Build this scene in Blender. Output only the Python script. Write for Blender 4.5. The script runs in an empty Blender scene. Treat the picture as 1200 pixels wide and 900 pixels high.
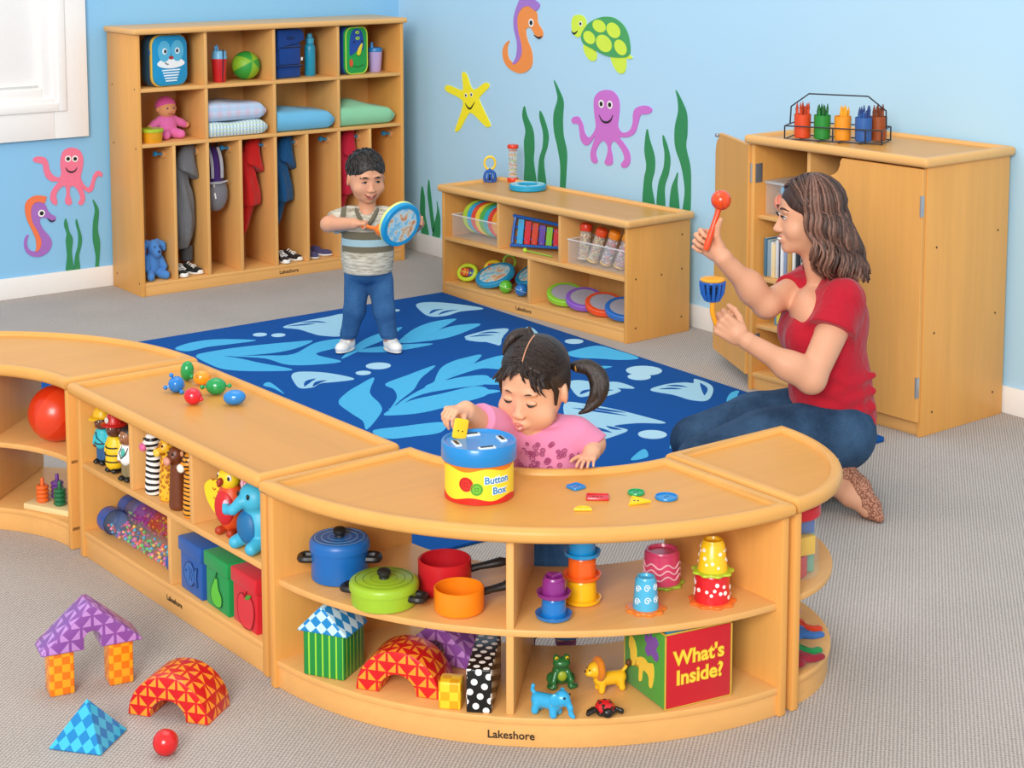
import bpy, bmesh, math, random
import numpy as np
from mathutils import Vector, Matrix, Euler

random.seed(7)
SC = bpy.context.scene
COL = SC.collection
PI = math.pi
R = math.radians


# ------------------------------------------------------------------ materials
def lin(h):
    """sRGB hex -> linear rgba"""
    h = h.lstrip('#')
    c = [int(h[i:i + 2], 16) / 255 for i in (0, 2, 4)]
    return tuple((x / 12.92 if x <= .04045 else ((x + .055) / 1.055) ** 2.4) for x in c) + (1,)


_mats = {}


class NT:
    def __init__(s, m):
        m.use_nodes = True
        s.t = m.node_tree
        s.b = s.t.nodes['Principled BSDF']

    def n(s, typ, **kw):
        n = s.t.nodes.new(typ)
        for k, v in kw.items():
            if k.startswith('i_'):
                k = k[2:]
                n.inputs[int(k) if k.isdigit() else k.replace('_', ' ')].default_value = v
            else:
                setattr(n, k, v)
        return n

    def l(s, a, b):
        s.t.links.new(a, b)

    def math(s, op, a, b=None, c=None):
        n = s.n('ShaderNodeMath', operation=op)
        for i, v in enumerate((a, b, c)):
            if v is None:
                continue
            if isinstance(v, (int, float)):
                n.inputs[i].default_value = v
            else:
                s.l(v, n.inputs[i])
        return n.outputs[0]

    def mix(s, fac, a, b):
        n = s.n('ShaderNodeMix', data_type='RGBA')
        for i, v in ((0, fac), (6, a), (7, b)):
            if isinstance(v, (int, float, tuple)):
                n.inputs[i].default_value = v
            else:
                s.l(v, n.inputs[i])
        return n.outputs[2]

    def coord(s, kind='Object', scale=(1, 1, 1), rot=(0, 0, 0)):
        tc = s.n('ShaderNodeTexCoord')
        mp = s.n('ShaderNodeMapping')
        mp.inputs['Scale'].default_value = scale
        mp.inputs['Rotation'].default_value = rot
        s.l(tc.outputs[kind], mp.inputs[0])
        return mp.outputs[0]

    def noise(s, vec, scale, detail=3, rough=.5):
        n = s.n('ShaderNodeTexNoise', i_Scale=scale, i_Detail=detail, i_Roughness=rough)
        s.l(vec, n.inputs['Vector'])
        return n.outputs['Fac']

    def bump(s, h, strength, dist=.002):
        b = s.n('ShaderNodeBump', i_Strength=strength, i_Distance=dist)
        s.l(h, b.inputs['Height'])
        s.l(b.outputs[0], s.b.inputs['Normal'])


def base(name, rough, spec=.5, coat=0):
    m = bpy.data.materials.new(name)
    t = NT(m)
    t.b.inputs['Roughness'].default_value = rough
    t.b.inputs['Specular IOR Level'].default_value = spec
    if coat:
        t.b.inputs['Coat Weight'].default_value = coat
        t.b.inputs['Coat Roughness'].default_value = .12
    return m, t


def shade(c, f):
    return tuple(min(1, x * f) for x in c[:3]) + (1,)


def plain(hexc, rough=.45, vary=.06, scale=40, coat=0, spec=.5):
    """a colour with a fine procedural mottling"""
    key = ('p', hexc, rough, vary, scale, coat, spec)
    if key in _mats:
        return _mats[key]
    m, t = base('plain_' + hexc, rough, spec, coat)
    c = lin(hexc)
    v = t.coord()
    n = t.noise(v, scale)
    t.l(t.mix(n, shade(c, 1 - vary), shade(c, 1 + vary)), t.b.inputs['Base Color'])
    _mats[key] = m
    return m


def gloss(hexc):
    return plain(hexc, .22, .04, 30, .3)


def plastic(hexc):
    return plain(hexc, .32, .04, 30)


def fabric(hexc, scale=260, strength=.35, vary=.14, rough=.9, wr=0):
    key = ('f', hexc, scale, strength, vary, wr)
    if key in _mats:
        return _mats[key]
    m, t = base('fabric_' + hexc, rough, .25)
    c = lin(hexc)
    v = t.coord()
    n = t.noise(v, scale, 4, .6)
    big = t.noise(v, 14, 2)
    f = t.math('MULTIPLY_ADD', big, .5, t.math('MULTIPLY', n, .5))
    t.l(t.mix(f, shade(c, 1 - vary), shade(c, 1 + vary)), t.b.inputs['Base Color'])
    if wr:          # soft wrinkles
        w = t.noise(t.coord('Object', (1, 1, .55)), 24, 2, .45)
        t.bump(t.math('MULTIPLY_ADD', n, .06, t.math('MULTIPLY', w, wr)), .75, .016)
    else:
        t.bump(n, strength, .002)
    t.b.inputs['Sheen Weight'].default_value = .15
    _mats[key] = m
    return m


def wood(hexc, axis='z', vary=.07, rough=.38, name='maple'):
    key = ('w', hexc, axis, vary, rough)
    if key in _mats:
        return _mats[key]
    m, t = base(name, rough, .25)
    c = lin(hexc)
    sc = {'x': (3, 45, 45), 'y': (45, 3, 45), 'z': (45, 45, 3)}[axis]
    v = t.coord('Object', sc)
    n = t.noise(v, 1.0, 5, .6)
    v2 = t.coord('Object', tuple(s * .22 for s in sc))
    n2 = t.noise(v2, 1.0, 3, .5)
    f = t.math('MULTIPLY_ADD', n2, .55, t.math('MULTIPLY', n, .45))
    cr = t.n('ShaderNodeValToRGB')
    cr.color_ramp.elements[0].position = .3
    cr.color_ramp.elements[1].position = .7
    cr.color_ramp.elements[0].color = shade(c, 1 - vary * 1.3)
    cr.color_ramp.elements[1].color = shade(c, 1 + vary)
    t.l(f, cr.inputs[0])
    t.l(cr.outputs[0], t.b.inputs['Base Color'])
    t.b.inputs['Coat Weight'].default_value = .06
    t.b.inputs['Coat Roughness'].default_value = .2
    _mats[key] = m
    return m


def clear(hexc='FFFFFF', alpha=.18, rough=.06):
    """thin clear plastic: mostly see-through, with a real gloss"""
    key = ('c', hexc, alpha, rough)
    if key in _mats:
        return _mats[key]
    m, t = base('clear_plastic', rough)
    v = t.coord()
    n = t.noise(v, 6)
    c = lin(hexc)
    t.l(t.mix(n, shade(c, .96), shade(c, 1)), t.b.inputs['Base Color'])
    t.b.inputs['Alpha'].default_value = alpha
    _mats[key] = m
    return m


def pattern(kind, a, b, s=.03, rough=.35, extra=None, coat=.2):
    """two-colour printed patterns on real-scale UVs (metres) or object coordinates"""
    key = ('pt', kind, a, b, s, rough, extra)
    if key in _mats:
        return _mats[key]
    m, t = base(kind + '_print', rough, .4, coat)
    A, B = lin(a), lin(b)
    if kind == 'check':
        v = t.coord('UV', (1 / s, 1 / s, 1 / s), (0, 0, extra or 0))
        n = t.n('ShaderNodeTexChecker', i_Scale=1.0)
        t.l(v, n.inputs[0])
        f = n.outputs['Fac']
    elif kind == 'stripe':
        v = t.coord('UV', (1 / s, 1 / s, 1), (0, 0, extra or 0))
        x = t.n('ShaderNodeSeparateXYZ')
        t.l(v, x.inputs[0])
        f = t.math('GREATER_THAN', t.math('FRACT', x.outputs[0]), .78)
    elif kind == 'dots':
        v = t.coord('UV', (1 / s, 1 / s, 1), (0, 0, .4))
        x = t.n('ShaderNodeSeparateXYZ')
        t.l(v, x.inputs[0])
        u = t.math('SUBTRACT', t.math('FRACT', x.outputs[0]), .5)
        w = t.math('SUBTRACT', t.math('FRACT', x.outputs[1]), .5)
        d = t.math('SQRT', t.math('ADD', t.math('MULTIPLY', u, u), t.math('MULTIPLY', w, w)))
        f = t.math('LESS_THAN', d, .3 if extra is None else extra)
    elif kind == 'triangle':
        v = t.coord('UV', (1 / s, 1 / s, 1))
        x = t.n('ShaderNodeSeparateXYZ')
        t.l(v, x.inputs[0])
        par = t.math('MODULO', t.math('ADD', t.math('FLOOR', t.math('MULTIPLY', x.outputs[0], 1)), t.math('FLOOR', x.outputs[1])), 2)
        par = t.math('ABSOLUTE', par)
        u = t.math('FRACT', x.outputs[0])
        w = t.math('FRACT', x.outputs[1])
        # flip u in odd cells so that the triangles pinwheel
        u2 = t.math('ABSOLUTE', t.math('SUBTRACT', u, par))
        f1 = t.math('GREATER_THAN', u2, .13)
        f2 = t.math('GREATER_THAN', w, .1)
        f3 = t.math('LESS_THAN', t.math('ADD', u2, t.math('MULTIPLY', w, .9)), 1.0)
        f = t.math('MULTIPLY', t.math('MULTIPLY', f1, f2), f3)
    elif kind == 'zebra':
        v = t.coord('Object', (1, 1, 1))
        n = t.n('ShaderNodeTexWave', i_Scale=.33 / s, i_Distortion=3.5, i_Detail=2, bands_direction='Z')
        n.inputs['Detail Scale'].default_value = .8
        t.l(v, n.inputs[0])
        f = t.math('GREATER_THAN', n.outputs['Fac'], .6 if extra is None else extra)
    elif kind == 'spots':
        v = t.coord('Object', (1 / s,) * 3)
        n = t.n('ShaderNodeTexVoronoi', i_Scale=1.0, feature='F1')
        t.l(v, n.inputs['Vector'])
        f = t.math('LESS_THAN', n.outputs['Distance'], .42 if extra is None else extra)
    elif kind == 'patches':
        v = t.coord('Object', (1 / s,) * 3)
        n = t.n('ShaderNodeTexVoronoi', i_Scale=1.0, feature='DISTANCE_TO_EDGE')
        t.l(v, n.inputs['Vector'])
        f = t.math('GREATER_THAN', n.outputs['Distance'], .14)
    elif kind == 'heather':
        v = t.coord('Object', (1 / s * .25, 1 / s * .25, 1 / s * 1.6))
        f = t.noise(v, 1.0, 4, .65)
        f = t.math('MULTIPLY_ADD', f, 2.6, -.8)
        f = t.math('MINIMUM', t.math('MAXIMUM', f, 0), 1)
    t.l(t.mix(f, A, B), t.b.inputs['Base Color'])
    _mats[key] = m
    return m


# ------------------------------------------------------------------ mesh builder
def frame(p0, p1):
    """matrix whose z axis runs p0 -> p1, origin p0"""
    p0, p1 = Vector(p0), Vector(p1)
    z = (p1 - p0).normalized()
    x = Vector((0, 0, 1)).cross(z)
    if x.length < 1e-4:
        x = Vector((1, 0, 0))
    x.normalize()
    y = z.cross(x)
    m = Matrix((x, y, z)).transposed().to_4x4()
    m.translation = p0
    return m


def catmull(pts, n=6, closed=True):
    P = [np.array(p, float) for p in pts]
    out = []
    k = len(P)
    for i in range(k if closed else k - 1):
        p0 = P[(i - 1) % k] if closed or i > 0 else 2 * P[0] - P[1]
        p1, p2 = P[i], P[(i + 1) % k]
        p3 = P[(i + 2) % k] if closed or i + 2 < k else 2 * P[-1] - P[-2]
        for j in range(n):
            t = j / n
            out.append(.5 * (2 * p1 + (p2 - p0) * t + (2 * p0 - 5 * p1 + 4 * p2 - p3) * t * t + (3 * p1 - p0 - 3 * p2 + p3) * t ** 3))
    if not closed:
        out.append(P[-1])
    return [tuple(p) for p in out]


class MB:
    def __init__(s):
        s.bm = bmesh.new()
        s.mats = []

    def mi(s, m):
        if m not in s.mats:
            s.mats.append(m)
        return s.mats.index(m)

    def take(s, b, mat, M=None):
        if M is not None:
            bmesh.ops.transform(b, matrix=M, verts=b.verts)
        i = s.mi(mat)
        for f in b.faces:
            f.material_index = i
        me = bpy.data.meshes.new('t')
        b.to_mesh(me)
        b.free()
        s.bm.from_mesh(me)
        bpy.data.meshes.remove(me)
        return s

    def raw(s, vs, fs, mat, M=None):
        b = bmesh.new()
        v = [b.verts.new(p) for p in vs]
        for f in fs:
            try:
                b.faces.new([v[i] for i in f])
            except ValueError:
                pass
        bmesh.ops.recalc_face_normals(b, faces=b.faces)
        return s.take(b, mat, M)

    def box(s, x0, y0, z0, x1, y1, z1, mat, bev=.003, seg=2, M=None):
        b = bmesh.new()
        bmesh.ops.create_cube(b, size=1)
        for v in b.verts:
            v.co = Vector((x0 + (v.co.x + .5) * (x1 - x0), y0 + (v.co.y + .5) * (y1 - y0), z0 + (v.co.z + .5) * (z1 - z0)))
        if bev:
            bev = min(bev, .45 * min(abs(x1 - x0), abs(y1 - y0), abs(z1 - z0)))
            bmesh.ops.bevel(b, geom=list(b.edges), offset=bev, segments=seg, affect='EDGES', profile=.5)
        bmesh.ops.recalc_face_normals(b, faces=b.faces)
        return s.take(b, mat, M)

    def lathe(s, prof, mat, n=32, M=None):
        """profile of (r, z), bottom to top; r=0 closes"""
        vs, fs, rings = [], [], []
        for r, z in prof:
            if r < 1e-6:
                rings.append([len(vs)])
                vs.append((0, 0, z))
            else:
                rings.append(list(range(len(vs), len(vs) + n)))
                vs += [(r * math.cos(2 * PI * i / n), r * math.sin(2 * PI * i / n), z) for i in range(n)]
        for a, b in zip(rings, rings[1:]):
            for i in range(n):
                j = (i + 1) % n
                if len(a) == 1 and len(b) == 1:
                    continue
                if len(a) == 1:
                    fs.append((a[0], b[j], b[i]))
                elif len(b) == 1:
                    fs.append((a[i], a[j], b[0]))
                else:
                    fs.append((a[i], a[j], b[j], b[i]))
        return s.raw(vs, fs, mat, M)

    def cyl(s, p0, p1, r, mat, r1=None, n=24, bev=.0):
        r1 = r if r1 is None else r1
        h = (Vector(p1) - Vector(p0)).length
        b = min(bev, .4 * h, .45 * min(r, r1)) if bev else 0
        pr = [(0, 0), (r - b, 0)] + ([(r - .3 * b, .3 * b), (r, b), (r1, h - b), (r1 - .3 * b, h - .3 * b)] if b else [(r, 0)][:0]) + [(r1 - b, h), (0, h)]
        return s.lathe(pr, mat, n, frame(p0, p1))

    def ball(s, c, r, mat, rot=(0, 0, 0), n=24):
        r = (r, r, r) if isinstance(r, (int, float)) else r
        b = bmesh.new()
        bmesh.ops.create_uvsphere(b, u_segments=n, v_segments=max(8, n * 2 // 3), radius=1)
        M = Matrix.Translation(c) @ Euler(rot).to_matrix().to_4x4() @ Matrix.Diagonal((*r, 1))
        return s.take(b, mat, M)

    def torus(s, Rr, r, mat, M=None, n=40, k=12, sq=1.0):
        pr = [(Rr + r * math.cos(2 * PI * i / k), sq * r * math.sin(2 * PI * i / k)) for i in range(k)]
        vs, fs = [], []
        for i in range(n):
            a = 2 * PI * i / n
            vs += [(p * math.cos(a), p * math.sin(a), z) for p, z in pr]
        for i in range(n):
            for j in range(k):
                i2, j2 = (i + 1) % n, (j + 1) % k
                fs.append((i * k + j, i2 * k + j, i2 * k + j2, i * k + j2))
        return s.raw(vs, fs, mat, M)

    def tube(s, pts, r, mat, n=8, closed=False, flat=1.0):
        P = [Vector(p) for p in pts]
        k = len(P)
        rs = r if isinstance(r, (list, tuple)) else [r] * k
        vs, fs = [], []
        up = None
        for i in range(k):
            a = P[(i + 1) % k] if closed or i + 1 < k else P[i]
            b = P[i - 1] if closed or i > 0 else P[i]
            t = (a - b).normalized()
            if up is None:
                up = Vector((0, 0, 1)) if abs(t.z) < .9 else Vector((1, 0, 0))
            x = up.cross(t)
            if x.length < 1e-6:
                x = Vector((1, 0, 0)).cross(t)
            x.normalize()
            y = t.cross(x)
            up = y
            for j in range(n):
                q = 2 * PI * j / n
                vs.append(P[i] + x * rs[i] * math.cos(q) + y * rs[i] * flat * math.sin(q))
        for i in range(k if closed else k - 1):
            for j in range(n):
                i2, j2 = (i + 1) % k, (j + 1) % n
                fs.append((i * n + j, i * n + j2, i2 * n + j2, i2 * n + j))
        if not closed:
            fs.append(tuple(range(n))[::-1])
            fs.append(tuple(range((k - 1) * n, k * n)))
        return s.raw(vs, fs, mat)

    def prism(s, poly, z0, z1, mat, bev=0, seg=2, M=None):
        b = bmesh.new()
        lo = [b.verts.new((p[0], p[1], z0)) for p in poly]
        hi = [b.verts.new((p[0], p[1], z1)) for p in poly]
        k = len(poly)
        b.faces.new(lo[::-1])
        b.faces.new(hi)
        for i in range(k):
            j = (i + 1) % k
            b.faces.new((lo[i], lo[j], hi[j], hi[i]))
        bmesh.ops.recalc_face_normals(b, faces=b.faces)
        if bev:
            es = [e for e in b.edges if abs(e.verts[0].co.z - e.verts[1].co.z) < 1e-6]
            bmesh.ops.bevel(b, geom=es, offset=bev, segments=seg, affect='EDGES', profile=.5)
        bmesh.ops.triangulate(b, faces=[f for f in b.faces if len(f.verts) > 4])
        return s.take(b, mat, M)

    def loft(s, loops, mat, cap=True, M=None):
        k = len(loops[0])
        vs = [p for lp in loops for p in lp]
        fs = []
        for a in range(len(loops) - 1):
            for i in range(k):
                j = (i + 1) % k
                fs.append((a * k + i, a * k + j, (a + 1) * k + j, (a + 1) * k + i))
        b = bmesh.new()
        v = [b.verts.new(p) for p in vs]
        for f in fs:
            b.faces.new([v[i] for i in f])
        if cap:
            b.faces.new(v[:k][::-1])
            b.faces.new(v[-k:])
        bmesh.ops.recalc_face_normals(b, faces=b.faces)
        bmesh.ops.triangulate(b, faces=[f for f in b.faces if len(f.verts) > 4])
        return s.take(b, mat, M)

    def text(s, txt, size, mat, M, depth=.0006, bold=0, bend=None, spacing=1.0):
        cu = bpy.data.curves.new('t', 'FONT')
        cu.body = txt
        cu.size = size
        cu.extrude = depth
        cu.offset = bold
        cu.align_x = 'CENTER'
        cu.align_y = 'CENTER'
        cu.space_character = spacing
        cu.resolution_u = 3
        o = bpy.data.objects.new('t', cu)
        COL.objects.link(o)
        dg = bpy.context.evaluated_depsgraph_get()
        me = bpy.data.meshes.new_from_object(o.evaluated_get(dg))
        bpy.data.objects.remove(o)
        bpy.data.curves.remove(cu)
        b = bmesh.new()
        b.from_mesh(me)
        bpy.data.meshes.remove(me)
        if bend:
            bmesh.ops.triangulate(b, faces=b.faces)
            for v in b.verts:      # wrap round a cylinder of radius bend about z, text reads along x
                a = v.co.x / bend
                rr = bend + v.co.z
                v.co = Vector((rr * math.sin(a), -rr * math.cos(a), v.co.y))
        return s.take(b, mat, M)

    def build(s, name, parent=None, loc=None, rot=None, smooth=38, uv=True):
        me = bpy.data.meshes.new(name)
        s.bm.to_mesh(me)
        s.bm.free()
        for m in s.mats:
            me.materials.append(m)
        return finish(me, name, parent, loc, rot, smooth, uv)


def finish(me, name, parent=None, loc=None, rot=None, smooth=38, uv=True):
    n = len(me.polygons)
    me.polygons.foreach_set('use_smooth', [True] * n)
    if smooth:
        me.set_sharp_from_angle(angle=R(smooth))
    if uv and n:
        nv = len(me.vertices)
        co = np.empty(nv * 3, np.float32)
        me.vertices.foreach_get('co', co)
        co = co.reshape(-1, 3)
        nl = len(me.loops)
        li = np.empty(nl, np.int32)
        me.loops.foreach_get('vertex_index', li)
        nor = np.empty(n * 3, np.float32)
        me.polygons.foreach_get('normal', nor)
        tot = np.empty(n, np.int32)
        me.polygons.foreach_get('loop_total', tot)
        ax = np.repeat(np.abs(nor.reshape(-1, 3)).argmax(1), tot)
        c = co[li]
        u = np.where(ax == 0, c[:, 1], c[:, 0])
        v = np.where(ax == 2, c[:, 1], c[:, 2])
        L = me.uv_layers.new(name='UV')
        L.data.foreach_set('uv', np.stack([u, v], 1).astype(np.float32).ravel())
    o = bpy.data.objects.new(name, me)
    COL.objects.link(o)
    if parent is not None:
        o.parent = parent
    if loc is not None:
        o.location = loc
    if rot is not None:
        o.rotation_euler = rot
    return o


def tag(o, label=None, cat=None, group=None, kind=None):
    if label:
        o['label'] = label
    if cat:
        o['category'] = cat
    if group:
        o['group'] = group
    if kind:
        o['kind'] = kind
    return o


def thing(name, label, cat, loc=(0, 0, 0), rz=0, group=None, rot=None):
    o = bpy.data.objects.new(name, None)
    COL.objects.link(o)
    o.empty_display_size = .05
    o.location = loc
    o.rotation_euler = rot if rot else (0, 0, rz)
    return tag(o, label, cat, group)


def dup(root, loc, rz=None, label=None, group=None, mats=None):
    """copy a thing with its parts and sub-parts; mats maps old material -> new"""
    def cp(o, par):
        c = o.copy()
        if mats and o.type == 'MESH' and any(m in mats for m in o.data.materials):
            c.data = o.data.copy()
            for i, m in enumerate(c.data.materials):
                if m in mats:
                    c.data.materials[i] = mats[m]
        COL.objects.link(c)
        c.parent = par
        for ch in list(o.children):
            cp(ch, c)
        return c
    r = cp(root, None)
    r.location = loc
    if rz is not None:
        r.rotation_euler = (0, 0, rz) if isinstance(rz, (int, float)) else rz
    if label:
        r['label'] = label
    if group:
        r['group'] = group
    return r


# ------------------------------------------------------------------ implicit surfaces (one continuous body per mesh)
class Sdf:
    def __init__(s):
        s.p = []

    def cap(s, a, b, ra, rb=None, k=.01):
        s.p.append(('c', np.array(a, float), np.array(b, float), ra, ra if rb is None else rb, k, 1))
        return s

    def chain(s, pts, rs, k=.01):
        for i in range(len(pts) - 1):
            s.cap(pts[i], pts[i + 1], rs[i], rs[i + 1], k)
        return s

    def ell(s, c, r, k=.01, rot=None, sign=1):
        r = (r, r, r) if isinstance(r, (int, float)) else r
        Q = None if rot is None else np.array(Euler(rot).to_matrix())
        s.p.append(('e', np.array(c, float), np.array(r, float), Q, None, k, sign))
        return s

    def cut(s, c, r, k=.005, rot=None):
        return s.ell(c, r, k, rot, -1)

    def cutcap(s, a, b, ra, rb=None, k=.004):
        s.p.append(('c', np.array(a, float), np.array(b, float), ra, ra if rb is None else rb, k, -1))
        return s

    def plane(s, pt, n, k=.004):
        """keep only the side the normal points away from"""
        n = np.array(n, float)
        s.p.append(('h', np.array(pt, float), n / np.linalg.norm(n), None, None, k, -2))
        return s

    def join(s, other, k=.01):
        """smooth union with another field that keeps its own cuts"""
        s.p.append(('g', other, None, None, None, k, 1))
        return s

    def bounds(s):
        lo, hi = np.full(3, 1e9), np.full(3, -1e9)
        for q in s.p:
            if q[6] != 1:
                continue
            if q[0] == 'g':
                l, h = q[1].bounds()
            elif q[0] == 'c':
                l = np.minimum(q[1] - q[3], q[2] - q[4])
                h = np.maximum(q[1] + q[3], q[2] + q[4])
            else:
                m = q[2].max() if q[3] is not None else q[2]
                l, h = q[1] - m, q[1] + m
            lo, hi = np.minimum(lo, l), np.maximum(hi, h)
        return lo, hi

    def field(s, h):
        lo, hi = s.bounds()
        lo = lo - 4 * h
        n = np.ceil((hi + 4 * h - lo) / h).astype(int) + 1
        ax = [lo[i] + h * np.arange(n[i]) for i in range(3)]
        return s.fill(h, lo, hi, n, ax), lo

    def fill(s, h, lo, hi, n, ax):
        F = np.full(n, 1.0, np.float32)
        for q in s.p:
            typ, k, sg = q[0], q[5], q[6]
            mg = max(k, 3 * h) + h
            if typ == 'g':
                D = q[1].fill(h, lo, hi, n, ax)
                w = np.maximum(k - np.abs(F - D), 0)
                F = np.minimum(F, D) - w * w / (4 * k + 1e-9)
                continue
            if typ == 'c':
                l = np.minimum(q[1] - q[3], q[2] - q[4]) - mg
                u = np.maximum(q[1] + q[3], q[2] + q[4]) + mg
            elif typ == 'e':
                m = q[2].max() if q[3] is not None else q[2]
                l, u = q[1] - m - mg, q[1] + m + mg
            else:
                l, u = lo, hi + 9
            i0 = np.clip(np.floor((l - lo) / h).astype(int), 0, n)
            i1 = np.clip(np.ceil((u - lo) / h).astype(int) + 1, 0, n)
            if (i1 <= i0).any():
                continue
            sl = tuple(slice(a, b) for a, b in zip(i0, i1))
            X = ax[0][sl[0]][:, None, None].astype(np.float32)
            Y = ax[1][sl[1]][None, :, None].astype(np.float32)
            Z = ax[2][sl[2]][None, None, :].astype(np.float32)
            if typ == 'c':
                a, b, ra, rb = q[1], q[2], q[3], q[4]
                d = b - a
                L2 = float(d @ d) + 1e-12
                t = np.clip(((X - a[0]) * d[0] + (Y - a[1]) * d[1] + (Z - a[2]) * d[2]) / L2, 0, 1)
                D = np.sqrt((X - a[0] - t * d[0]) ** 2 + (Y - a[1] - t * d[1]) ** 2 + (Z - a[2] - t * d[2]) ** 2) - (ra + (rb - ra) * t)
            elif typ == 'e':
                c, r, Q = q[1], q[2], q[3]
                x, y, z = X - c[0], Y - c[1], Z - c[2]
                if Q is not None:
                    x, y, z = (Q[0, 0] * x + Q[1, 0] * y + Q[2, 0] * z, Q[0, 1] * x + Q[1, 1] * y + Q[2, 1] * z, Q[0, 2] * x + Q[1, 2] * y + Q[2, 2] * z)
                k0 = np.sqrt((x / r[0]) ** 2 + (y / r[1]) ** 2 + (z / r[2]) ** 2)
                k1 = np.sqrt((x / r[0] ** 2) ** 2 + (y / r[1] ** 2) ** 2 + (z / r[2] ** 2) ** 2)
                D = np.where(k0 > 1e-6, k0 * (k0 - 1) / np.maximum(k1, 1e-6), -float(r.min()))
            else:
                D = (X - q[1][0]) * q[2][0] + (Y - q[1][1]) * q[2][1] + (Z - q[1][2]) * q[2][2]
            G = F[sl]
            if sg == 1:
                w = np.maximum(k - np.abs(G - D), 0)
                F[sl] = np.minimum(G, D) - w * w / (4 * k + 1e-9)
            else:
                E = -D if sg == -1 else D
                w = np.maximum(k - np.abs(G - E), 0)
                F[sl] = np.maximum(G, E) + w * w / (4 * k + 1e-9)
        return F

    def mesh(s, h):
        F, lo = s.field(h)
        S = F < 0
        n = np.array(F.shape)
        c = [S[i:n[0] - 1 + i, j:n[1] - 1 + j, k:n[2] - 1 + k] for i in (0, 1) for j in (0, 1) for k in (0, 1)]
        cnt = sum(x.astype(np.int8) for x in c)
        act = np.argwhere((cnt > 0) & (cnt < 8))
        idx = np.full(n - 1, -1, np.int32)
        idx[tuple(act.T)] = np.arange(len(act))
        acc = np.zeros((len(act), 3))
        num = np.zeros(len(act))
        cor = [(i, j, k) for i in (0, 1) for j in (0, 1) for k in (0, 1)]
        vals = [F[act[:, 0] + i, act[:, 1] + j, act[:, 2] + k] for i, j, k in cor]
        for a in range(8):
            for b in range(a + 1, 8):
                d = np.array(cor[b]) - cor[a]
                if abs(d).sum() != 1:
                    continue
                m = (vals[a] < 0) != (vals[b] < 0)
                t = vals[a][m] / (vals[a][m] - vals[b][m])
                acc[m] += np.array(cor[a]) + t[:, None] * d
                num[m] += 1
        V = lo + h * (act + acc / num[:, None])
        Q = []
        for ax in range(3):
            o = [1, 1, 1]
            o[ax] = 0
            A = S[tuple(slice(o[i], n[i] - 1) for i in range(3))]
            sl = [slice(o[i], n[i] - 1) for i in range(3)]
            sl[ax] = slice(1, n[ax])
            B = S[tuple(sl)]
            e = np.argwhere(A != B)
            if not len(e):
                continue
            p = e + np.array(o)
            ins = S[tuple(p.T)]
            u, w = (ax + 1) % 3, (ax + 2) % 3
            eu, ew = np.eye(3, dtype=int)[u], np.eye(3, dtype=int)[w]
            q = np.stack([idx[tuple((p - eu - ew).T)], idx[tuple((p - ew).T)], idx[tuple(p.T)], idx[tuple((p - eu).T)]], 1)
            q[~ins] = q[~ins][:, ::-1]
            Q.append(q)
        return V, np.concatenate(Q)

    def build(s, name, mats, parent=None, h=.004, pick=None, loc=None, rot=None, relax=1, uv=False, label=None):
        V, Q = s.mesh(h)
        for _ in range(relax):
            A = np.zeros_like(V)
            N = np.zeros(len(V))
            for a in range(4):
                i, j = Q[:, a], Q[:, (a + 1) % 4]
                for d in range(3):
                    A[:, d] += np.bincount(i, V[j, d], len(V)) + np.bincount(j, V[i, d], len(V))
                N += np.bincount(i, None, len(V)) + np.bincount(j, None, len(V))
            V = V * .5 + .5 * A / np.maximum(N, 1)[:, None]
        me = bpy.data.meshes.new(name)
        me.vertices.add(len(V))
        me.vertices.foreach_set('co', V.astype(np.float32).ravel())
        me.loops.add(Q.size)
        me.loops.foreach_set('vertex_index', Q.astype(np.int32).ravel())
        me.polygons.add(len(Q))
        me.polygons.foreach_set('loop_start', np.arange(0, Q.size, 4, dtype=np.int32))
        me.polygons.foreach_set('loop_total', np.full(len(Q), 4, np.int32))
        mats = mats if isinstance(mats, (list, tuple)) else [mats]
        for m in mats:
            me.materials.append(m)
        if pick is not None:
            me.polygons.foreach_set('material_index', np.asarray(pick(V[Q].mean(1)), np.int32))
        me.update(calc_edges=True)
        me.validate()
        o = finish(me, name, parent, loc, rot, 0, uv)
        if label:
            o['label'] = label
        return o


def offset_poly(poly, d):
    """inset a ccw polygon by d (miter)"""
    k = len(poly)
    out = []
    for i in range(k):
        p, q, r = (Vector(poly[(i + j) % k][:2]) for j in (-1, 0, 1))
        a, b = (q - p).normalized(), (r - q).normalized()
        na, nb = Vector((-a.y, a.x)), Vector((-b.y, b.x))
        m = (na + nb)
        m.normalize()
        c = max(.35, m.dot(na))
        out.append(q + m * d / c)
    return [(v.x, v.y) for v in out]


def tray_top(poly, z0, z1, mat, name, parent, rim=.022, drop=.012):
    """worktop with bull-nosed edge and a raised rim round a sunk tray; poly(d) gives the outline inset by d"""
    t = z1 - z0
    r = min(t * .42, .014)
    L = []

    def lp(ins, z):
        L.append([(x, y, z) for x, y in poly(ins)])
    lp(r * .9, z0)
    for q in (20, 50, 80):
        lp(r * (1 - math.sin(R(q))), z0 + r * (1 - math.cos(R(q))))
    for q in (10, 35, 60, 85):
        lp(r * (1 - math.cos(R(q))), z1 - r * (1 - math.sin(R(q))))
    lp(rim - .003, z1)
    lp(rim, z1 - .002)
    lp(rim + .003, z1 - drop)
    m = MB()
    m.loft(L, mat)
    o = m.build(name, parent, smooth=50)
    o.data.materials.append(w_top)          # darker tray face; the rim's highlight is painted into its lighter wood
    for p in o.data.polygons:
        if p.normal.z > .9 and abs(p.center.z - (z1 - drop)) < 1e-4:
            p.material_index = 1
    return o
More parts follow.
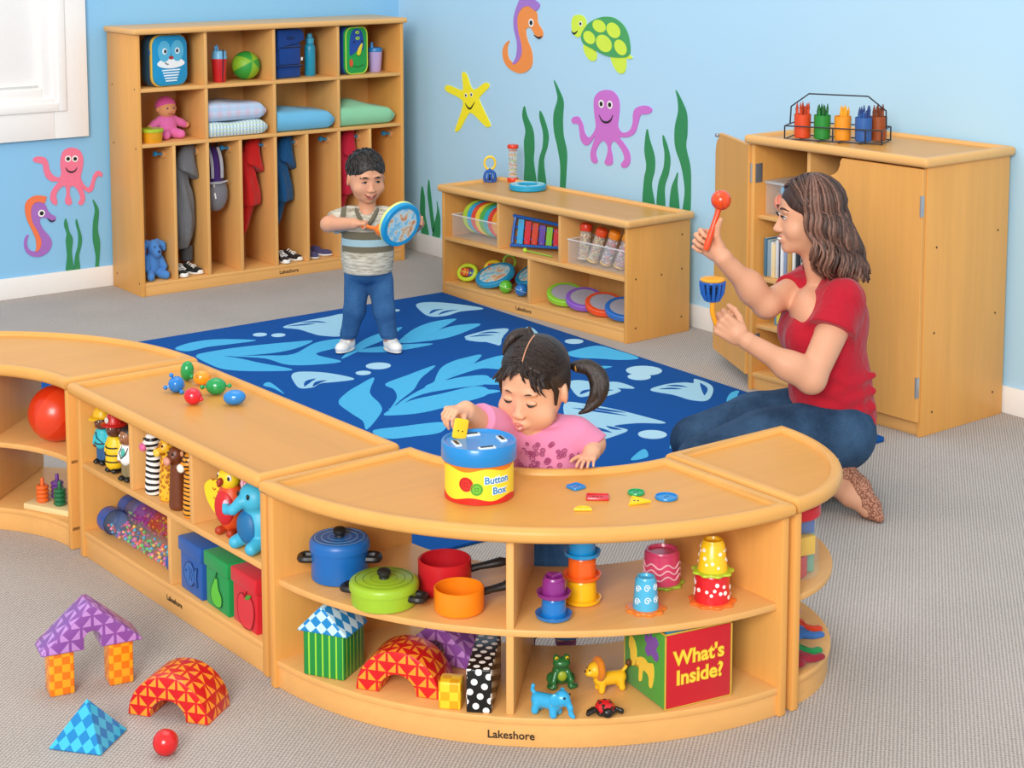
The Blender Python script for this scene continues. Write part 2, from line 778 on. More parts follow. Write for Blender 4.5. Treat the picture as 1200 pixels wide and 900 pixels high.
WALL_ART = dict(
    pink_octopus=[(-1.9146,0.6398),(-1.9007,0.6753),(-1.862,0.6885),(-1.8197,0.6727),(-1.8021,0.6302),(-1.8079,0.5814),(-1.8178,0.5412),(-1.7991,0.5024),(-1.7779,0.4896),(-1.7641,0.5156),(-1.75,0.5515),(-1.7278,0.566),(-1.7081,0.5518),(-1.7112,0.5355),(-1.7312,0.5399),(-1.7468,0.514),(-1.7566,0.4777),(-1.7786,0.4649),(-1.8041,0.4822),(-1.8156,0.4998),(-1.8084,0.4827),(-1.7991,0.4487),(-1.8061,0.4164),(-1.8236,0.4082),(-1.8344,0.4209),(-1.8227,0.4387),(-1.8286,0.4681),(-1.8466,0.497),(-1.8593,0.504),(-1.8723,0.497),(-1.8751,0.4644),(-1.8659,0.4306),(-1.8732,0.4149),(-1.8919,0.4185),(-1.8998,0.4382),(-1.8921,0.4661),(-1.8936,0.499),(-1.9061,0.5084),(-1.9278,0.4941),(-1.943,0.467),(-1.9382,0.4338),(-1.9471,0.4208),(-1.9636,0.4323),(-1.9729,0.4577),(-1.9643,0.4895),(-1.944,0.5161),(-1.9308,0.5312),(-1.9644,0.5368),(-1.989,0.5569),(-2.0005,0.5905),(-2.0037,0.6191),(-2.0242,0.629),(-2.0465,0.6366),(-2.0484,0.6529),(-2.0274,0.66),(-1.9942,0.6531),(-1.9782,0.6291),(-1.971,0.5919),(-1.955,0.566),(-1.9259,0.5511),(-1.9143,0.5705),(-1.9173,0.6075)],
    oct_mouth_l=[(-1.8922,0.5971),(-1.8825,0.5799),(-1.8657,0.5718),(-1.8458,0.5766),(-1.8351,0.5921)],
    oct_eyes_l=[(-1.879,0.6368),(-1.844,0.6338)],
    purple_horse=[(-2.0694,0.4024),(-2.06,0.4339),(-2.0305,0.4431),(-1.9999,0.4319),(-1.9874,0.402),(-1.9696,0.3798),(-1.9489,0.3653),(-1.9538,0.3453),(-1.9749,0.3476),(-1.9954,0.3637),(-2.0205,0.3664),(-2.0278,0.3492),(-2.0138,0.315),(-1.9856,0.2792),(-1.9715,0.2448),(-1.9836,0.2092),(-2.0181,0.1863),(-2.0559,0.185),(-2.0888,0.2012),(-2.106,0.2317),(-2.1074,0.2644),(-2.0983,0.2878),(-2.0831,0.2942),(-2.0904,0.2747),(-2.0931,0.2465),(-2.0798,0.2205),(-2.0509,0.2114),(-2.0319,0.2272),(-2.0258,0.2592),(-2.0395,0.3015),(-2.0631,0.3449)],
    purple_mane=[(-1.9961,0.4681),(-1.9922,0.4612),(-2.0031,0.4363),(-2.0304,0.4455),(-2.0583,0.4353),(-2.0694,0.4024),(-2.0644,0.3531),(-2.0378,0.3014),(-2.0242,0.2574),(-2.0312,0.223),(-2.0526,0.2092),(-2.0486,0.2291),(-2.0506,0.2702),(-2.0682,0.3169),(-2.0912,0.3722),(-2.0978,0.4215),(-2.0885,0.453),(-2.0587,0.4727),(-2.0294,0.4755)],
    horse_mouth_l=[(-1.9912,0.3632),(-1.9724,0.3465),(-1.9519,0.3517)],
    horse_eye_l=[(-2.0181,0.3897)],
    reed_a=[(-1.9,0.3519),(-1.8906,0.3262),(-1.8832,0.2883),(-1.8673,0.2494),(-1.8737,0.1839),(-1.868,0.092),(-1.9048,0.095),(-1.8981,0.1703),(-1.9017,0.245),(-1.8964,0.2774),(-1.9079,0.3199)],
    reed_b=[(-1.8454,0.3436),(-1.8338,0.3035),(-1.8216,0.2525),(-1.8254,0.2114),(-1.8382,0.1631),(-1.8352,0.0921),(-1.8636,0.0931),(-1.8571,0.1654),(-1.8426,0.2134),(-1.8391,0.271),(-1.8496,0.3218)],
    reed_c=[(-1.7607,0.4284),(-1.7414,0.4016),(-1.7311,0.3673),(-1.7389,0.2848),(-1.7295,0.217),(-1.7341,0.1507),(-1.742,0.093),(-1.7569,0.0932),(-1.7533,0.153),(-1.7656,0.2378),(-1.7613,0.3206),(-1.7509,0.3776)],
    orange_horse=[(1.0614,1.305),(1.103,1.3436),(1.1594,1.3461),(1.206,1.3175),(1.2154,1.2726),(1.2524,1.2349),(1.2488,1.2029),(1.2063,1.2005),(1.1596,1.2435),(1.1221,1.2335),(1.1316,1.1881),(1.1692,1.1274),(1.1693,1.0644),(1.1224,1.0289),(1.0558,1.0182),(0.9787,1.0393),(0.9398,1.0775),(0.934,1.124),(0.9594,1.1582),(0.9885,1.1716),(0.973,1.1381),(0.9788,1.0918),(1.0174,1.0654),(1.0558,1.0738),(1.0882,1.1164),(1.0748,1.179),(1.0557,1.2472)],
    orange_mane=[(1.2299,1.3605),(1.2004,1.3286),(1.1407,1.3487),(1.0841,1.329),(1.0557,1.2875),(1.0614,1.2244),(1.0881,1.1568),(1.0882,1.1107),(1.0558,1.0715),(1.0174,1.0595),(1.0462,1.1021),(1.0519,1.1661),(1.027,1.2341),(1.027,1.2919),(1.0556,1.3508),(1.0841,1.3806),(1.1593,1.3871)],
    horse_mouth_r=[(1.1877,1.2108),(1.2248,1.1993),(1.2488,1.2097)],
    horse_eye_r=[(1.1652,1.2689)],
    turtle_shell=[(1.5475,1.218),(1.556,1.246),(1.6074,1.2926),(1.6922,1.3219),(1.7758,1.3227),(1.8421,1.2939),(1.8786,1.2479),(1.8924,1.1848),(1.8765,1.1539),(1.8109,1.1441),(1.7276,1.1472),(1.6255,1.1733),(1.5651,1.1915)],
    turtle_head=[(1.4718,1.2802),(1.4856,1.314),(1.5293,1.325),(1.5693,1.3126),(1.5816,1.2803),(1.5647,1.241),(1.5213,1.2187),(1.4826,1.2364)],
    turtle_fin1=[(1.5651,1.1915),(1.6083,1.1777),(1.6513,1.1586),(1.6566,1.1316),(1.6346,1.1159),(1.6002,1.1223),(1.5653,1.1585)],
    turtle_fin2=[(1.7526,1.1521),(1.7943,1.1484),(1.8568,1.1558),(1.864,1.1027),(1.8479,1.0768),(1.815,1.0744),(1.7782,1.102)],
    turtle_tail=[(1.8681,1.1672),(1.909,1.1486),(1.8684,1.1437)],
    turtle_eye=[(1.5418,1.2838)],
    turtle_mouth=[(1.4738,1.2448),(1.495,1.2349),(1.5211,1.2496)],
    turtle_spots=[[(1.649,1.2261),(1.6483,1.2081),(1.6323,1.196),(1.6069,1.1945),(1.5817,1.2041),(1.5666,1.2213),(1.5672,1.2395),(1.5835,1.2515),(1.609,1.2529),(1.634,1.2432)],
        [(1.7245,1.2824),(1.7227,1.2651),(1.7042,1.2535),(1.6761,1.2519),(1.6489,1.2611),(1.6332,1.2776),(1.635,1.295),(1.6538,1.3066),(1.682,1.308),(1.709,1.2987)],
        [(1.7671,1.206),(1.7662,1.1824),(1.7453,1.1666),(1.7121,1.1644),(1.6793,1.177),(1.6594,1.1995),(1.6604,1.2232),(1.6817,1.2391),(1.715,1.241),(1.7476,1.2283)],
        [(1.826,1.2685),(1.8254,1.2477),(1.8074,1.2338),(1.7788,1.2321),(1.7504,1.2434),(1.7331,1.2634),(1.7337,1.2844),(1.752,1.2983),(1.7807,1.2997),(1.809,1.2883)],
        [(1.8711,1.1941),(1.8715,1.1734),(1.8561,1.1596),(1.8307,1.1579),(1.805,1.1691),(1.7889,1.189),(1.7885,1.2098),(1.8041,1.2237),(1.8296,1.2252),(1.8551,1.2139)]],
    starfish=[(0.5864,0.9786),(0.6072,0.9886),(0.632,0.9723),(0.6688,0.9149),(0.7098,0.9122),(0.7809,0.9478),(0.815,0.9481),(0.815,0.9267),(0.7402,0.8728),(0.7462,0.8433),(0.8265,0.7491),(0.8205,0.7306),(0.7863,0.7308),(0.6785,0.783),(0.6372,0.7731),(0.5743,0.7001),(0.5426,0.6786),(0.5258,0.6892),(0.5853,0.7988),(0.5814,0.8471),(0.4485,0.8787),(0.438,0.9024),(0.4701,0.9111),(0.5755,0.8952),(0.5964,0.909)],
    star_eyes=[(0.6232,0.8725),(0.6707,0.8801)],
    star_mouth=[(0.6168,0.8319),(0.6374,0.8132),(0.6642,0.8095),(0.6993,0.8452)],
    purple_octopus=[(1.638,0.9162),(1.648,0.9555),(1.6954,0.9847),(1.7627,0.9902),(1.8046,0.9688),(1.8216,0.9324),(1.8172,0.8778),(1.8111,0.8338),(1.8395,0.8063),(1.8887,0.8177),(1.9127,0.8546),(1.9154,0.8978),(1.9362,0.9265),(1.9922,0.9422),(2.0369,0.9355),(2.0403,0.9178),(2.0087,0.9043),(1.9688,0.8974),(1.95,0.8582),(1.9295,0.8133),(1.8809,0.7889),(1.8233,0.7807),(1.8483,0.7617),(1.8899,0.7228),(1.8986,0.6805),(1.8744,0.6495),(1.8414,0.6468),(1.8362,0.6625),(1.8574,0.6867),(1.8405,0.7228),(1.7986,0.7564),(1.7735,0.7559),(1.7621,0.7306),(1.7743,0.6882),(1.7746,0.6554),(1.7411,0.6427),(1.719,0.6544),(1.7355,0.6893),(1.7402,0.7283),(1.7146,0.753),(1.6892,0.7448),(1.6638,0.7145),(1.6555,0.6859),(1.6678,0.6541),(1.6473,0.6406),(1.6214,0.6543),(1.6176,0.6928),(1.6379,0.7394),(1.6496,0.7683),(1.6121,0.7311),(1.5774,0.7185),(1.5458,0.7408),(1.5332,0.7842),(1.5243,0.8113),(1.4854,0.8131),(1.4747,0.8289),(1.4976,0.8456),(1.5328,0.8456),(1.5593,0.8147),(1.5735,0.7771),(1.6032,0.7579),(1.6375,0.7836),(1.6543,0.8184),(1.6454,0.8617)],
    oct_eyes_r=[(1.6943,0.9233),(1.755,0.9243)],
    oct_mouth_r=[(1.6795,0.8704),(1.7001,0.8471),(1.7306,0.8413),(1.7608,0.8529),(1.7772,0.8795)],
    reed_d=[(1.1094,0.8613),(1.1322,0.8135),(1.1795,0.7487),(1.189,0.6687),(1.1836,0.5986),(1.2046,0.4734),(1.1137,0.4677),(1.1136,0.5905),(1.1077,0.6833),(1.119,0.7426),(1.0942,0.81)],
    reed_e=[(1.2352,0.8496),(1.2723,0.8038),(1.3002,0.7379),(1.2912,0.6798),(1.2638,0.6078),(1.2828,0.4775),(1.2214,0.4755),(1.2266,0.6035),(1.2543,0.6758),(1.2577,0.7451),(1.2316,0.8114)],
    reed_f=[(1.341,1.0054),(1.381,0.9612),(1.4136,0.9076),(1.4087,0.8282),(1.4145,0.7497),(1.4401,0.6732),(1.437,0.5823),(1.425,0.4785),(1.3926,0.4766),(1.3919,0.5997),(1.3697,0.6882),(1.3421,0.765),(1.3399,0.8444),(1.3686,0.9149),(1.3593,0.9594)],
    reed_g=[(2.0097,0.8374),(2.0294,0.7915),(2.0622,0.7206),(2.0631,0.6568),(2.045,0.5906),(2.0655,0.4916),(1.9904,0.4868),(1.9936,0.6056),(2.0088,0.6718),(1.9949,0.7451)],
    reed_h=[(2.1173,0.8218),(2.1444,0.7825),(2.1655,0.7217),(2.1572,0.6575),(2.1318,0.5909),(2.1333,0.4902),(2.083,0.4886),(2.0893,0.5961),(2.1227,0.6745),(2.1295,0.7387),(2.1177,0.7902)],
    reed_i=[(2.2158,0.6666),(2.2136,0.6117),(2.2264,0.4924),(2.1692,0.493),(2.1739,0.5856),(2.2008,0.6417)],
    reed_j=[(2.1975,1.028),(2.2332,0.9895),(2.2691,0.9306),(2.2736,0.8482),(2.2671,0.7852),(2.2942,0.7051),(2.3002,0.6226),(2.295,0.4915),(2.2524,0.4939),(2.2628,0.597),(2.2382,0.6986),(2.1985,0.7778),(2.1941,0.861),(2.2143,0.9359),(2.2104,0.9875)],
    reed_k=[(0.2167,0.3541),(0.2411,0.2924),(0.2448,0.2021),(0.2777,0.0953),(0.2161,0.0887),(0.1988,0.1827),(0.1998,0.274)],
    reed_m=[(0.2808,0.3969),(0.2981,0.3257),(0.3174,0.2252),(0.3303,0.1625),(0.3254,0.1231),(0.3075,0.1334),(0.2859,0.2338),(0.2687,0.3219)],
    reed_n=[(0.3539,0.2919),(0.38,0.221),(0.384,0.1703),(0.3745,0.0969),(0.3116,0.0926),(0.3349,0.1761),(0.3579,0.2437)],
)
RUG_ART = dict(
    leaf=[
        [(-2.005,-1.356),(-1.91,-1.307),(-1.796,-1.319),(-1.669,-1.433),(-1.788,-1.429),(-1.886,-1.415),(-1.984,-1.43)],
        [(-1.984,-1.506),(-1.822,-1.493),(-1.665,-1.522),(-1.56,-1.552),(-1.483,-1.585),(-1.606,-1.656),(-1.73,-1.663),(-1.882,-1.606)],
        [(-1.988,-1.514),(-1.888,-1.618),(-1.84,-1.767),(-1.786,-1.945),(-1.904,-1.883),(-1.992,-1.79),(-2.009,-1.679)],
        [(-1.882,-1.606),(-1.767,-1.681),(-1.663,-1.731),(-1.491,-1.622),(-1.372,-1.632),(-1.453,-1.741),(-1.588,-1.786),(-1.565,-1.947),(-1.674,-1.931),(-1.765,-1.863),(-1.789,-1.722)],
        [(-1.541,-1.908),(-1.326,-1.716),(-1.178,-1.64),(-1.048,-1.608),(-1.213,-1.739),(-1.359,-1.812),(-1.446,-1.864)],
        [(-1.215,-1.83),(-1.042,-1.677),(-0.89,-1.607),(-0.774,-1.627),(-0.964,-1.736),(-1.107,-1.818)],
        [(-1.206,-1.837),(-1.012,-1.764),(-0.85,-1.724),(-0.745,-1.769),(-0.954,-1.871),(-1.091,-1.88)],
        [(-1.434,-1.844),(-1.28,-1.842),(-1.109,-1.928),(-1.221,-1.945),(-1.348,-1.926)],
        [(-1.885,-2.45),(-1.789,-2.354),(-1.702,-2.295),(-1.595,-2.238),(-1.721,-2.406),(-1.774,-2.557),(-1.83,-2.654),(-1.983,-2.801),(-1.94,-2.704),(-1.92,-2.586)],
        [(-1.609,-2.34),(-1.475,-2.286),(-1.301,-2.228),(-1.454,-2.354),(-1.567,-2.472),(-1.68,-2.557),(-1.785,-2.642),(-1.683,-2.532),(-1.627,-2.427)],
        [(-1.789,-2.638),(-1.664,-2.57),(-1.537,-2.495),(-1.327,-2.344),(-1.059,-2.202),(-1.176,-2.306),(-1.334,-2.392),(-1.497,-2.475),(-1.655,-2.576),(-1.74,-2.629)],
        [(-1.72,-2.598),(-1.526,-2.479),(-1.349,-2.433),(-1.228,-2.472),(-1.301,-2.572),(-1.431,-2.55),(-1.57,-2.544)],
        [(-1.831,-2.675),(-1.666,-2.592),(-1.519,-2.582),(-1.368,-2.572),(-1.336,-2.621),(-1.394,-2.7),(-1.545,-2.73),(-1.707,-2.746),(-1.809,-2.715)],
        [(-1.976,-2.827),(-1.869,-2.844),(-1.72,-2.891),(-1.796,-2.983),(-1.903,-2.966),(-1.986,-2.932)],
        [(-1.992,-2.077),(-1.951,-2.058),(-1.987,-2.23),(-1.982,-2.135)],
        [(-1.041,-1.784),(-0.886,-1.65),(-0.779,-1.627),(-0.897,-1.711),(-1.017,-1.78)],
        [(-1.07,-1.828),(-0.966,-1.796),(-0.831,-1.738),(-0.751,-1.775),(-0.881,-1.837),(-0.993,-1.864)],
        [(-1.438,-2.423),(-1.31,-2.279),(-1.211,-2.219),(-1.129,-2.201),(-1.06,-2.201),(-1.171,-2.287),(-1.31,-2.373),(-1.434,-2.444)],
        [(-1.434,-2.444),(-1.303,-2.378),(-1.159,-2.297),(-0.988,-2.267),(-1.109,-2.43),(-1.178,-2.378),(-1.299,-2.399)],
        [(-1.494,-2.452),(-1.399,-2.434),(-1.296,-2.475),(-1.203,-2.556),(-1.256,-2.614),(-1.347,-2.545),(-1.464,-2.527),(-1.534,-2.51)],
        [(-1.632,-2.655),(-1.544,-2.604),(-1.446,-2.593),(-1.349,-2.638),(-1.32,-2.688),(-1.406,-2.691),(-1.524,-2.703),(-1.634,-2.735),(-1.683,-2.73)],
        [(-1.815,-2.923),(-1.771,-2.896),(-1.729,-2.897),(-1.77,-2.957),(-1.817,-2.975),(-1.841,-2.962)],
        [(-0.767,-2.393),(-0.663,-2.368),(-0.583,-2.374),(-0.569,-2.46),(-0.577,-2.625),(-0.652,-2.608),(-0.715,-2.533),(-0.769,-2.472)],
        [(-0.883,-2.562),(-0.75,-2.662),(-0.846,-2.654)],
        [(-1.473,-3.614),(-1.361,-3.551),(-1.407,-3.624)],
        [(-0.722,-3.285),(-0.643,-3.226),(-0.6,-3.225),(-0.663,-3.282),(-0.695,-3.36),(-0.744,-3.323)],
        [(-1.286,-3.598),(-1.197,-3.528),(-1.153,-3.522),(-1.214,-3.595)],
    ],
    fish=[
        [(-1.462,-1.296),(-1.334,-1.259),(-1.212,-1.249),(-1.122,-1.248),(-1.202,-1.426),(-1.334,-1.586),(-1.408,-1.529),(-1.421,-1.456),(-1.429,-1.373)],
        [(-0.751,-1.276),(-0.68,-1.278),(-0.613,-1.365),(-0.557,-1.531),(-0.672,-1.516),(-0.771,-1.546),(-0.839,-1.509),(-0.805,-1.38)],
        [(-1.833,-2.016),(-1.781,-1.992),(-1.705,-2.07),(-1.665,-2.205),(-1.735,-2.205),(-1.8,-2.186),(-1.855,-2.216),(-1.9,-2.197),(-1.877,-2.113)],
        [(-0.955,-1.946),(-0.818,-1.911),(-0.804,-2.015),(-0.912,-2.04)],
        [(-0.938,-1.918),(-0.843,-1.888),(-0.764,-1.88),(-0.704,-1.916),(-0.814,-2.02),(-0.899,-2.12),(-0.909,-2.078),(-0.919,-1.993)],
        [(-0.625,-1.939),(-0.612,-1.972),(-0.668,-2.086),(-0.705,-2.058)],
        [(-1.043,-2.756),(-0.989,-2.743),(-0.952,-2.807),(-0.885,-2.857),(-0.889,-2.96),(-0.94,-2.922),(-0.958,-2.96),(-1.047,-2.979),(-1.053,-2.94),(-1.08,-2.937),(-1.13,-2.916)],
        [(-1.238,-2.968),(-1.173,-3.016),(-1.13,-3.146),(-1.108,-3.273),(-1.101,-3.371),(-1.179,-3.311),(-1.27,-3.288),(-1.262,-3.354),(-1.328,-3.378),(-1.426,-3.389),(-1.472,-3.369),(-1.43,-3.242)],
        [(-0.859,-3.016),(-0.761,-2.992),(-0.687,-3.013),(-0.663,-3.041),(-0.617,-3.0),(-0.625,-3.094),(-0.683,-3.172),(-0.784,-3.247),(-0.828,-3.205),(-0.832,-3.117)],
    ],
    bubble=[
        (-1.61, -1.359, 0.030303030303030304),
        (-1.552, -1.415, 0.030303030303030304),
        (-1.487, -2.1, 0.05),
        (-1.592, -2.155, 0.030303030303030304),
        (-0.899, -1.324, 0.021212121212121213),
        (-0.615, -2.257, 0.0393939393939394),
        (-0.692, -2.789, 0.07121212121212121),
        (-0.768, -2.848, 0.045454545454545456),
        (-1.229, -3.446, 0.05),
    ],
    stroke=[
        [(-1.442,-1.298),(-1.367,-1.315),(-1.316,-1.327)],
        [(-1.363,-1.272),(-1.3,-1.299),(-1.271,-1.347)],
        [(-1.877,-2.189),(-1.827,-2.136),(-1.784,-2.116)],
        [(-1.851,-2.209),(-1.803,-2.169),(-1.762,-2.164)],
        [(-0.817,-1.477),(-0.755,-1.432),(-0.711,-1.437)],
        [(-0.796,-1.514),(-0.727,-1.482),(-0.666,-1.485)],
        [(-0.921,-1.931),(-0.861,-1.941),(-0.82,-1.972)],
        [(-0.858,-1.908),(-0.802,-1.919),(-0.775,-1.953)],
        [(-1.112,-2.906),(-1.063,-2.881),(-1.025,-2.882)],
        [(-1.05,-2.925),(-1.005,-2.918),(-0.97,-2.934)],
        [(-1.247,-3.026),(-1.202,-3.108),(-1.151,-3.225)],
        [(-1.202,-3.028),(-1.165,-3.12),(-1.132,-3.192)],
        [(-1.384,-3.262),(-1.384,-3.306),(-1.379,-3.354)],
        [(-1.333,-3.256),(-1.334,-3.3),(-1.329,-3.348)],
        [(-1.292,-3.272),(-1.29,-3.312),(-1.279,-3.341)],
        [(-0.826,-3.026),(-0.783,-3.048),(-0.755,-3.079)],
        [(-0.774,-3.007),(-0.74,-3.032),(-0.72,-3.072)],
        [(-0.641,-3.057),(-0.683,-3.124),(-0.748,-3.194)],
    ],
)
# ------------------------------------------------------------------ camera, light
cam_d = bpy.data.cameras.new('camera')
cam = bpy.data.objects.new('camera', cam_d)
COL.objects.link(cam)
cam.location = (-5.1671, -7.8732, 1.811)
cam.rotation_euler = (R(90 - 6.896), 0, R(53.0394 - 90))
cam_d.sensor_width = 36
cam_d.lens = 61.914
cam_d.shift_y = -.25566
cam_d.clip_end = 60
SC.camera = cam

SC.view_settings.view_transform = 'Standard'
SC.view_settings.look = 'None'
SC.view_settings.gamma = 1
SC.view_settings.exposure = .1
SC.view_settings.use_curve_mapping = False

wd = bpy.data.worlds.new('world')
SC.world = wd
wd.use_nodes = True
wd.node_tree.nodes['Background'].inputs[0].default_value = (1, .985, .96, 1)
wd.node_tree.nodes['Background'].inputs[1].default_value = .72


def area(name, loc, target, size, power, col=(1, .96, .9), size_y=None):
    d = bpy.data.lights.new(name, 'AREA')
    d.energy = power
    d.color = col
    d.shape = 'RECTANGLE'
    d.size = size
    d.size_y = size_y or size
    o = bpy.data.objects.new(name, d)
    COL.objects.link(o)
    o.location = loc
    o.rotation_euler = (Vector(target) - Vector(loc)).to_track_quat('-Z', 'Y').to_euler()
    return o


area('key_light', (-11.5, -12.0, 5.2), (-1.6, -2.8, .4), 4.6, 1250, (1, .975, .94))
area('overhead_fill', (-2.6, -3.2, 4.2), (-2.2, -2.8, 0), 3.0, 45, (1, .985, .96))  # unseen soft fill from above, added to brighten the room

# ------------------------------------------------------------------ shared materials
WOOD = 'E4A557'
w_x, w_y, w_z = wood(WOOD, 'x'), wood(WOOD, 'y'), wood(WOOD, 'z')
w_lx = wood('E4AD68', 'x')
w_lz = wood('E4AD68', 'z')
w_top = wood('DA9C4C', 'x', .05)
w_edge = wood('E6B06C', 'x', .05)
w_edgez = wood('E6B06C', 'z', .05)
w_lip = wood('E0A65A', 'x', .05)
hole = plain('5A4020', .8)
metal = plain('B9BCC2', .3, .05)
metal.node_tree.nodes['Principled BSDF'].inputs['Metallic'].default_value = .8
black = plain('151515', .5)
white = plain('F4F4F2', .5)
ink = plain('2A1D10', .7)

# ------------------------------------------------------------------ room shell
m, t = base('carpet', .95, .1)
v = t.coord('Object', (1, 1, 1), (0, 0, R(50)))
wv = t.n('ShaderNodeTexWave', i_Scale=36.0, i_Distortion=2.2, i_Detail=3.0, bands_direction='X')
wv.inputs['Detail Scale'].default_value = 3.5
t.l(v, wv.inputs[0])
wv2 = t.n('ShaderNodeTexWave', i_Scale=30.0, i_Distortion=3.0, i_Detail=2.0, bands_direction='Y')
t.l(v, wv2.inputs[0])
n = t.noise(t.coord(), 240, 3)
nb = t.noise(t.coord(), 3.0, 3)
f = t.math('MULTIPLY_ADD', n, .55, t.math('MULTIPLY_ADD', wv.outputs['Fac'], .33, t.math('MULTIPLY_ADD', wv2.outputs['Fac'], .16, t.math('MULTIPLY', nb, .16))))
cr = t.n('ShaderNodeValToRGB')
cr.color_ramp.elements[0].position = .28
cr.color_ramp.elements[0].color = lin('8A8480')
cr.color_ramp.elements[1].position = .8
cr.color_ramp.elements[1].color = lin('C8BFB8')
t.l(f, cr.inputs[0])
t.l(cr.outputs[0], t.b.inputs['Base Color'])
t.bump(f, .5, .004)
carpet = m
b = MB()
b.box(-7, -9, -.1, .12, .12, 0, carpet, 0)
tag(b.build('floor'), 'grey beige ribbed carpet across the playroom', None, None, 'structure')


def paint(hexc):
    m, t = base('wall_paint', .75, .2)
    c = lin(hexc)
    t.l(t.mix(t.noise(t.coord(), 1.2, 2), shade(c, .985), shade(c, 1.015)), t.b.inputs['Base Color'])
    t.bump(t.noise(t.coord(), 180, 2), .05, .001)
    return m


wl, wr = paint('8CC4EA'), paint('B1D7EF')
WX0, WX1, WZ0, WZ1 = -2.75, -1.95, .93, 2.2       # window hole in the left wall
b = MB()
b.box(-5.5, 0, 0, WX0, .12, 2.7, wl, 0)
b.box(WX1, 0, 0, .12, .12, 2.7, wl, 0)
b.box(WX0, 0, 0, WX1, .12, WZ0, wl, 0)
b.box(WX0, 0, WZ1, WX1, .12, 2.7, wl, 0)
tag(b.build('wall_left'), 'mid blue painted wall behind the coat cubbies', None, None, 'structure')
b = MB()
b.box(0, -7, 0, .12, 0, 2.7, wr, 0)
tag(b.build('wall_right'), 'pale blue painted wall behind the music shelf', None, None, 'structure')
bb = plain('F1EFEC', .5, .02)
b = MB()
b.box(-5.5, -.014, 0, -.014, 0, .1, bb, .003)
tag(b.build('baseboard_left'), 'white baseboard along the mid blue wall', None, None, 'structure')
b = MB()
b.box(-.014, -7, 0, 0, 0, .1, bb, .003)
tag(b.build('baseboard_right'), 'white baseboard along the pale blue wall', None, None, 'structure')
# window
win = thing('window_1', 'white framed window with a pulled white roller blind', None, (0, 0, 0))
win['kind'] = 'structure'
wf = plain('F6F5F3', .4, .02)
for i, (o0, o1, d0, d1) in enumerate(((0, .075, -.03, 0), (.02, .06, -.04, -.028), (-.05, .012, -.012, .06))):
    b = MB()
    X0, X1, Z0, Z1 = WX0 - o1, WX1 + o1, WZ0 - o1, WZ1 + o1
    x0, x1, z0, z1 = WX0 - o0, WX1 + o0, WZ0 - o0, WZ1 + o0
    if i == 0:
        X1, Z0, X0, Z1 = WX1 + .17, WZ0 - .19, WX0 - .17, WZ1 + .19
    b.box(X0, d0, Z0, x0, d1, Z1, wf, .004)
    b.box(x1, d0, Z0, X1, d1, Z1, wf, .004)
    b.box(x0, d0, Z0, x1, d1, z0, wf, .004)
    b.box(x0, d0, z1, x1, d1, Z1, wf, .004)
    b.build(('casing', 'casing_molding', 'sash')[i], win)
b = MB()
b.box(WX0 + .01, .03, WZ0 + .06, WX1 - .03, .034, WZ1, plain('F3F2F0', .8, .02), .001)
b.build('blind', win)
b = MB()
b.box(WX0, .05, WZ0, WX1, .055, WZ1, clear('FFFFFF', .2), 0)
b.build('pane', win)


# ------------------------------------------------------------------ wall art (thin cut-out foam shapes)
ART = WALL_ART


def WM(side, lift=0.0):
    """matrix taking (u, z, out) of a wall to the world"""
    if side == 'L':
        return Matrix(((1, 0, 0, 0), (0, 0, -1, -lift), (0, 1, 0, 0), (0, 0, 0, 1)))
    return Matrix(((0, 0, -1, -lift), (-1, 0, 0, 0), (0, 1, 0, 0), (0, 0, 0, 1)))


def art(name, key, side, hexc, par=None, lift=.0, th=.004, n=5, mat=None):
    b = MB()
    pts = catmull(ART[key], n)
    b.prism(pts, lift, lift + th, mat or plain(hexc, .7, .04), 0, 1, WM(side))
    return b.build(name, par)


def disc(b, c, r, side, mat, z0, z1, n=20, ry=None):
    b.prism([(c[0] + r * math.cos(2 * PI * i / n), c[1] + (ry or r) * math.sin(2 * PI * i / n)) for i in range(n)], z0, z1, mat, 0, 1, WM(side))


def eye(par, c, r, side, lift=.004):
    b = MB()
    disc(b, c, r, side, white, lift, lift + .001)
    e = b.build('eye', par)
    b = MB()
    disc(b, c, r * .58, side, black, lift + .001, lift + .002)
    b.build('pupil', e)


def smile(par, key, side, r=.0045):
    b = MB()
    M = WM(side)
    P = catmull(ART[key], 5, False)
    k = len(P)
    b.tube([M @ Vector((p[0], p[1], .004)) for p in P], [r * (.35 + .65 * math.sin(PI * i / (k - 1))) for i in range(k)], black, 6)
    b.build('mouth', par)


def artroot(name, label, cat, key, side, hexc, group=None):
    o = art(name, key, side, hexc)
    return tag(o, label, cat, group)


o = artroot('octopus_art', 'pink smiling octopus cut-out on the wall under the window', 'wall decoration', 'pink_octopus', 'L', 'F07A98')
for c in ART['oct_eyes_l']:
    eye(o, c, .0155, 'L')
smile(o, 'oct_mouth_l', 'L', .0045)
o = artroot('seahorse_art', 'purple seahorse cut-out with orange mane below the pink octopus', 'wall decoration', 'purple_horse', 'L', 'A56CC0')
art('mane', 'purple_mane', 'L', 'F27A4B', o, .0005, .005)
eye(o, ART['horse_eye_l'][0], .017, 'L')
smile(o, 'horse_mouth_l', 'L', .004)
o = artroot('seahorse_art', 'orange seahorse cut-out with purple mane high on the pale blue wall', 'wall decoration', 'orange_horse', 'R', 'F2924A')
art('mane', 'orange_mane', 'R', 'A678CC', o, .0005, .005)
eye(o, ART['horse_eye_r'][0], .02, 'R')
smile(o, 'horse_mouth_r', 'R', .005)
tr = thing('turtle_art', 'green sea turtle cut-out with lime spots and smiling head', 'wall decoration', (0, 0, 0))
LM = 'D3EC4A'
art('head', 'turtle_head', 'R', LM, tr, .0, .004)
for k in ('turtle_fin1', 'turtle_fin2'):
    art('flipper', k, 'R', LM, tr)
art('tail', 'turtle_tail', 'R', LM, tr)
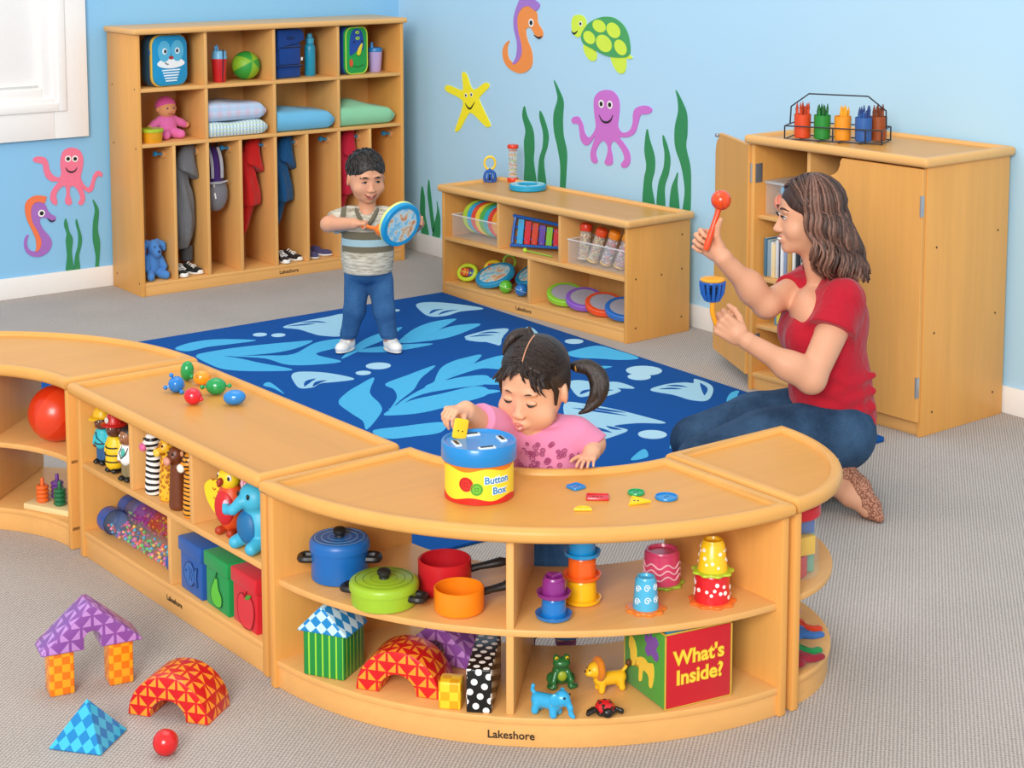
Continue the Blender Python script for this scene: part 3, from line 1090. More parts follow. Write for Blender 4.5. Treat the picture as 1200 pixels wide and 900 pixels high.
sh = art('shell', 'turtle_shell', 'R', '4AA35F', tr, .0005, .006)
for i in range(5):
    bs = MB()
    bs.prism(catmull(ART['turtle_spots'][i], 3), .0065, .0075, plain(LM, .7, .04), 0, 1, WM('R'))
    bs.build('shell_spot', sh)
eye(tr, ART['turtle_eye'][0], .012, 'R')
smile(tr, 'turtle_mouth', 'R', .005)
o = artroot('starfish_art', 'yellow smiling starfish cut-out on the pale blue wall', 'wall decoration', 'starfish', 'R', 'FFEE2B')
for c in ART['star_eyes']:
    eye(o, c, .011, 'R')
smile(o, 'star_mouth', 'R', .005)
o = artroot('octopus_art', 'purple smiling octopus cut-out above the low music shelf', 'wall decoration', 'purple_octopus', 'R', 'CB74CE')
for c in ART['oct_eyes_r']:
    eye(o, c, .019, 'R')
smile(o, 'oct_mouth_r', 'R', .0055)
for key, side, lab in (
        ('reed_a', 'L', 'broad green seaweed strip, leftmost of the three left of the coat cubbies'),
        ('reed_b', 'L', 'short green seaweed strip between the other two left of the coat cubbies'),
        ('reed_c', 'L', 'tall thin green seaweed strip right beside the coat cubbies'),
        ('reed_k', 'R', 'green seaweed blade in the room corner, leftmost of the three there'),
        ('reed_m', 'R', 'thinnest green seaweed blade in the room corner, middle of three'),
        ('reed_n', 'R', 'green seaweed blade in the room corner touching the music shelf end'),
        ('reed_d', 'R', 'green seaweed strip behind the rainmaker, leftmost of three'),
        ('reed_e', 'R', 'shortest green seaweed strip behind the blue ring on the music shelf'),
        ('reed_f', 'R', 'tallest green seaweed strip left of the purple octopus'),
        ('reed_g', 'R', 'broad green seaweed strip just right of the purple octopus'),
        ('reed_h', 'R', 'thin green seaweed strip right of the octopus, second of four'),
        ('reed_i', 'R', 'shortest stubby green seaweed strip above the right shelf end'),
        ('reed_j', 'R', 'tallest green seaweed strip above the right end of the music shelf')):
    artroot('seaweed_art', lab, 'wall decoration', key, side, '2F8A57', 'seaweed cut-outs on the walls')

# ------------------------------------------------------------------ rug
m, t = base('rug_pile', .95, .1)
n = t.noise(t.coord(), 300, 3, .7)
t.l(t.mix(t.math('MINIMUM', t.math('MULTIPLY_ADD', n, 1.8, -.4), 1), lin('0F4690'), lin('1F66B8')), t.b.inputs['Base Color'])
t.bump(n, .5, .003)
rugb = m


def pile(a, bq):
    m, t = base('rug_pile_' + a, .95, .1)
    n = t.noise(t.coord(), 330, 3, .7)
    t.l(t.mix(t.math('MINIMUM', t.math('MULTIPLY_ADD', n, 2.2, -.6), 1), lin(a), lin(bq)), t.b.inputs['Base Color'])
    return m


leafm, fishm, bubm = pile('3FA9DF', '62C6F0'), pile('8CC4E2', 'B6E0F2'), pile('A5D4EC', 'BFE4F4')
b = MB()
b.prism([(-2.82, -3.9), (-.63, -3.96), (-.605, -3.94), (-.507, -1.13), (-2.82, -1.17)], 0, .01, rugb, .003)
k = 0
for p in RUG_ART['leaf']:
    k += 1
    b.prism(catmull(p, 5), .0095, .0102 + .00004 * k, leafm)
for p in RUG_ART['fish']:
    k += 1
    b.prism(catmull(p, 5), .0095, .0102 + .00004 * k, fishm)
for x, y, r in RUG_ART['bubble']:
    k += 1
    b.prism([(x + r * math.cos(q * PI / 9), y + r * math.sin(q * PI / 9)) for q in range(18)], .0095, .0102 + .00004 * k, bubm)
for p in RUG_ART['stroke']:
    q = catmull(p, 5, False)
    k = len(q)
    b.tube([(x, y, .0118) for x, y in q], [.001 + .011 * math.sin(PI * i / (k - 1)) for i in range(k)], rugb, 6, False, .06)
tag(b.build('rug'), 'blue ocean rug with pale fish and leafy seaweed', 'rug')


# ------------------------------------------------------------------ furniture
def screws(par, pts, axis, name='screw_hole'):
    for p in pts:
        b = MB()
        q = Vector(p)
        d = Vector(axis) * .0012
        b.cyl(q - d, q + d, .0042, hole, n=10)
        b.build(name, par)


def logo(par, M, size=.022):
    b = MB()
    b.text('Lakeshore', size, ink, M, .0003, .0004)
    return tag(b.build('brand_mark', par), 'dark printed wordmark')


def front(x, z, y=-.0006):
    return Matrix(((1, 0, 0, x), (0, 0, -1, y), (0, 1, 0, z), (0, 0, 0, 1)))


def rect(x0, y0, x1, y1, r=.012):
    out = []
    for cx, cy, a in ((x0 + r, y0 + r, 180), (x1 - r, y0 + r, 270), (x1 - r, y1 - r, 0), (x0 + r, y1 - r, 90)):
        for k in range(4):
            q = R(a + 30 * k)
            out.append((cx + r * math.cos(q), cy + r * math.sin(q)))
    return out


def P(par, name, x0, y0, z0, x1, y1, z1, mat, bev=.002):
    b = MB()
    b.box(x0, y0, z0, x1, y1, z1, mat, bev)
    return b.build(name, par)


T = .018
# --- coat cubbies
LK = thing('coat_locker', 'tall maple coat cubbies holding bags, blankets and jackets', 'coat locker', (-1.674, -.3432, 0), R(0))
LL, LD, LH = 1.477, .325, 1.2335
P(LK, 'side_panel', 0, 0, 0, T, LD, LH, w_z)
P(LK, 'side_panel', LL - T, 0, 0, LL, LD, LH, w_z)
P(LK, 'back_panel', T, LD - .012, .03, LL - T, LD, LH, w_lz)
P(LK, 'plinth', T, .004, 0, LL - T, .02, .05, w_lx)
P(LK, 'bottom_board', T, .002, .046, LL - T, LD - .012, .062, w_lx)
P(LK, 'shelf', T, .001, .704, LL - T, LD - .012, .721, w_lx)
P(LK, 'shelf', T, .001, .964, LL - T, LD - .012, .981, w_lx)
DV = (.181, .356, .533, .725, .903, 1.089, 1.272)
for i, x in enumerate(DV):
    P(LK, 'divider', x - .008, .002, .062, x + .008, LD - .012, .704, w_lz)
    if i % 2:
        P(LK, 'divider', x - .008, .002, .721, x + .008, LD - .012, .964, w_lz)
        P(LK, 'divider', x - .008, .002, .981, x + .008, LD - .012, LH, w_lz)
b = MB()
b.box(-.018, -.018, LH, LL + .018, LD, LH + .028, w_edge, .011, 4)
b.build('top', LK)
screws(LK, [(0, .03, .98), (0, LD - .05, .985), (0, .03, .70), (0, LD - .05, .705), (0, .03, .06), (0, LD - .05, .07)], (1, 0, 0))
logo(LK, front(.79, .026, .0036), .026)
pegm, pegw = gloss('1F86B8'), wood('DCA56A', 'z')
for i, x in enumerate(DV + (LL - T + .008,)):
    b = MB()
    x1 = x - .008
    b.cyl((x1, .1, .655), (x1 - .01, .1, .655), .021, pegw, bev=.002)
    h = b.build('hook', LK)
    b = MB()
    b.lathe([(0, 0), (.007, 0), (.0065, .016), (.008, .022), (.0125, .029), (.0135, .036), (.011, .043), (0, .045)], pegm, 16, frame((x1 - .009, .1, .655), (x1 - 1, .1, .655 + .12)))
    b.build('peg', h)

# --- low music shelf
LW = thing('music_shelf', 'low maple storage shelf full of instruments by the pale wall', 'storage shelf', (-.5036, -1.1262, 0), R(-87.18))
L_, D_, H_ = 1.268, .372, .492
P(LW, 'side_panel', 0, 0, 0, T, D_, H_, w_z)
P(LW, 'side_panel', L_ - T, 0, 0, L_, D_, H_, w_z)
P(LW, 'back_panel', T, D_ - .012, .03, L_ - T, D_, H_, w_lz)
P(LW, 'plinth', T, .004, 0, L_ - T, .02, .05, w_lx)
P(LW, 'bottom_board', T, .002, .046, L_ - T, D_ - .012, .062, w_lx)
P(LW, 'shelf', T, .001, .262, L_ - T, D_ - .012, .279, w_lx)
P(LW, 'divider', .414 - .008, .002, .279, .414 + .008, D_ - .012, H_, w_lz)
P(LW, 'divider', .836 - .008, .002, .279, .836 + .008, D_ - .012, H_, w_lz)
P(LW, 'divider', .629 - .008, .002, .062, .629 + .008, D_ - .012, .262, w_lz)
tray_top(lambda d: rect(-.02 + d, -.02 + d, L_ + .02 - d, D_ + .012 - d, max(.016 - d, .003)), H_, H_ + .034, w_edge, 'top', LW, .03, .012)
screws(LW, [(L_, .05, .06), (L_, .2, .27), (L_, .05, .27), (L_, D_ - .05, .07), (L_, D_ - .05, .28), (L_, D_ - .05, .43)], (1, 0, 0))
logo(LW, front(.592, .026, .0036), .026)

# --- cabinet with doors
CB = thing('storage_cabinet', 'maple storage cabinet with its left door swung wide open', 'cabinet', (-.5233, -3.1929, 0), R(-87.7256))
L_, D_, H_ = .8103, .468, .942
P(CB, 'side_panel', 0, 0, 0, T, D_, H_, w_z)
P(CB, 'side_panel', L_ - T, 0, 0, L_, D_, H_, w_z)
P(CB, 'back_panel', T, D_ - .012, .03, L_ - T, D_, H_, w_lz)
P(CB, 'plinth', T, .012, 0, L_ - T, .03, .05, w_lx)
P(CB, 'bottom_board', T, .004, .05, L_ - T, D_ - .012, .068, w_lx)
P(CB, 'divider', .256, .02, .068, .272, D_ - .012, H_, w_lz)
for z in (.672, .435, .252):
    P(CB, 'shelf', T, .02, z - .016, .256, D_ - .012, z, w_lx)
    if z > .6:
        P(CB, 'shelf', .272, .03, z - .016, L_ - T, D_ - .012, z, w_lx)
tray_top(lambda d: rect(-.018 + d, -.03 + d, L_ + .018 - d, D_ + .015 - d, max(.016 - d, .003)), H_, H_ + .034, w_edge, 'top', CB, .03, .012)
# right door: an inward curved notch in its free upper corner
x0, x1, z0, z1 = .392, L_ - .004, .055, H_ - .006
dp = [(x0, z0), (x1, z0), (x1, z1), (x0 + .058, z1), (x0 + .05, z1 - .012)]
dp += [(x0 + .05 * math.cos(R(q)) , z1 - .012 - .05 * math.sin(R(q)) - .005) for q in (12, 35, 58, 80)]
dp += [(x0, z1 - .078)]
b = MB()
b.prism([(p[0], p[1]) for p in dp], 0, .018, w_z, .002, 1, Matrix(((1, 0, 0, 0), (0, 0, -1, -.001), (0, 1, 0, 0), (0, 0, 0, 1))))
rd = b.build('door', CB)
for z in (.81, .178):
    b = MB()
    b.box(x1 - .006, -.024, z - .036, x1 + .004, -.012, z + .036, metal, .003)
    b.cyl((x1 - .002, -.022, z - .036), (x1 - .002, -.022, z + .036), .005, metal)
    b.build('hinge', rd)
# left door, swung back towards the wall
LDO = bpy.data.objects.new('door', None)
b = MB()
dl = [(0, z0), (.4, z0), (.4, z1 - .078), (.392, z1 - .05), (.376, z1 - .028), (.35, z1 - .014), (.35, z1), (0, z1)]
b.prism([(p[0], p[1]) for p in dl], 0, .018, w_z, .002, 1, Matrix(((1, 0, 0, 0), (0, 0, -1, 0), (0, 1, 0, 0), (0, 0, 0, 1))))
LDO = b.build('door', CB, (-.012, -.004, 0), (0, 0, R(152)))
for z in (.83, .178):
    b = MB()
    b.box(-.014, -.021, z - .036, .03, -.017, z + .036, metal, .001)
    b.cyl((-.008, -.012, z - .036), (-.008, -.012, z + .036), .006, metal)
    b.build('hinge', LDO)
    b = MB()
    b.box(T, .004, z - .036, T + .003, .04, z + .036, plain('6C7078', .4), .001)
    b.build('hinge_leaf', CB)
b = MB()
b.box(.37, -.024, z1 - .02, .39, .006, z1 - .006, metal, .002)
b.build('latch', LDO)
screws(CB, [(L_, .06, .08), (L_, D_ - .06, .09), (L_, .06, .36), (L_, D_ - .06, .38), (L_, .06, .66), (L_, D_ - .06, .68)], (1, 0, 0))

# --- straight island shelf
ST = thing('island_shelf', 'straight low maple shelf with toy people and animals', 'storage shelf', (-3.2727, -3.2995, 0), R(-88.35))
L_, D_, H_ = 1.0436, .392, .466
P(ST, 'side_panel', .012, .012, 0, .012 + .026, D_, H_, w_z, .004)
P(ST, 'side_panel', L_ - .03, .012, 0, L_ - .004, D_, H_, w_z, .004)
P(ST, 'back_panel', .03, D_ - .014, .03, L_ - .03, D_ - .002, H_, w_lz)
P(ST, 'plinth', .038, .018, 0, L_ - .03, .036, .064, w_lx)
P(ST, 'bottom_board', .038, .014, .06, L_ - .03, D_ - .014, .078, w_lx, .004)
P(ST, 'shelf', .038, .014, .258, L_ - .03, D_ - .014, .275, w_lx)
P(ST, 'divider', .326, .016, .275, .344, D_ - .014, H_, w_lz)
P(ST, 'divider', .66, .016, .275, .678, D_ - .014, H_, w_lz)
P(ST, 'divider', .535, .016, .078, .553, D_ - .014, .258, w_lz)
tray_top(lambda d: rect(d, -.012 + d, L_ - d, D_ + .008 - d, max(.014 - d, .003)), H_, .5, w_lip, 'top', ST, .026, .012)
logo(ST, front(.562, .036, .0176), .02)


# --- curved shelves
def arc(O, r0, r1, a0, a1, n=40):
    A = [R(a0 + (a1 - a0) * i / n) for i in range(n + 1)]
    return [(O[0] + r1 * math.cos(a), O[1] + r1 * math.sin(a)) for a in A] + [(O[0] + r0 * math.cos(a), O[1] + r0 * math.sin(a)) for a in A[::-1]]


def sect(r0, r1, a0, a1, d, n=40):
    r0, r1 = r0 + d, r1 - d
    A, B = R(a0), R(a1)
    o, i = math.asin(d / r1), math.asin(d / r0)
    return ([(r1 * math.cos(q), r1 * math.sin(q)) for q in np.linspace(A + o, B - o, n + 1)] +
            [(r0 * math.cos(q), r0 * math.sin(q)) for q in np.linspace(B - i, A + i, n + 1)])


def plate(par, name, poly, z0, z1, mat, bev=.003):
    b = MB()
    b.prism(poly, z0, z1, mat, bev, 2)
    return b.build(name, par)


def radial(par, name, r0, r1, a, th, z0, z1, mat, side=0):
    c, s = math.cos(R(a)), math.sin(R(a))
    b = MB()
    b.box(r0, -th / 2 + side * th / 2, z0, r1, th / 2 + side * th / 2, z1, mat, .004, 2, Matrix(((c, -s, 0, 0), (s, c, 0, 0), (0, 0, 1, 0), (0, 0, 0, 1))))
    return b.build(name, par)


CV = thing('curved_shelf', 'quarter curved maple shelf with toy pots and cloth cube', 'curved shelf', (-2.38, -4.345, 0))
Z0 = (0, 0)
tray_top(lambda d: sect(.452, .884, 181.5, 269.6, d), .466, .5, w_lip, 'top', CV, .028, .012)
plate(CV, 'shelf', arc(Z0, .475, .855, 182, 269), .248, .265, w_lx, .004)
plate(CV, 'bottom_board', arc(Z0, .475, .862, 182, 269), .052, .069, w_lx, .004)
plate(CV, 'plinth', arc(Z0, .84, .857, 182.5, 268.5), 0, .054, w_lx, .002)
plate(CV, 'plinth', arc(Z0, .478, .494, 182.5, 268.5), 0, .054, w_lx, .002)
radial(CV, 'side_panel', .47, .868, 182.2, .022, 0, .466, w_z, 1)
radial(CV, 'side_panel', .47, .868, 269.4, .022, 0, .466, w_z, -1)
radial(CV, 'divider', .475, .852, 225.6, .018, .069, .466, w_lz)
P225 = Matrix.Rotation(R(225.6), 4, 'Z')
tm = Matrix.Translation((.8576 * math.cos(R(225.8)), .8576 * math.sin(R(225.8)), .026)) @ Matrix.Rotation(R(225.8 + 90), 4, 'Z') @ Matrix.Rotation(R(90), 4, 'X')
logo(CV, tm, .025)

CL = thing('curved_shelf', 'curved maple shelf at the picture edge holding the big orange ball', 'curved shelf', (-3.72, -3.27, 0))
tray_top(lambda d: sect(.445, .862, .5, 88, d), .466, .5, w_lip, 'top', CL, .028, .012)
plate(CL, 'shelf', arc(Z0, .462, .84, 1, 87), .248, .265, w_lx, .004)
plate(CL, 'bottom_board', arc(Z0, .458, .84, 1, 87), .052, .069, w_lx, .004)
plate(CL, 'plinth', arc(Z0, .462, .478, 1.5, 86.5), 0, .054, w_lx, .002)
plate(CL, 'plinth', arc(Z0, .82, .836, 1.5, 86.5), 0, .054, w_lx, .002)
radial(CL, 'side_panel', .456, .845, 1, .022, 0, .466, w_z, 1)
radial(CL, 'side_panel', .456, .845, 87.5, .022, 0, .466, w_z, -1)
radial(CL, 'divider', .46, .835, 44, .018, .069, .466, w_lz)

EU = thing('end_shelf', 'quarter round maple end shelf with lidded jar and cloth bags', 'end shelf', (-2.372, -4.778, 0))


def quart(d=0, n=30):
    rx, ry = .40 - d, .445 - d
    a0, a1 = -math.acos(d / rx), -math.asin(d / ry)
    return [(d, -d)] + [(rx * math.cos(a0 + (a1 - a0) * i / n), ry * math.sin(a0 + (a1 - a0) * i / n)) for i in range(n + 1)]


qp = quart()
tray_top(quart, .466, .5, w_lip, 'top', EU, .028, .012)
for nm, z0, z1, s in (('shelf', .248, .265, .93), ('bottom_board', .052, .069, .93)):
    plate(EU, nm, [(x * s + .01, y * s - .005) for x, y in qp], z0, z1, w_lx, .004)
pl = [(x * .915 + .01, y * .915 - .005) for x, y in qp]
pl2 = offset_poly(pl, .016)
b = MB()
k = len(pl)
b.loft([[(x, y, 0) for x, y in pl], [(x, y, .054) for x, y in pl], [(x, y, .054) for x, y in pl2], [(x, y, 0) for x, y in pl2]], w_lx, False)
b.build('plinth', EU)
P(EU, 'side_panel', .004, -.432, 0, .026, -.004, .466, w_z, .004)
P(EU, 'back_panel', .026, -.024, 0, .375, -.006, .466, w_z, .004)


def on(par, x, y, z):
    """a furniture-local spot in the world"""
    a = par.rotation_euler[2]
    c, s = math.cos(a), math.sin(a)
    return (par.location[0] + c * x - s * y, par.location[1] + s * x + c * y, z)


CAMYAW = R(53.0394 - 90)      # figure frames: x to the viewer's right, y away from the viewer
# ------------------------------------------------------------------ toys on the floor, foreground
TRI_P = pattern('triangle', '8A4FA0', 'C08BD0', .026, .3)
TRI_R = pattern('triangle', 'D3171E', 'FF9A2E', .024, .3)
CHK_O = pattern('check', 'F07A12', 'FFA91E', .0185, .35)
CHK_B = pattern('check', '0E7FC0', '3CB9DE', .02, .3, R(45))
CHK_W = pattern('check', '1583C6', 'BFE4F4', .02, .35, R(45))
CHK_Y = pattern('check', 'F2A912', 'FFCF2C', .02, .35)


def arch_block(name, label, loc, rz, mat, Ro=.1, ri=.045, d=.115, h0=0.0, group=None):
    pts = [(Ro * math.cos(R(a)), Ro * math.sin(R(a)) + h0) for a in range(0, 181, 9)]
    pts += [(ri * math.cos(R(a)), ri * math.sin(R(a)) + h0) for a in range(180, -1, -12)]
    b = MB()
    b.prism(pts, 0, d, mat, .004, 2, Matrix(((1, 0, 0, 0), (0, 0, 1, 0), (0, 1, 0, 0), (0, 0, 0, 1))))
    o = b.build(name, None, loc, (0, 0, rz))
    return tag(o, label, 'foam block', group)


def gable_block(name, label, loc, rz, mat, L=.235, h=.1, d=.09, hole_r=.022, hole_h=.035, group=None):
    l = L / 2
    pts = [(-l, 0)]
    if hole_r:
        pts += [(-hole_r, 0)] + [(hole_r * math.cos(R(a)), hole_h + hole_r * math.sin(R(a))) for a in range(180, -1, -15)] + [(hole_r, 0)]
    pts += [(l, 0), (l - .004, .007), (.006, h), (-.006, h), (-l + .004, .007)]
    b = MB()
    b.prism(pts, 0, d, mat, .003, 2, Matrix(((1, 0, 0, 0), (0, 0, 1, 0), (0, 1, 0, 0), (0, 0, 0, 1))))
    return tag(b.build(name, None, loc, (0, 0, rz)), label, 'foam block', group)


def cube_block(name, label, loc, rz, mat, w, d, h, group=None, bev=.004):
    b = MB()
    b.box(-w / 2, 0, 0, w / 2, d, h, mat, bev, 3)
    return tag(b.build(name, None, loc, (0, 0, rz)), label, 'foam block', group)


YH = CAMYAW + R(26)
hx, hy = -3.588, -4.147
ux, uy = math.cos(YH), math.sin(YH)
cube_block('foam_column', 'orange checked foam column under the left end of the purple roof', (hx - .07 * ux, hy - .07 * uy, 0), YH, CHK_O, .057, .058, .105, 'orange checked columns')
cube_block('foam_column', 'orange checked foam column under the right end of the purple roof', (hx + .068 * ux, hy + .068 * uy, 0), YH, CHK_O, .057, .058, .105, 'orange checked columns')
gable_block('foam_roof', 'purple triangle-print foam roof standing on two orange columns', (hx + .012 * uy, hy - .012 * ux, .1052), YH, TRI_P, .235, .1, .088, .02, .022)
b = MB()
w = .062
b.raw([(-w, -w, .003), (w, -w, .003), (w, w, .003), (-w, w, .003), (0, 0, .095), (-w + .002, -w + .002, 0), (w - .002, -w + .002, 0), (w - .002, w - .002, 0), (-w + .002, w - .002, 0)],
      [(0, 1, 4), (1, 2, 4), (2, 3, 4), (3, 0, 4), (0, 5, 6, 1), (1, 6, 7, 2), (2, 7, 8, 3), (3, 8, 5, 0), (5, 8, 7, 6)], CHK_B)
tag(b.build('foam_pyramid', None, (-3.70, -4.376, 0), (0, 0, CAMYAW - R(14))), 'blue checked foam pyramid on the carpet near the red ball', 'foam block')
arch_block('foam_arch', 'red triangle-print foam arch lying on the carpet', (-3.519, -4.394, 0), CAMYAW - R(17), TRI_R)
b = MB()
b.ball((0, 0, .028), .028, gloss('D81E22'), n=32)
b.torus(.028, .0007, plain('A01015', .5), Matrix.Translation((0, 0, .028)) @ Matrix.Rotation(R(60), 4, 'X'), 40, 6)
tag(b.build('small_ball', None, (-3.594, -4.541, 0)), 'small shiny red ball on the carpet in front', 'ball')

# ------------------------------------------------------------------ curved shelf, middle level: pots
blk = plain('1C1C1E', .45)


def spiral(par, r, z, mat, wd=.0008, n=3):
    for i in range(n):
        b = MB()
        b.torus(r * (.42 + .5 * i / max(1, n - 1)), wd, mat, Matrix.Translation((0, 0, z)), 48, 6, .5)
        b.build('groove', par)


def lug(b, r, z, a, s=1.0):
    c, q = math.cos(a), math.sin(a)
    P0 = [(r - .006, -.016 * s, z), (r + .016 * s, -.017 * s, z), (r + .024 * s, -.008 * s, z - .001), (r + .024 * s, .008 * s, z - .001), (r + .016 * s, .017 * s, z), (r - .006, .016 * s, z)]
    b.tube([(c * x - q * y, q * x + c * y, zz) for x, y, zz in catmull(P0, 4, False)], .0085 * s, blk, 8)


def pot(label, loc, hexc, r, hb, hl, rz, gh):
    t = thing('toy_pot', label, 'toy pot', loc, rz)
    mt, md = plain(hexc, .35, .05), plain(gh, .5)
    b = MB()
    b.lathe([(0, 0), (r - .006, 0), (r - .001, .003), (r, .008), (r, hb - .001), (r - .004, hb), (r - .005, hb - .004), (0, hb - .004)], mt, 48)
    b.build('body', t)
    b = MB()
    R1 = r + .004
    b.lathe([(r - .003, hb - .0005), (R1, hb - .0002), (R1, hb + hl * .55), (R1 - .002, hb + hl * .8), (R1 - .007, hb + hl), (0, hb + hl + .001)], mt, 48)
    l = b.build('lid', t)
    spiral(l, r - .004, hb + hl + .0004, md)
    b = MB()
    z = hb + hl
    b.lathe([(0, z), (.012, z), (.011, z + .006), (.0155, z + .011), (.0155, z + .018), (.011, z + .022), (0, z + .023)], blk, 20)
    b.build('knob', l)
    for a in (0, PI):
        b = MB()
        lug(b, r, hb * .68, a)
        b.build('handle', t)
    return t


pot('blue lidded toy pot with black knob on the curved shelf', (-3.114, -4.478, .2655), '1668B8', .0665, .072, .026, CAMYAW, '8FC0E8')
pot('lime green lidded toy pot, lower and wider than the blue one', (-3.113, -4.666, .2655), '9CC32E', .0745, .036, .02, CAMYAW - R(22), '5A7A18')


def saucepan(label, loc, hexc, r, h, rz, L=.1):
    t = thing('toy_saucepan', label, 'toy pan', loc, rz)
    mt = plain(hexc, .35, .05)
    b = MB()
    b.lathe([(0, 0), (r - .007, 0), (r - .002, .003), (r, .009), (r, h - .002), (r - .0025, h), (r - .005, h - .002), (r - .006, .008), (0, .006)], mt, 48)
    b.build('body', t)
    b = MB()
    b.tube([(r - .004, 0, h * .62), (r + .02, 0, h * .68), (r + .05, 0, h * .74), (r + L * .8, 0, h * .78), (r + L, 0, h * .78)], [.011, .0095, .012, .0135, .008], blk, 12, False, .8)
    b.build('handle', t)
    return t


saucepan('red toy saucepan with black handle behind the orange one', (-2.964, -4.690, .2655), 'C8202A', .061, .077, CAMYAW + R(9), .085)
saucepan('small orange toy saucepan with black handle on the curved shelf', (-3.004, -4.803, .2655), 'F58A16', .056, .055, CAMYAW + R(20), .07)


# stacking cups with flanges
def cup(label, loc, hexc, r0, r1, h, fl=None, fhex=None, deco=None, group=None, knob=False, scallop=False, rz=0):
    t = thing('stacking_cup', label, 'stacking cup', loc, rz, group)
    mt = plain(hexc, .28, .04, 30, .3)
    b = MB()
    z0 = .006 if fl else 0
    b.lathe([(0, z0), (r0, z0), (r0, z0 + .002), (r1, h - .008), (r1 - .003, h - .005), (r1 - .004, h), (r1 - .009, h), (r1 - .011, h - .006), (0, h - .006)], mt, 40)
    if not fl or fhex == hexc:
        pass
    b.build('body', t)
    if fl:
        b = MB()
        mf = plain(fhex, .3, .04, 30, .3)
        if scallop:
            n = 72
            pts = [((fl * (.93 + .07 * math.cos(9 * 2 * PI * i / n))) * math.cos(2 * PI * i / n), (fl * (.93 + .07 * math.cos(9 * 2 * PI * i / n))) * math.sin(2 * PI * i / n)) for i in range(n)]
            b.prism(pts, 0, .006, mf, .002, 2)
        else:
            b.lathe([(0, 0), (fl - .008, 0), (fl - .002, .004), (fl, .012), (fl - .003, .012), (fl - .009, .006), (0, .006)], mf, 48)
        b.build('flange', t)
    if knob:
        b = MB()
        b.prism([(-.014, -.012), (.016, -.006), (-.006, .016)], h - .006, h + .008, mt, .002)
        b.build('knob', t)
    if deco:
        deco(t, r0, r1, h)
    return t


def surf(r0, r1, h, a, z, lift=.0004):
    r = r0 + (r1 - r0) * (z - .008) / (h - .016) + lift
    return Vector((r * math.sin(a), -r * math.cos(a), z))


def dots(n, rad, seed=1):
    def f(t, r0, r1, h):
        rr = random.Random(seed)
        spots = []
        for i in range(400):
            a, z = rr.uniform(-PI / 1.6, PI / 1.6), rr.uniform(.018, h - .016)
            q = rad * rr.uniform(.7, 1.2)
            if all(math.hypot((a - a2) * r0, z - z2) > q + q2 + .003 for a2, z2, q2 in spots):
                spots.append((a, z, q))
            if len(spots) >= n:
                break
        b = MB()
        for a, z, q in spots:
            p = surf(r0, r1, h, a, z)
            b.cyl(p - Vector((math.sin(a), -math.cos(a), 0)) * .0006, p + Vector((math.sin(a), -math.cos(a), 0)) * .0006, q, white, n=12)
        b.build('dot_print', t)
    return f


def waves(t, r0, r1, h):
    b = MB()
    for j in range(3):
        P0 = [surf(r0, r1, h, R(a), h * (.3 + .17 * j) + .005 * math.sin(R(a) * 7)) for a in range(-110, 111, 5)]
        b.tube(P0, .002, plain('F2C2CF', .4), 6)
    b.build('wave_print', t)


def swirls(t, r0, r1, h):
    b = MB()
    for a, z in ((-48, .25), (-46, .62), (4, .3), (2, .66), (50, .3), (52, .66)):
        P0 = []
        for q in range(0, 540, 30):
            u = .0085 * (1 - q / 640)
            P0.append(surf(r0, r1, h, R(a) + u * math.cos(R(q)) / r0, h * z + .006 + u * math.sin(R(q))))
        b.tube(P0, .0011, white, 5)
    b.build('swirl_print', t)


ZS = .2655
cup('blue flanged stacking cup, lower cup of the purple topped stack', (-2.862, -4.962, ZS), '1878C8', .0285, .026, .048, .041, '1878C8', group='flanged cups in two stacks')
cup('purple flanged stacking cup with knob on top of the blue one', (-2.862, -4.962, ZS + .0485), '8A2A86', .0275, .025, .046, .038, '8A2A86', knob=True, group='flanged cups in two stacks')
cup('yellow flanged stacking cup at the bottom of the three-cup stack', (-2.754, -4.928, ZS), 'FFC21A', .034, .032, .054, .044, 'FFC21A', group='flanged cups in two stacks')
cup('orange flanged stacking cup in the middle of the three-cup stack', (-2.754, -4.928, ZS + .0545), 'F4661E', .0325, .0305, .052, .043, 'F4661E', group='flanged cups in two stacks')
cup('bright blue flanged stacking cup on top of the three-cup stack', (-2.754, -4.928, ZS + .107), '1A9ADF', .031, .029, .05, .042, '1A9ADF', group='flanged cups in two stacks')
cup('pink stacking cup with wavy white lines on a lime scalloped base', (-2.538, -4.955, ZS), 'DB4B78', .043, .041, .082, .053, '9CC23A', waves, 'scalloped cups', scallop=True, rz=CAMYAW)
cup('light blue swirl-print stacking cup on an orange scalloped base', (-2.671, -5.050, ZS), '4CB7E4', .029, .024, .078, .046, 'F5852A', swirls, 'scalloped cups', scallop=True, rz=CAMYAW)
cup('red dotted stacking cup carrying the yellow one', (-2.521, -5.105, ZS), 'DC1F2B', .0405, .039, .07, .055, 'F5742A', dots(16, .0055), 'scalloped cups', scallop=True, rz=CAMYAW)
cup('yellow dotted stacking cup on top of the red dotted one', (-2.521, -5.105, ZS + .0705), 'FFCB1F', .034, .0265, .075, .049, 'B7D334', dots(14, .004, 5), 'scalloped cups', scallop=True, rz=CAMYAW)

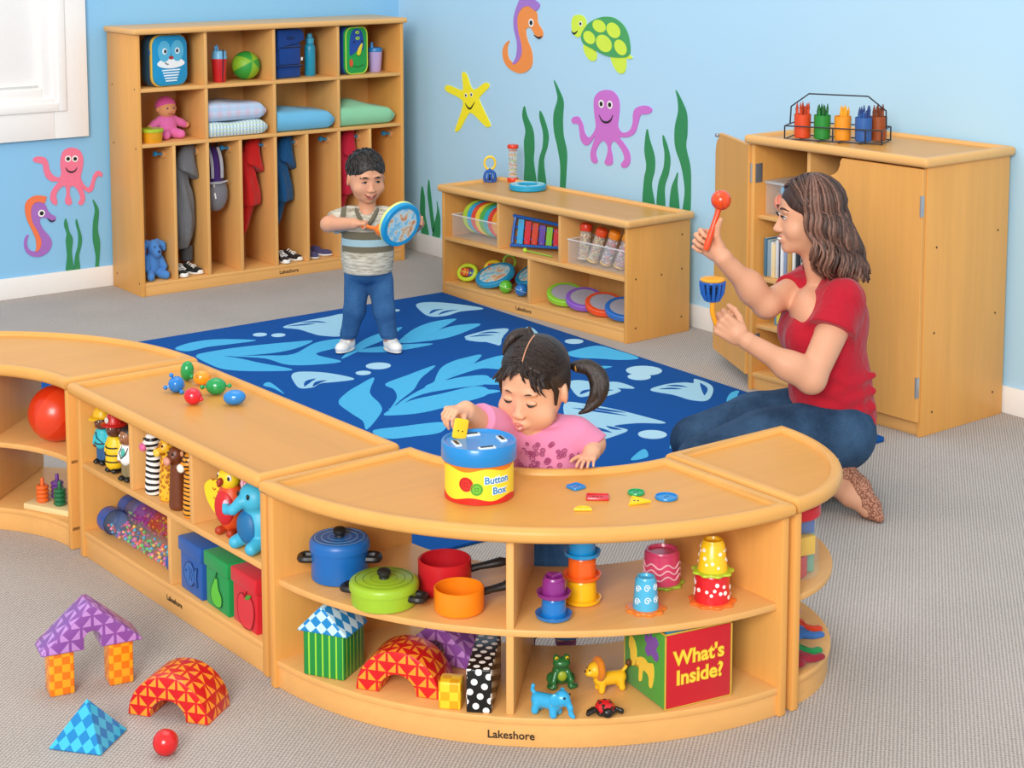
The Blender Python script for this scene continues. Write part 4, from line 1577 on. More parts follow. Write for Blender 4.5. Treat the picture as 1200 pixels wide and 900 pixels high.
# ------------------------------------------------------------------ curved shelf, bottom level: soft blocks
ZB = .0695
YB = CAMYAW - R(22)
c, s_ = math.cos(YB), math.sin(YB)
STG = pattern('stripe', '178A3E', '9BD83A', .0175, .35)
gx, gy = -3.203, -4.548
cube_block('foam_cube', 'green striped foam cube under the blue checked roof', (gx, gy, ZB), YB, STG, .104, .104, .106)
gable_block('foam_roof', 'blue and white checked foam roof on the striped cube', (gx + .008 * s_, gy - .008 * c, ZB + .1062), YB, CHK_W, .128, .062, .108, 0)
gable_block('foam_roof', 'purple triangle-print foam roof behind the red arch on the shelf', (-2.955, -4.64, ZB), CAMYAW - R(26), TRI_P, .235, .1, .088, .02, .035)
arch_block('foam_arch', 'red triangle-print foam arch on the curved bottom shelf', (-3.117, -4.722, ZB), CAMYAW - R(17), TRI_R, .1, .045, .1)
cube_block('foam_cube', 'small yellow checked foam block beside the polka dot one', (-3.066, -4.853, ZB), CAMYAW - R(8), CHK_Y, .05, .05, .062)
cube_block('foam_plank', 'long black foam block with white polka dots', (-3.025, -4.906, ZB), CAMYAW - R(6), pattern('dots', '141414', 'F5F5F2', .0245, .3), .056, .19, .1)

# --- cloth cube with lettering
QC = CAMYAW + R(27)
cub = thing('cloth_cube', 'red and green soft activity cube with yellow lettering', 'cloth cube', (-2.693, -5.141, ZB), QC)
W_ = .172
b = MB()
red_f, grn_f = fabric('C41C28', 200, .2, .06), fabric('4E9A34', 200, .2, .06)
blu_f = fabric('2E9CC4', 120, .3, .1)
b.box(0, 0, 0, W_, W_, W_ - .004, blu_f, .006, 3)
b.build('body', cub)
b = MB()
b.box(.002, -.002, .002, W_ - .002, .004, W_ - .002, red_f, .003)
fr = b.build('front_panel', cub)
b = MB()
b.box(-.002, .002, .002, .004, W_ - .002, W_ - .002, grn_f, .003)
sd = b.build('side_panel', cub)
b = MB()
for p0, p1 in (((0, -.001, .003), (0, -.001, W_ - .003)), ((W_, -.001, .003), (W_, -.001, W_ - .003)), ((0, W_, .003), (0, W_, W_)), ((0, 0, W_), (W_, 0, W_)), ((0, 0, W_), (0, W_, W_)), ((0, 0, .002), (W_, 0, .002))):
    b.tube([p0, p1], .0022, plain('C9A43A', .6), 6)
b.build('piping', cub)
b = MB()
b.box(.01, .01, W_ - .012, W_ - .01, W_ - .01, W_ + .002, blu_f, .006, 3)
for k in range(4):
    b.tube([(.02, .02 + .04 * k, W_ - .002), (.08, .03 + .04 * k, W_ - .0005), (.15, .025 + .04 * k, W_ - .002)], .0035, blu_f, 6)
b.build('top_flap', cub)
yel_t = plain('FFD23A', .6)
gold = plain('C98A1E', .6)
for txt, z, sx in (("What's", .113, .0), ('Inside?', .068, .002)):
    for mt, off, y in ((gold, .0022, -.0025), (yel_t, .0009, -.0033)):
        b = MB()
        b.text(txt, .046, mt, Matrix(((1, 0, 0, W_ / 2 + sx), (0, 0, -1, y), (0, 1, 0, z), (0, 0, 0, 1))), .0004, off)
        b.build('lettering', fr)


def side_art(name, pts, hexc, y=0, n=5, th=.0022):
    b = MB()
    # u runs from the near corner away, drawn on the plane x = 0
    b.prism(catmull(pts, n), 0, th, fabric(hexc, 200, .3, .08), 0, 1, Matrix(((0, 0, -1, -.002 - y), (-1, 0, 0, W_), (0, 1, 0, 0), (0, 0, 0, 1))))
    return b.build(name, sd)


W2 = [(.035, .05), (.05, .055), (.06, .075), (.085, .085), (.105, .08), (.125, .085), (.13, .06), (.122, .03), (.112, .03), (.108, .052), (.085, .055), (.078, .028), (.068, .028), (.068, .058), (.058, .06), (.055, .09), (.045, .11), (.03, .115), (.024, .095), (.03, .08)]
side_art('dog_patch', [(a, z + .004) for a, z in W2], 'F3CC3A')
side_art('butterfly_patch', [(.105, .10), (.12, .108), (.14, .1), (.148, .115), (.138, .128), (.147, .142), (.135, .155), (.122, .148), (.115, .16), (.108, .145), (.096, .148), (.092, .135), (.1, .125), (.094, .112)], '7C4AA6')
side_art('bug_patch', [(.022, .128), (.038, .124), (.055, .13), (.06, .142), (.05, .155), (.035, .158), (.024, .15)], 'D86A8A')


# --- little squirting animals (soft vinyl)
def eyes(par, pts, r, mat=black, name='eye'):
    for p in pts:
        b = MB()
        b.ball(p, r, mat, n=12)
        b.build(name, par)


fr_ = thing('toy_frog', 'dark green toy frog sitting on the bottom shelf', 'toy animal', (-2.795, -4.905, ZB + .0015), CAMYAW + R(8))
s = Sdf()
s.ell((0, 0, .03), (.021, .018, .027), .008).ell((0, -.006, .055), (.02, .016, .013), .008)
for q in (-1, 1):
    s.ell((q * .012, -.004, .067), .0075, .004)
    s.ell((q * .021, .004, .014), (.012, .017, .014), .006)
    s.chain([(q * .014, -.012, .035), (q * .02, -.018, .018), (q * .019, -.021, .005)], [.007, .006, .006], .004)
    s.ell((q * .024, -.016, .005), (.012, .012, .005), .004)
fg = plain('1E6A34', .28, .2, 60, .3)
s.build('body', fg, fr_, .0016, uv=False)
eyes(fr_, [(-.012, -.011, .068), (.012, -.011, .068)], .0042, plain('E8C81E', .3))
eyes(fr_, [(-.012, -.0148, .068), (.012, -.0148, .068)], .002, black, 'pupil')
b = MB()
b.ball((0, -.0155, .028), (.011, .006, .012), plain('9AAE2A', .35))
b.build('belly', fr_)
b = MB()
b.tube([(-.014, -.0178, .053), (0, -.0215, .0505), (.014, -.0178, .053)], .0012, plain('0E2E16', .5), 6)
b.build('mouth', fr_)


def quad_toy(name, label, loc, rz, mat, L=.05, hb=.03, rb=.017, rl=.008, head=None, extra=None):
    """small standing animal facing -x"""
    t = thing(name, label, 'toy animal', loc, rz)
    s = Sdf()
    s.cap((-L / 2, 0, hb), (L / 2, 0, hb - .001), rb, rb * .92, .006)
    for sx in (-1, 1):
        for sy in (-1, 1):
            s.cap((sx * L * .46, sy * rb * .55, hb - .006), (sx * L * .52, sy * rb * .72, rl * .8), rl * 1.1, rl, .004)
    head(s)
    s.build('body', mat, t, .0015, uv=False)
    if extra:
        extra(t)
    return t


def lion_head(s):
    s.ell((-.037, 0, .052), (.017, .018, .018), .006)
    s.ell((-.053, 0, .047), (.008, .011, .008), .005)
    s.chain([(.025, 0, .034), (.037, .0, .046), (.041, -.003, .054)], [.005, .0035, .0035], .003)


def lion_x(t):
    mn = fabric('D8801E', 300, .4)
    s = Sdf()
    for k in range(14):
        a = 2 * PI * k / 14
        s.ell((-.028, .02 * math.cos(a), .053 + .02 * math.sin(a)), .0085, .004)
    s.build('mane', mn, t, .0016)
    b = MB()
    b.ball((.043, -.004, .058), (.007, .006, .008), plain('5A3212', .6))
    b.build('tail_tuft', t)
    eyes(t, [(-.0525, -.0075, .0555), (-.0525, .0075, .0555)], .0022)
    b = MB()
    b.ball((-.0605, 0, .051), (.0025, .004, .003), plain('6B3A14', .4))
    b.build('nose', t)


YEL = plain('F4BE22', .35)
quad_toy('toy_lion', 'yellow toy lion with orange mane on the bottom shelf', (-2.722, -4.99, ZB + .002), CAMYAW + R(20), YEL, .048, .028, .016, .0075, lion_head, lion_x)


def ele_head(s):
    s.ell((-.038, 0, .043), (.018, .017, .018), .006)
    s.chain([(-.05, 0, .04), (-.058, 0, .026), (-.06, 0, .012), (-.066, 0, .007)], [.008, .006, .005, .0045], .004)
    for q in (-1, 1):
        s.ell((-.03, q * .018, .044), (.012, .004, .015), .003, (0, 0, q * .5))
    s.chain([(.026, 0, .036), (.036, 0, .046), (.034, 0, .056)], [.005, .0038, .0048], .003)


def ele_x(t):
    b = MB()
    b.torus(.0165, .003, plain('B9CE3A', .4), Matrix.Translation((-.024, 0, .036)) @ Matrix.Rotation(R(70), 4, 'Y'), 24, 8)
    b.build('collar', t)
    eyes(t, [(-.05, -.012, .05), (-.05, .012, .05)], .0026)


quad_toy('toy_elephant', 'light blue toy elephant standing on the bottom shelf', (-2.909, -4.998, ZB + .002), CAMYAW + R(150), plain('2FA9DE', .3, .06, 40, .3), .044, .029, .017, .0085, ele_head, ele_x)

lb = thing('toy_ladybug', 'red toy ladybug with black spots and legs', 'toy animal', (-2.811, -5.078, ZB), CAMYAW + R(8))
s = Sdf()
s.ell((0, 0, .019), (.022, .022, .016), .004)
s.plane((0, 0, .007), (0, 0, -1))
s.build('shell', gloss('D21F26'), lb, .0015)
s = Sdf()
s.ell((0, -.002, .009), (.02, .022, .007), .004).ell((.002, -.022, .015), (.012, .009, .011), .004)
for q in (-1, 1):
    for y, dx, dz in ((-.012, .034, .016), (.003, .037, .006), (.016, .033, .005)):
        s.chain([(q * .014, y, .01), (q * .024, y - .001, dz + .004), (q * dx, y - .004, dz)], [.0045, .004, .0052], .003)
    s.chain([(q * .006, -.026, .022), (q * .01, -.03, .031)], [.002, .0028], .002)
s.build('body', plain('17130F', .35), lb, .0014)
b = MB()
for x, y in ((-.011, -.006), (.011, -.006), (-.012, .009), (.012, .008), (0, .004), (-.006, -.015), (.008, .017), (-.008, .018)):
    z = .019 + .016 * math.sqrt(max(0, 1 - (x / .022) ** 2 - (y / .022) ** 2))
    b.ball((x, y, z - .0006), (.0038, .0038, .0016), black, (-y * 30, x * 30, 0), 12)
b.build('spot_print', lb)

# ------------------------------------------------------------------ curved shelf top: button box and buttons
ZT = .4885
bx = thing('button_box', 'round blue lidded toy tub with a bright yellow and red wrapper', 'toy tub', (-2.894, -4.728, ZT), CAMYAW)
b = MB()
rb = .0785
yw = plain('FFE23A', .4, .03)
b.lathe([(0, 0), (rb - .003, 0), (rb, .003), (rb, .09), (0, .09)], yw, 64)
wrap = b.build('tub', bx)


def ring_band(name, lo, hi, hexc, r):
    b = MB()
    n = 144
    vs = [((r) * math.sin(2 * PI * i / n), -(r) * math.cos(2 * PI * i / n), lo(2 * PI * i / n)) for i in range(n)]
    vs += [((r) * math.sin(2 * PI * i / n), -(r) * math.cos(2 * PI * i / n), hi(2 * PI * i / n)) for i in range(n)]
    k = rb - .001
    vs += [(k * math.sin(2 * PI * i / n), -k * math.cos(2 * PI * i / n), hi(2 * PI * i / n)) for i in range(n)]
    vs += [(k * math.sin(2 * PI * i / n), -k * math.cos(2 * PI * i / n), lo(2 * PI * i / n)) for i in range(n)]
    fs = []
    for a in range(4):
        for i in range(n):
            j = (i + 1) % n
            fs.append((a * n + i, a * n + j, ((a + 1) % 4) * n + j, ((a + 1) % 4) * n + i))
    b.raw(vs, fs, plain(hexc, .4, .03))
    return b.build(name, wrap)


ring_band('red_band', lambda a: .0005, lambda a: .0125 + .004 * math.sin(5 * a + 2.6), 'DD2A22', rb + .0006)
ring_band('orange_band', lambda a: .079 + .004 * math.sin(5 * a + .4), lambda a: .0895, 'F3821E', rb + .0006)


def label_button(name, a, z, r, hexc):
    b = MB()
    n = 28
    poly = [(r * math.cos(2 * PI * i / n), r * math.sin(2 * PI * i / n)) for i in range(n)]
    bb_ = bmesh.new()
    for y, rr in ((.0008, r),):
        cen = bb_.verts.new((rb * 0, 0, 0))
    bb_.free()

    def wrap_pt(x, z2, lift):
        q = a + x / rb
        return ((rb + lift) * math.sin(q), -(rb + lift) * math.cos(q), z + z2)
    vs = [wrap_pt(0, 0, .0012)] + [wrap_pt(x, y, .0012) for x, y in poly] + [wrap_pt(x * 1.02, y * 1.02, -.001) for x, y in poly]
    fs = [(0, 1 + i, 1 + (i + 1) % n) for i in range(n)] + [(1 + i, 1 + n + i, 1 + n + (i + 1) % n, 1 + (i + 1) % n) for i in range(n)]
    b.raw(vs, fs, plain(hexc, .4))
    dk = plain('5E1410' if hexc.startswith('D') else '2E6A1A', .5)
    b.tube([wrap_pt(x * .78, y * .78, .0013) for x, y in poly], .0005, dk, 5, True)
    for x, y in ((.2, .2), (-.2, .2), (.2, -.2), (-.2, -.2)):
        p = Vector(wrap_pt(x * r, y * r, .0012))
        b.ball(p, .0013, dk, n=8)
    b.build(name, wrap)


label_button('printed_button', R(-21), .047, .0165, 'DB2E2A')
label_button('printed_button', R(-3), .037, .0145, '6DBE3C')
MT = Matrix.Rotation(R(32), 4, 'Z')
for txt, z, tilt, dx in (('Button', .056, R(8), 0), ('Box', .031, R(8), .006)):
    for hx_, off, lift in (('F4FBFF', .0022, .0008), ('1888CC', .0004, .0014)):
        b = MB()
        b.text(txt, .0225, plain(hx_, .4, .02), None, .0004, off, rb + lift)
        q = MT @ Matrix.Translation((0, 0, z)) @ Matrix.Rotation(dx / rb, 4, 'Z')
        bmesh.ops.transform(b.bm, matrix=q, verts=b.bm.verts)
        b.build('lettering', wrap)
b = MB()
rl = .086
bl = plain('1687D2', .28, .04, 30, .3)
b.lathe([(rb - .004, .088), (rl - .001, .0885), (rl, .091), (rl, .126), (rl - .002, .129), (rl - .006, .129), (rl - .009, .124), (.05, .1215), (0, .121)], bl, 64)
lid = b.build('lid', bx)
sf = plain('DDE6E8', .3)
for i, a in enumerate((200, 20, 110, 290)):
    b = MB()
    M_ = Matrix.Rotation(R(a), 4, 'Z') @ Matrix.Translation((.054, 0, .122))
    b.box(-.008, -.02, -.001, .008, .02, .005, sf, .002, 2, M_)
    sl = b.build('slot_frame', lid)
    b = MB()
    b.box(-.0042, -.015, .002, .0042, .015, .0056, black, .0, 2, M_)
    b.build('slot', sl)


def button(label, loc, hexc, poly, th=.006, rz=0, holes=((-.004, 0), (.004, 0)), rot=None):
    t = thing('toy_button', label, 'toy button', loc, rz, 'loose toy buttons', rot)
    mt = plain(hexc, .3, .04, 30, .3)
    b = MB()
    b.prism(poly, 0, th - .002, mt, .001)
    inner = offset_poly(poly, .003)
    k = len(poly)
    o2, i2 = offset_poly(poly, .0006), inner
    b.loft([[(x, y, th - .002) for x, y in poly], [(x, y, th) for x, y in o2], [(x, y, th) for x, y in i2], [(x, y, th - .0025) for x, y in i2]], mt, False)
    b.build('disc', t)
    b = MB()
    for x, y in holes:
        b.cyl((x, y, th - .0022), (x, y, th - .0014), .0022, plain('26323A', .6), n=10)
    b.build('hole', t)
    return t


circ = lambda r, n=28: [(r * math.cos(2 * PI * i / n), r * math.sin(2 * PI * i / n)) for i in range(n)]
button('blue square toy button nearest the child\'s hand', (-2.69, -4.826, ZT), '1C86CE', rect(-.018, -.018, .018, .018, .006), rz=CAMYAW + R(38))
button('red rectangular toy button lying on the curved shelf top', (-2.696, -4.911, ZT), 'D8292E', rect(-.026, -.018, .026, .018, .004), rz=CAMYAW - R(3), holes=((-.009, 0), (0, 0), (.009, 0)))
button('green round toy button touching the yellow triangle', (-2.606, -4.94, ZT), '1FA45C', circ(.0195))
button('yellow triangular toy button leaning on the green round one', (-2.642, -4.994, ZT + .002), 'FFCC1E', [(-.026, -.016), (.026, -.002), (-.016, .02)], rz=0, rot=(R(12), 0, CAMYAW), holes=((-.012, .001), (-.004, 0)))
button('blue round toy button, the one farthest from the tub', (-2.572, -5.005, ZT), '1C86CE', circ(.026))
button('yellow half round toy button lying nearest the shelf front', (-2.777, -4.958, ZT), 'FFCC1E', [(.02 * math.cos(R(a)), .02 * math.sin(R(a))) for a in range(0, 181, 12)], rz=CAMYAW, holes=((-.005, .007), (.005, .007)))
# ------------------------------------------------------------------ island shelf top: wobbly egg toys
def egg(label, x, y, hexc, rad, rot=(0, 0, 0), knobs=(), ridged=False, dimple=None):
    """x, y on the tray in shelf coordinates"""
    rz = max(abs(rad[2]), .001)
    p = on(ST, x, y, ZT + rz)
    t = thing('rattle_egg', label, 'rattle toy', p, CAMYAW, 'rattle eggs on the island shelf')
    mt = plain(hexc, .2, .04, 30, .4)
    b = MB()
    b.ball((0, 0, 0), rad, mt, rot, 32)
    if ridged:
        for k in range(-4, 5):
            q = k / 5
            b.torus(rad[0] * math.sqrt(1 - q * q) + .0002, .0009, mt, Matrix.Rotation(R(70), 4, 'Y') @ Matrix.Translation((0, 0, rad[2] * q)), 32, 6)
    b.build('shell', t)
    for kx, ky, kz in knobs:
        b = MB()
        b.tube([(kx * .6, ky * .6, kz * .6), (kx * .9, ky * .9, kz * .9)], .003, mt, 8)
        b.ball((kx, ky, kz), .0065, mt, n=14)
        b.build('knob', t)
    if dimple:
        b = MB()
        b.torus(.004, .0012, plain('B0661A' if hexc == 'F49A1F' else hexc, .3), Matrix.Translation(dimple) @ Matrix.Rotation(R(60), 4, 'X'), 16, 6)
        b.build('dimple', t)
    return t


egg('blue ridged rattle toy with three short knobs', .243, .205, '1E7ED0', (.022, .022, .0225), (0, 0, 0), ((-.03, -.004, -.008), (-.014, .0, .026), (.017, -.018, -.0165)), True)
egg('dark green upright rattle egg standing behind the blue ridged one', .153, .286, '1B9A50', (.019, .018, .0285), (0, R(6), 0), ((.016, -.02, -.012),))
egg('orange rattle egg between the two green ones', .219, .297, 'F49A1F', (.025, .02, .021), (0, 0, R(12)), (), False, (-.01, -.0165, .009))
egg('shiny red rattle egg in front of the others', .377, .183, 'DA1E33', (.0245, .022, .0225), (0, R(20), 0), ((.0225, -.004, -.007),))
egg('green rattle egg with a round knob at each end', .331, .279, '1B9A50', (.0285, .022, .0235), (0, 0, 0), ((-.037, -.006, -.001), (.036, .006, .0)))
egg('blue smooth rattle egg, nearest the curved shelf', .451, .268, '1E84D6', (.0305, .022, .0205), (0, R(-4), 0))

# ------------------------------------------------------------------ island shelf, upper level: vinyl people
ZU = .2755


def figure(label, x, y, skin, hat, top, pants, kind):
    t = thing('toy_figure', label, 'toy figure', on(ST, x, y, ZU), R(-88.35) + R(14), 'vinyl helper figures')
    sk = plain(skin, .4)
    s = Sdf()                    # body facing -y
    s.ell((0, -.002, .122), (.0215, .021, .024), .004).ell((0, -.023, .117), (.0045, .004, .005), .003)
    s.cap((0, 0, .09), (0, 0, .11), .011, .011, .004)
    for q in (-1, 1):
        s.ell((q * .0215, .001, .121), (.004, .006, .007), .002)
        s.ell((q * .026, -.006, .052), (.0065, .007, .009), .003)
    s.build('body', sk, t, .0016)
    s = Sdf()
    s.cap((0, 0, .062), (0, 0, .088), .022, .017, .006)
    for q in (-1, 1):
        s.chain([(q * .019, 0, .088), (q * .027, .0, .072), (q * .026, -.006, .058)], [.009, .0085, .008], .004)
    if kind == 'fire':
        s.cap((0, 0, .03), (0, 0, .07), .027, .023, .006)
    s.build('jacket' if kind != 'worker' else 'shirt', top, t, .0016)
    s = Sdf()
    for q in (-1, 1):
        s.cap((q * .01, 0, .012), (q * .009, 0, .055), .012, .013, .004)
    s.build('trousers', pants, t, .0016)
    for q in (-1, 1):
        s = Sdf()
        s.ell((q * .0125, -.006, .007), (.0115, .019, .0085), .002).plane((0, 0, 0), (0, 0, -1))
        s.build('shoe', plain('171717', .25), t, .0016)
        b = MB()
        b.ball((q * .008, -.0212, .127), (.0028, .0018, .0038), plain('F2F0EA', .3), n=10)
        e = b.build('eye', t)
        b = MB()
        b.ball((q * .008, -.0228, .1265), (.0015, .001, .002), black, n=8)
        b.build('pupil', e)
    b = MB()
    b.tube([(-.007, -.0212, .11), (0, -.0232, .108), (.007, -.0212, .11)], .0011, plain('7A2E22', .5), 6)
    b.build('mouth', t)
    b = MB()
    if kind == 'worker':
        b.lathe([(.030, .134), (.034, .135), (.026, .138), (.0245, .15), (.018, .161), (.008, .166), (0, .167)], hat, 28)
        b.tube([(0, -.024, .146), (0, -.014, .165), (0, .014, .165), (0, .024, .146)], .0035, hat, 8)
        b.ball((0, -.03, .135), (.018, .014, .0035), hat, (R(12), 0, 0), 18)
    elif kind == 'fire':
        b.lathe([(.033, .133), (.036, .133), (.036, .135), (.025, .139), (.0235, .15), (.016, .162), (0, .167)], hat, 28)
        for k in range(6):
            a = k * PI / 3
            b.tube([(.0245 * math.cos(a), .0245 * math.sin(a), .139), (.017 * math.cos(a), .017 * math.sin(a), .162), (0, 0, .168)], .0022, hat, 6)
        b.ball((0, .03, .135), (.02, .02, .003), hat, (R(-14), 0, 0), 18)
        b.ball((0, -.026, .15), (.008, .004, .009), plain('D8D2C8', .4), n=12)
    else:
        b.ball((0, .003, .128), (.0235, .0225, .024), hat, (R(-18), 0, 0), 24)
    b.build('hair' if kind == 'doctor' else 'hat', t)
    if kind == 'fire':
        for z, r in ((.034, .0285), (.052, .0265), (.072, .0245)):
            b = MB()
            b.torus(r, .002, black, Matrix.Translation((0, 0, z)), 28, 6)
            b.build('stripe', t)
        b = MB()
        for k in range(7):
            b.ball((.02, .01, .125 - .008 * k), (.007, .008, .007), plain('191210', .6), n=10)
        b.build('braid', t)
    if kind == 'worker':
        b = MB()
        b.torus(.0225, .002, plain('2A1B12', .5), Matrix.Translation((0, 0, .062)), 28, 6)
        b.tube([(-.015, -.013, .09), (.0, -.022, .078), (.02, -.014, .062)], .0018, plain('2A4A60', .6), 6)
        b.build('belt', t)
    if kind == 'doctor':
        b = MB()
        b.ball((0, -.014, .078), (.008, .009, .016), plain('49B6A8', .5), n=14)
        b.build('scrub_collar', t)
        b = MB()
        b.tube([(-.012, -.01, .094), (-.012, -.021, .078), (0, -.0245, .066), (.012, -.021, .078), (.012, -.01, .094)], .0014, black, 6)
        b.build('stethoscope', t)
    return t


figure('toy builder figure in yellow hard hat, turquoise shirt and jeans', .082, .058, '6A3A22', plain('E8B81E', .35), plain('2FB9C9', .45), plain('2B5A8C', .5), 'worker')
figure('toy firefighter figure in red helmet and yellow coat', .168, .052, '5E3220', plain('C4241E', .35), plain('F2C81A', .4), plain('4A5048', .5), 'fire')
figure('toy doctor figure in white coat with dark hair', .26, .046, '9A6440', plain('1C1512', .5), plain('F0F2F2', .4), plain('8A7A56', .5), 'doctor')


# stacked animal posts
def post(label, x, y, mat, muzzle, kind):
    t = thing('animal_post', label, 'toy animal', on(ST, x, y, ZU), R(-88.35) + R(2), 'tall animal posts')
    s = Sdf()
    s.cap((0, 0, .012), (0, 0, .11), .0255, .0205, .004)
    s.plane((0, 0, 0), (0, 0, -1))
    s.ell((0, -.004, .142), (.0205, .0215, .026), .008)
    s.ell((0, -.024, .134), (.014, .014, .012), .006)
    for q in (-1, 1):
        s.ell((q * .016, .004, .166), (.006, .0045, .009), .004)
    s.build('body', mat, t, .0017)
    b = MB()
    b.ball((0, -.032, .132), (.0135, .009, .0115), plain(muzzle, .4), n=16)
    b.build('muzzle', t)
    eyes(t, [(-.011, -.0225, .15), (.011, -.0225, .15)], .003)
    if kind in ('monkey', 'tiger'):
        for q in (-1, 1):
            b = MB()
            b.ball((q * .021, .0, .15), (.006, .005, .008), plain('D99A6A' if kind == 'monkey' else 'F0E0C0', .5), n=12)
            b.build('ear', t)
    if kind == 'zebra':
        b = MB()
        for k in range(7):
            b.ball((0, .006 + .0022 * k, .17 - .008 * k), (.003, .007, .007), black, n=10)
        b.build('mane', t)
    if kind == 'giraffe':
        for q in (-1, 1):
            b = MB()
            b.tube([(q * .008, 0, .162), (q * .009, -.001, .175)], .0026, plain('6A3A12', .5), 8)
            b.build('horn', t)
    return t


post('zebra animal post with pink muzzle, in black and white stripes', .4, .052, pattern('zebra', '151515', 'F4F2EE', .016, .4, .45), 'E0679A', 'zebra')
post('giraffe animal post in yellow with orange brown patches', .467, .058, pattern('spots', 'F2B92A', 'B86A12', .0115, .4, .45), 'F2C94A', 'giraffe')
post('brown monkey animal post between the giraffe and tiger', .548, .045, plain('6E3618', .4, .25, 90), 'E09A86', 'monkey')
post('orange tiger animal post with black stripes beside the divider', .622, .045, pattern('zebra', '1A120C', 'EE9A22', .012, .4, .3), 'F6EFE4', 'tiger')

# parrot
pr = thing('toy_parrot', 'red and yellow toy parrot with spread yellow wing', 'plush toy', on(ST, .8, .055, ZU), R(-88.35) + R(14))
s = Sdf()
s.ell((0, 0, .075), (.038, .034, .065), .01)
s.build('body', plain('E2501E', .45), pr, .002)
s = Sdf()
s.ell((0, -.004, .146), (.029, .027, .03), .008).ell((0, .002, .172), (.008, .006, .009), .006)
s.build('head', plain('FFD422', .45), pr, .002)
b = MB()
b.ball((0, -.02, .075), (.032, .018, .045), plain('D3222A', .45), n=24)
b.build('belly', pr)
s = Sdf()
s.ell((0, -.032, .144), (.008, .011, .009), .004).ell((0, -.038, .137), (.005, .006, .007), .004)
s.build('beak', plain('A0341A', .4), pr, .0015)
for q in (-1, 1):
    b = MB()
    b.ball((q * .019, -.0215, .152), (.0062, .003, .0085), white, (0, 0, q * .5), 14)
    e = b.build('eye', pr)
    b = MB()
    b.ball((q * .0188, -.0238, .1515), (.004, .0018, .0058), black, (0, 0, q * .5), 12)
    b.build('pupil', e)
    s = Sdf()
    s.cap((q * .016, -.006, .0135), (q * .02, -.022, .0125), .009, .011, .004)
    s.build('foot', plain('B23A16', .5), pr, .002)
wing = [(.02, .1), (-.01, .148), (-.04, .155), (-.066, .135), (-.058, .1), (-.03, .07), (-.005, .068)]
b = MB()
b.prism(catmull([(x - .02, z - .03) for x, z in wing], 5), -.004, .004, plain('FFD422', .5), .002, 1, Matrix(((1, 0, 0, -.014), (0, 0, -1, .008), (0, 1, 0, 0), (0, 0, 0, 1))))
wg = b.build('wing', pr)
b = MB()
for r in range(4):
    for k in range(3):
        x0, z0 = -.032 - .017 * k + .004 * r, .115 - .024 * r + .006 * k
        b.tube([(x0 - .006, .003, z0 + .002), (x0, .003, z0 - .003), (x0 + .006, .003, z0 + .002)], .0013, plain('A83A1A', .5), 6)
b.build('feather_mark', wg)
# elephant
el = thing('toy_elephant', 'blue squeezable toy elephant with spiral pink ear beside the parrot', 'plush toy', on(ST, .925, .06, ZU), R(-88.35) + R(4))
sky = plain('41B4D8', .45)
s = Sdf()
s.ell((0, 0, .06), (.05, .042, .06), .01)
s.ell((0, -.012, .13), (.04, .036, .038), .012)
s.chain([(-.005, -.045, .125), (-.02, -.06, .105), (-.04, -.064, .1), (-.05, -.06, .108)], [.016, .012, .01, .009], .006)
for q in (-1, 1):
    s.chain([(q * .03, -.02, .025), (q * .034, -.045, .018)], [.018, .016], .006)
s.plane((0, 0, 0), (0, 0, -1))
s.build('body', sky, el, .0022)
b = MB()
b.ball((-.004, -.03, .06), (.036, .02, .042), plain('1C6FA8', .5), n=24)
bl_ = b.build('belly', el)
b = MB()
for r in (.012, .021, .029):
    b.torus(r, .0012, plain('145484', .5), Matrix.Translation((-.004, -.047 + r * r * 14, .06)) @ Matrix.Rotation(R(90), 4, 'X') @ Matrix.Scale(1.15, 4, (0, 1, 0)), 32, 6)
b.build('ridge', bl_)
for q in (-1, 1):
    s = Sdf()
    s.ell((q * .045, .004, .148), (.026, .007, .03), .004, (0, 0, q * -.25))
    e = s.build('ear', sky, el, .002)
    b = MB()
    b.ball((q * .045, -.0025, .148), (.02, .004, .023), plain('F2B8C8', .5), (0, 0, q * -.25), 20)
    b.build('inner_ear', e)
    b = MB()
    P0 = [(q * .045 + .016 * (1 - a / 900) * math.cos(R(a)), -.007, .148 + .018 * (1 - a / 900) * math.sin(R(a))) for a in range(0, 800, 30)]
    b.tube(P0, .0014, plain('D0406A', .5), 6)
    b.build('ear_spiral', e)
    b = MB()
    b.ball((q * .02, -.044, .142), (.005, .003, .007), black, n=12)
    b.build('eye', el)
b = MB()
b.ball((-.052, -.058, .112), (.009, .008, .01), plain('F2B8C8', .5), n=14)
b.build('trunk_tip', el)

# ------------------------------------------------------------------ island shelf, lower level: sensory tubes, shape boxes
ZL = .0785


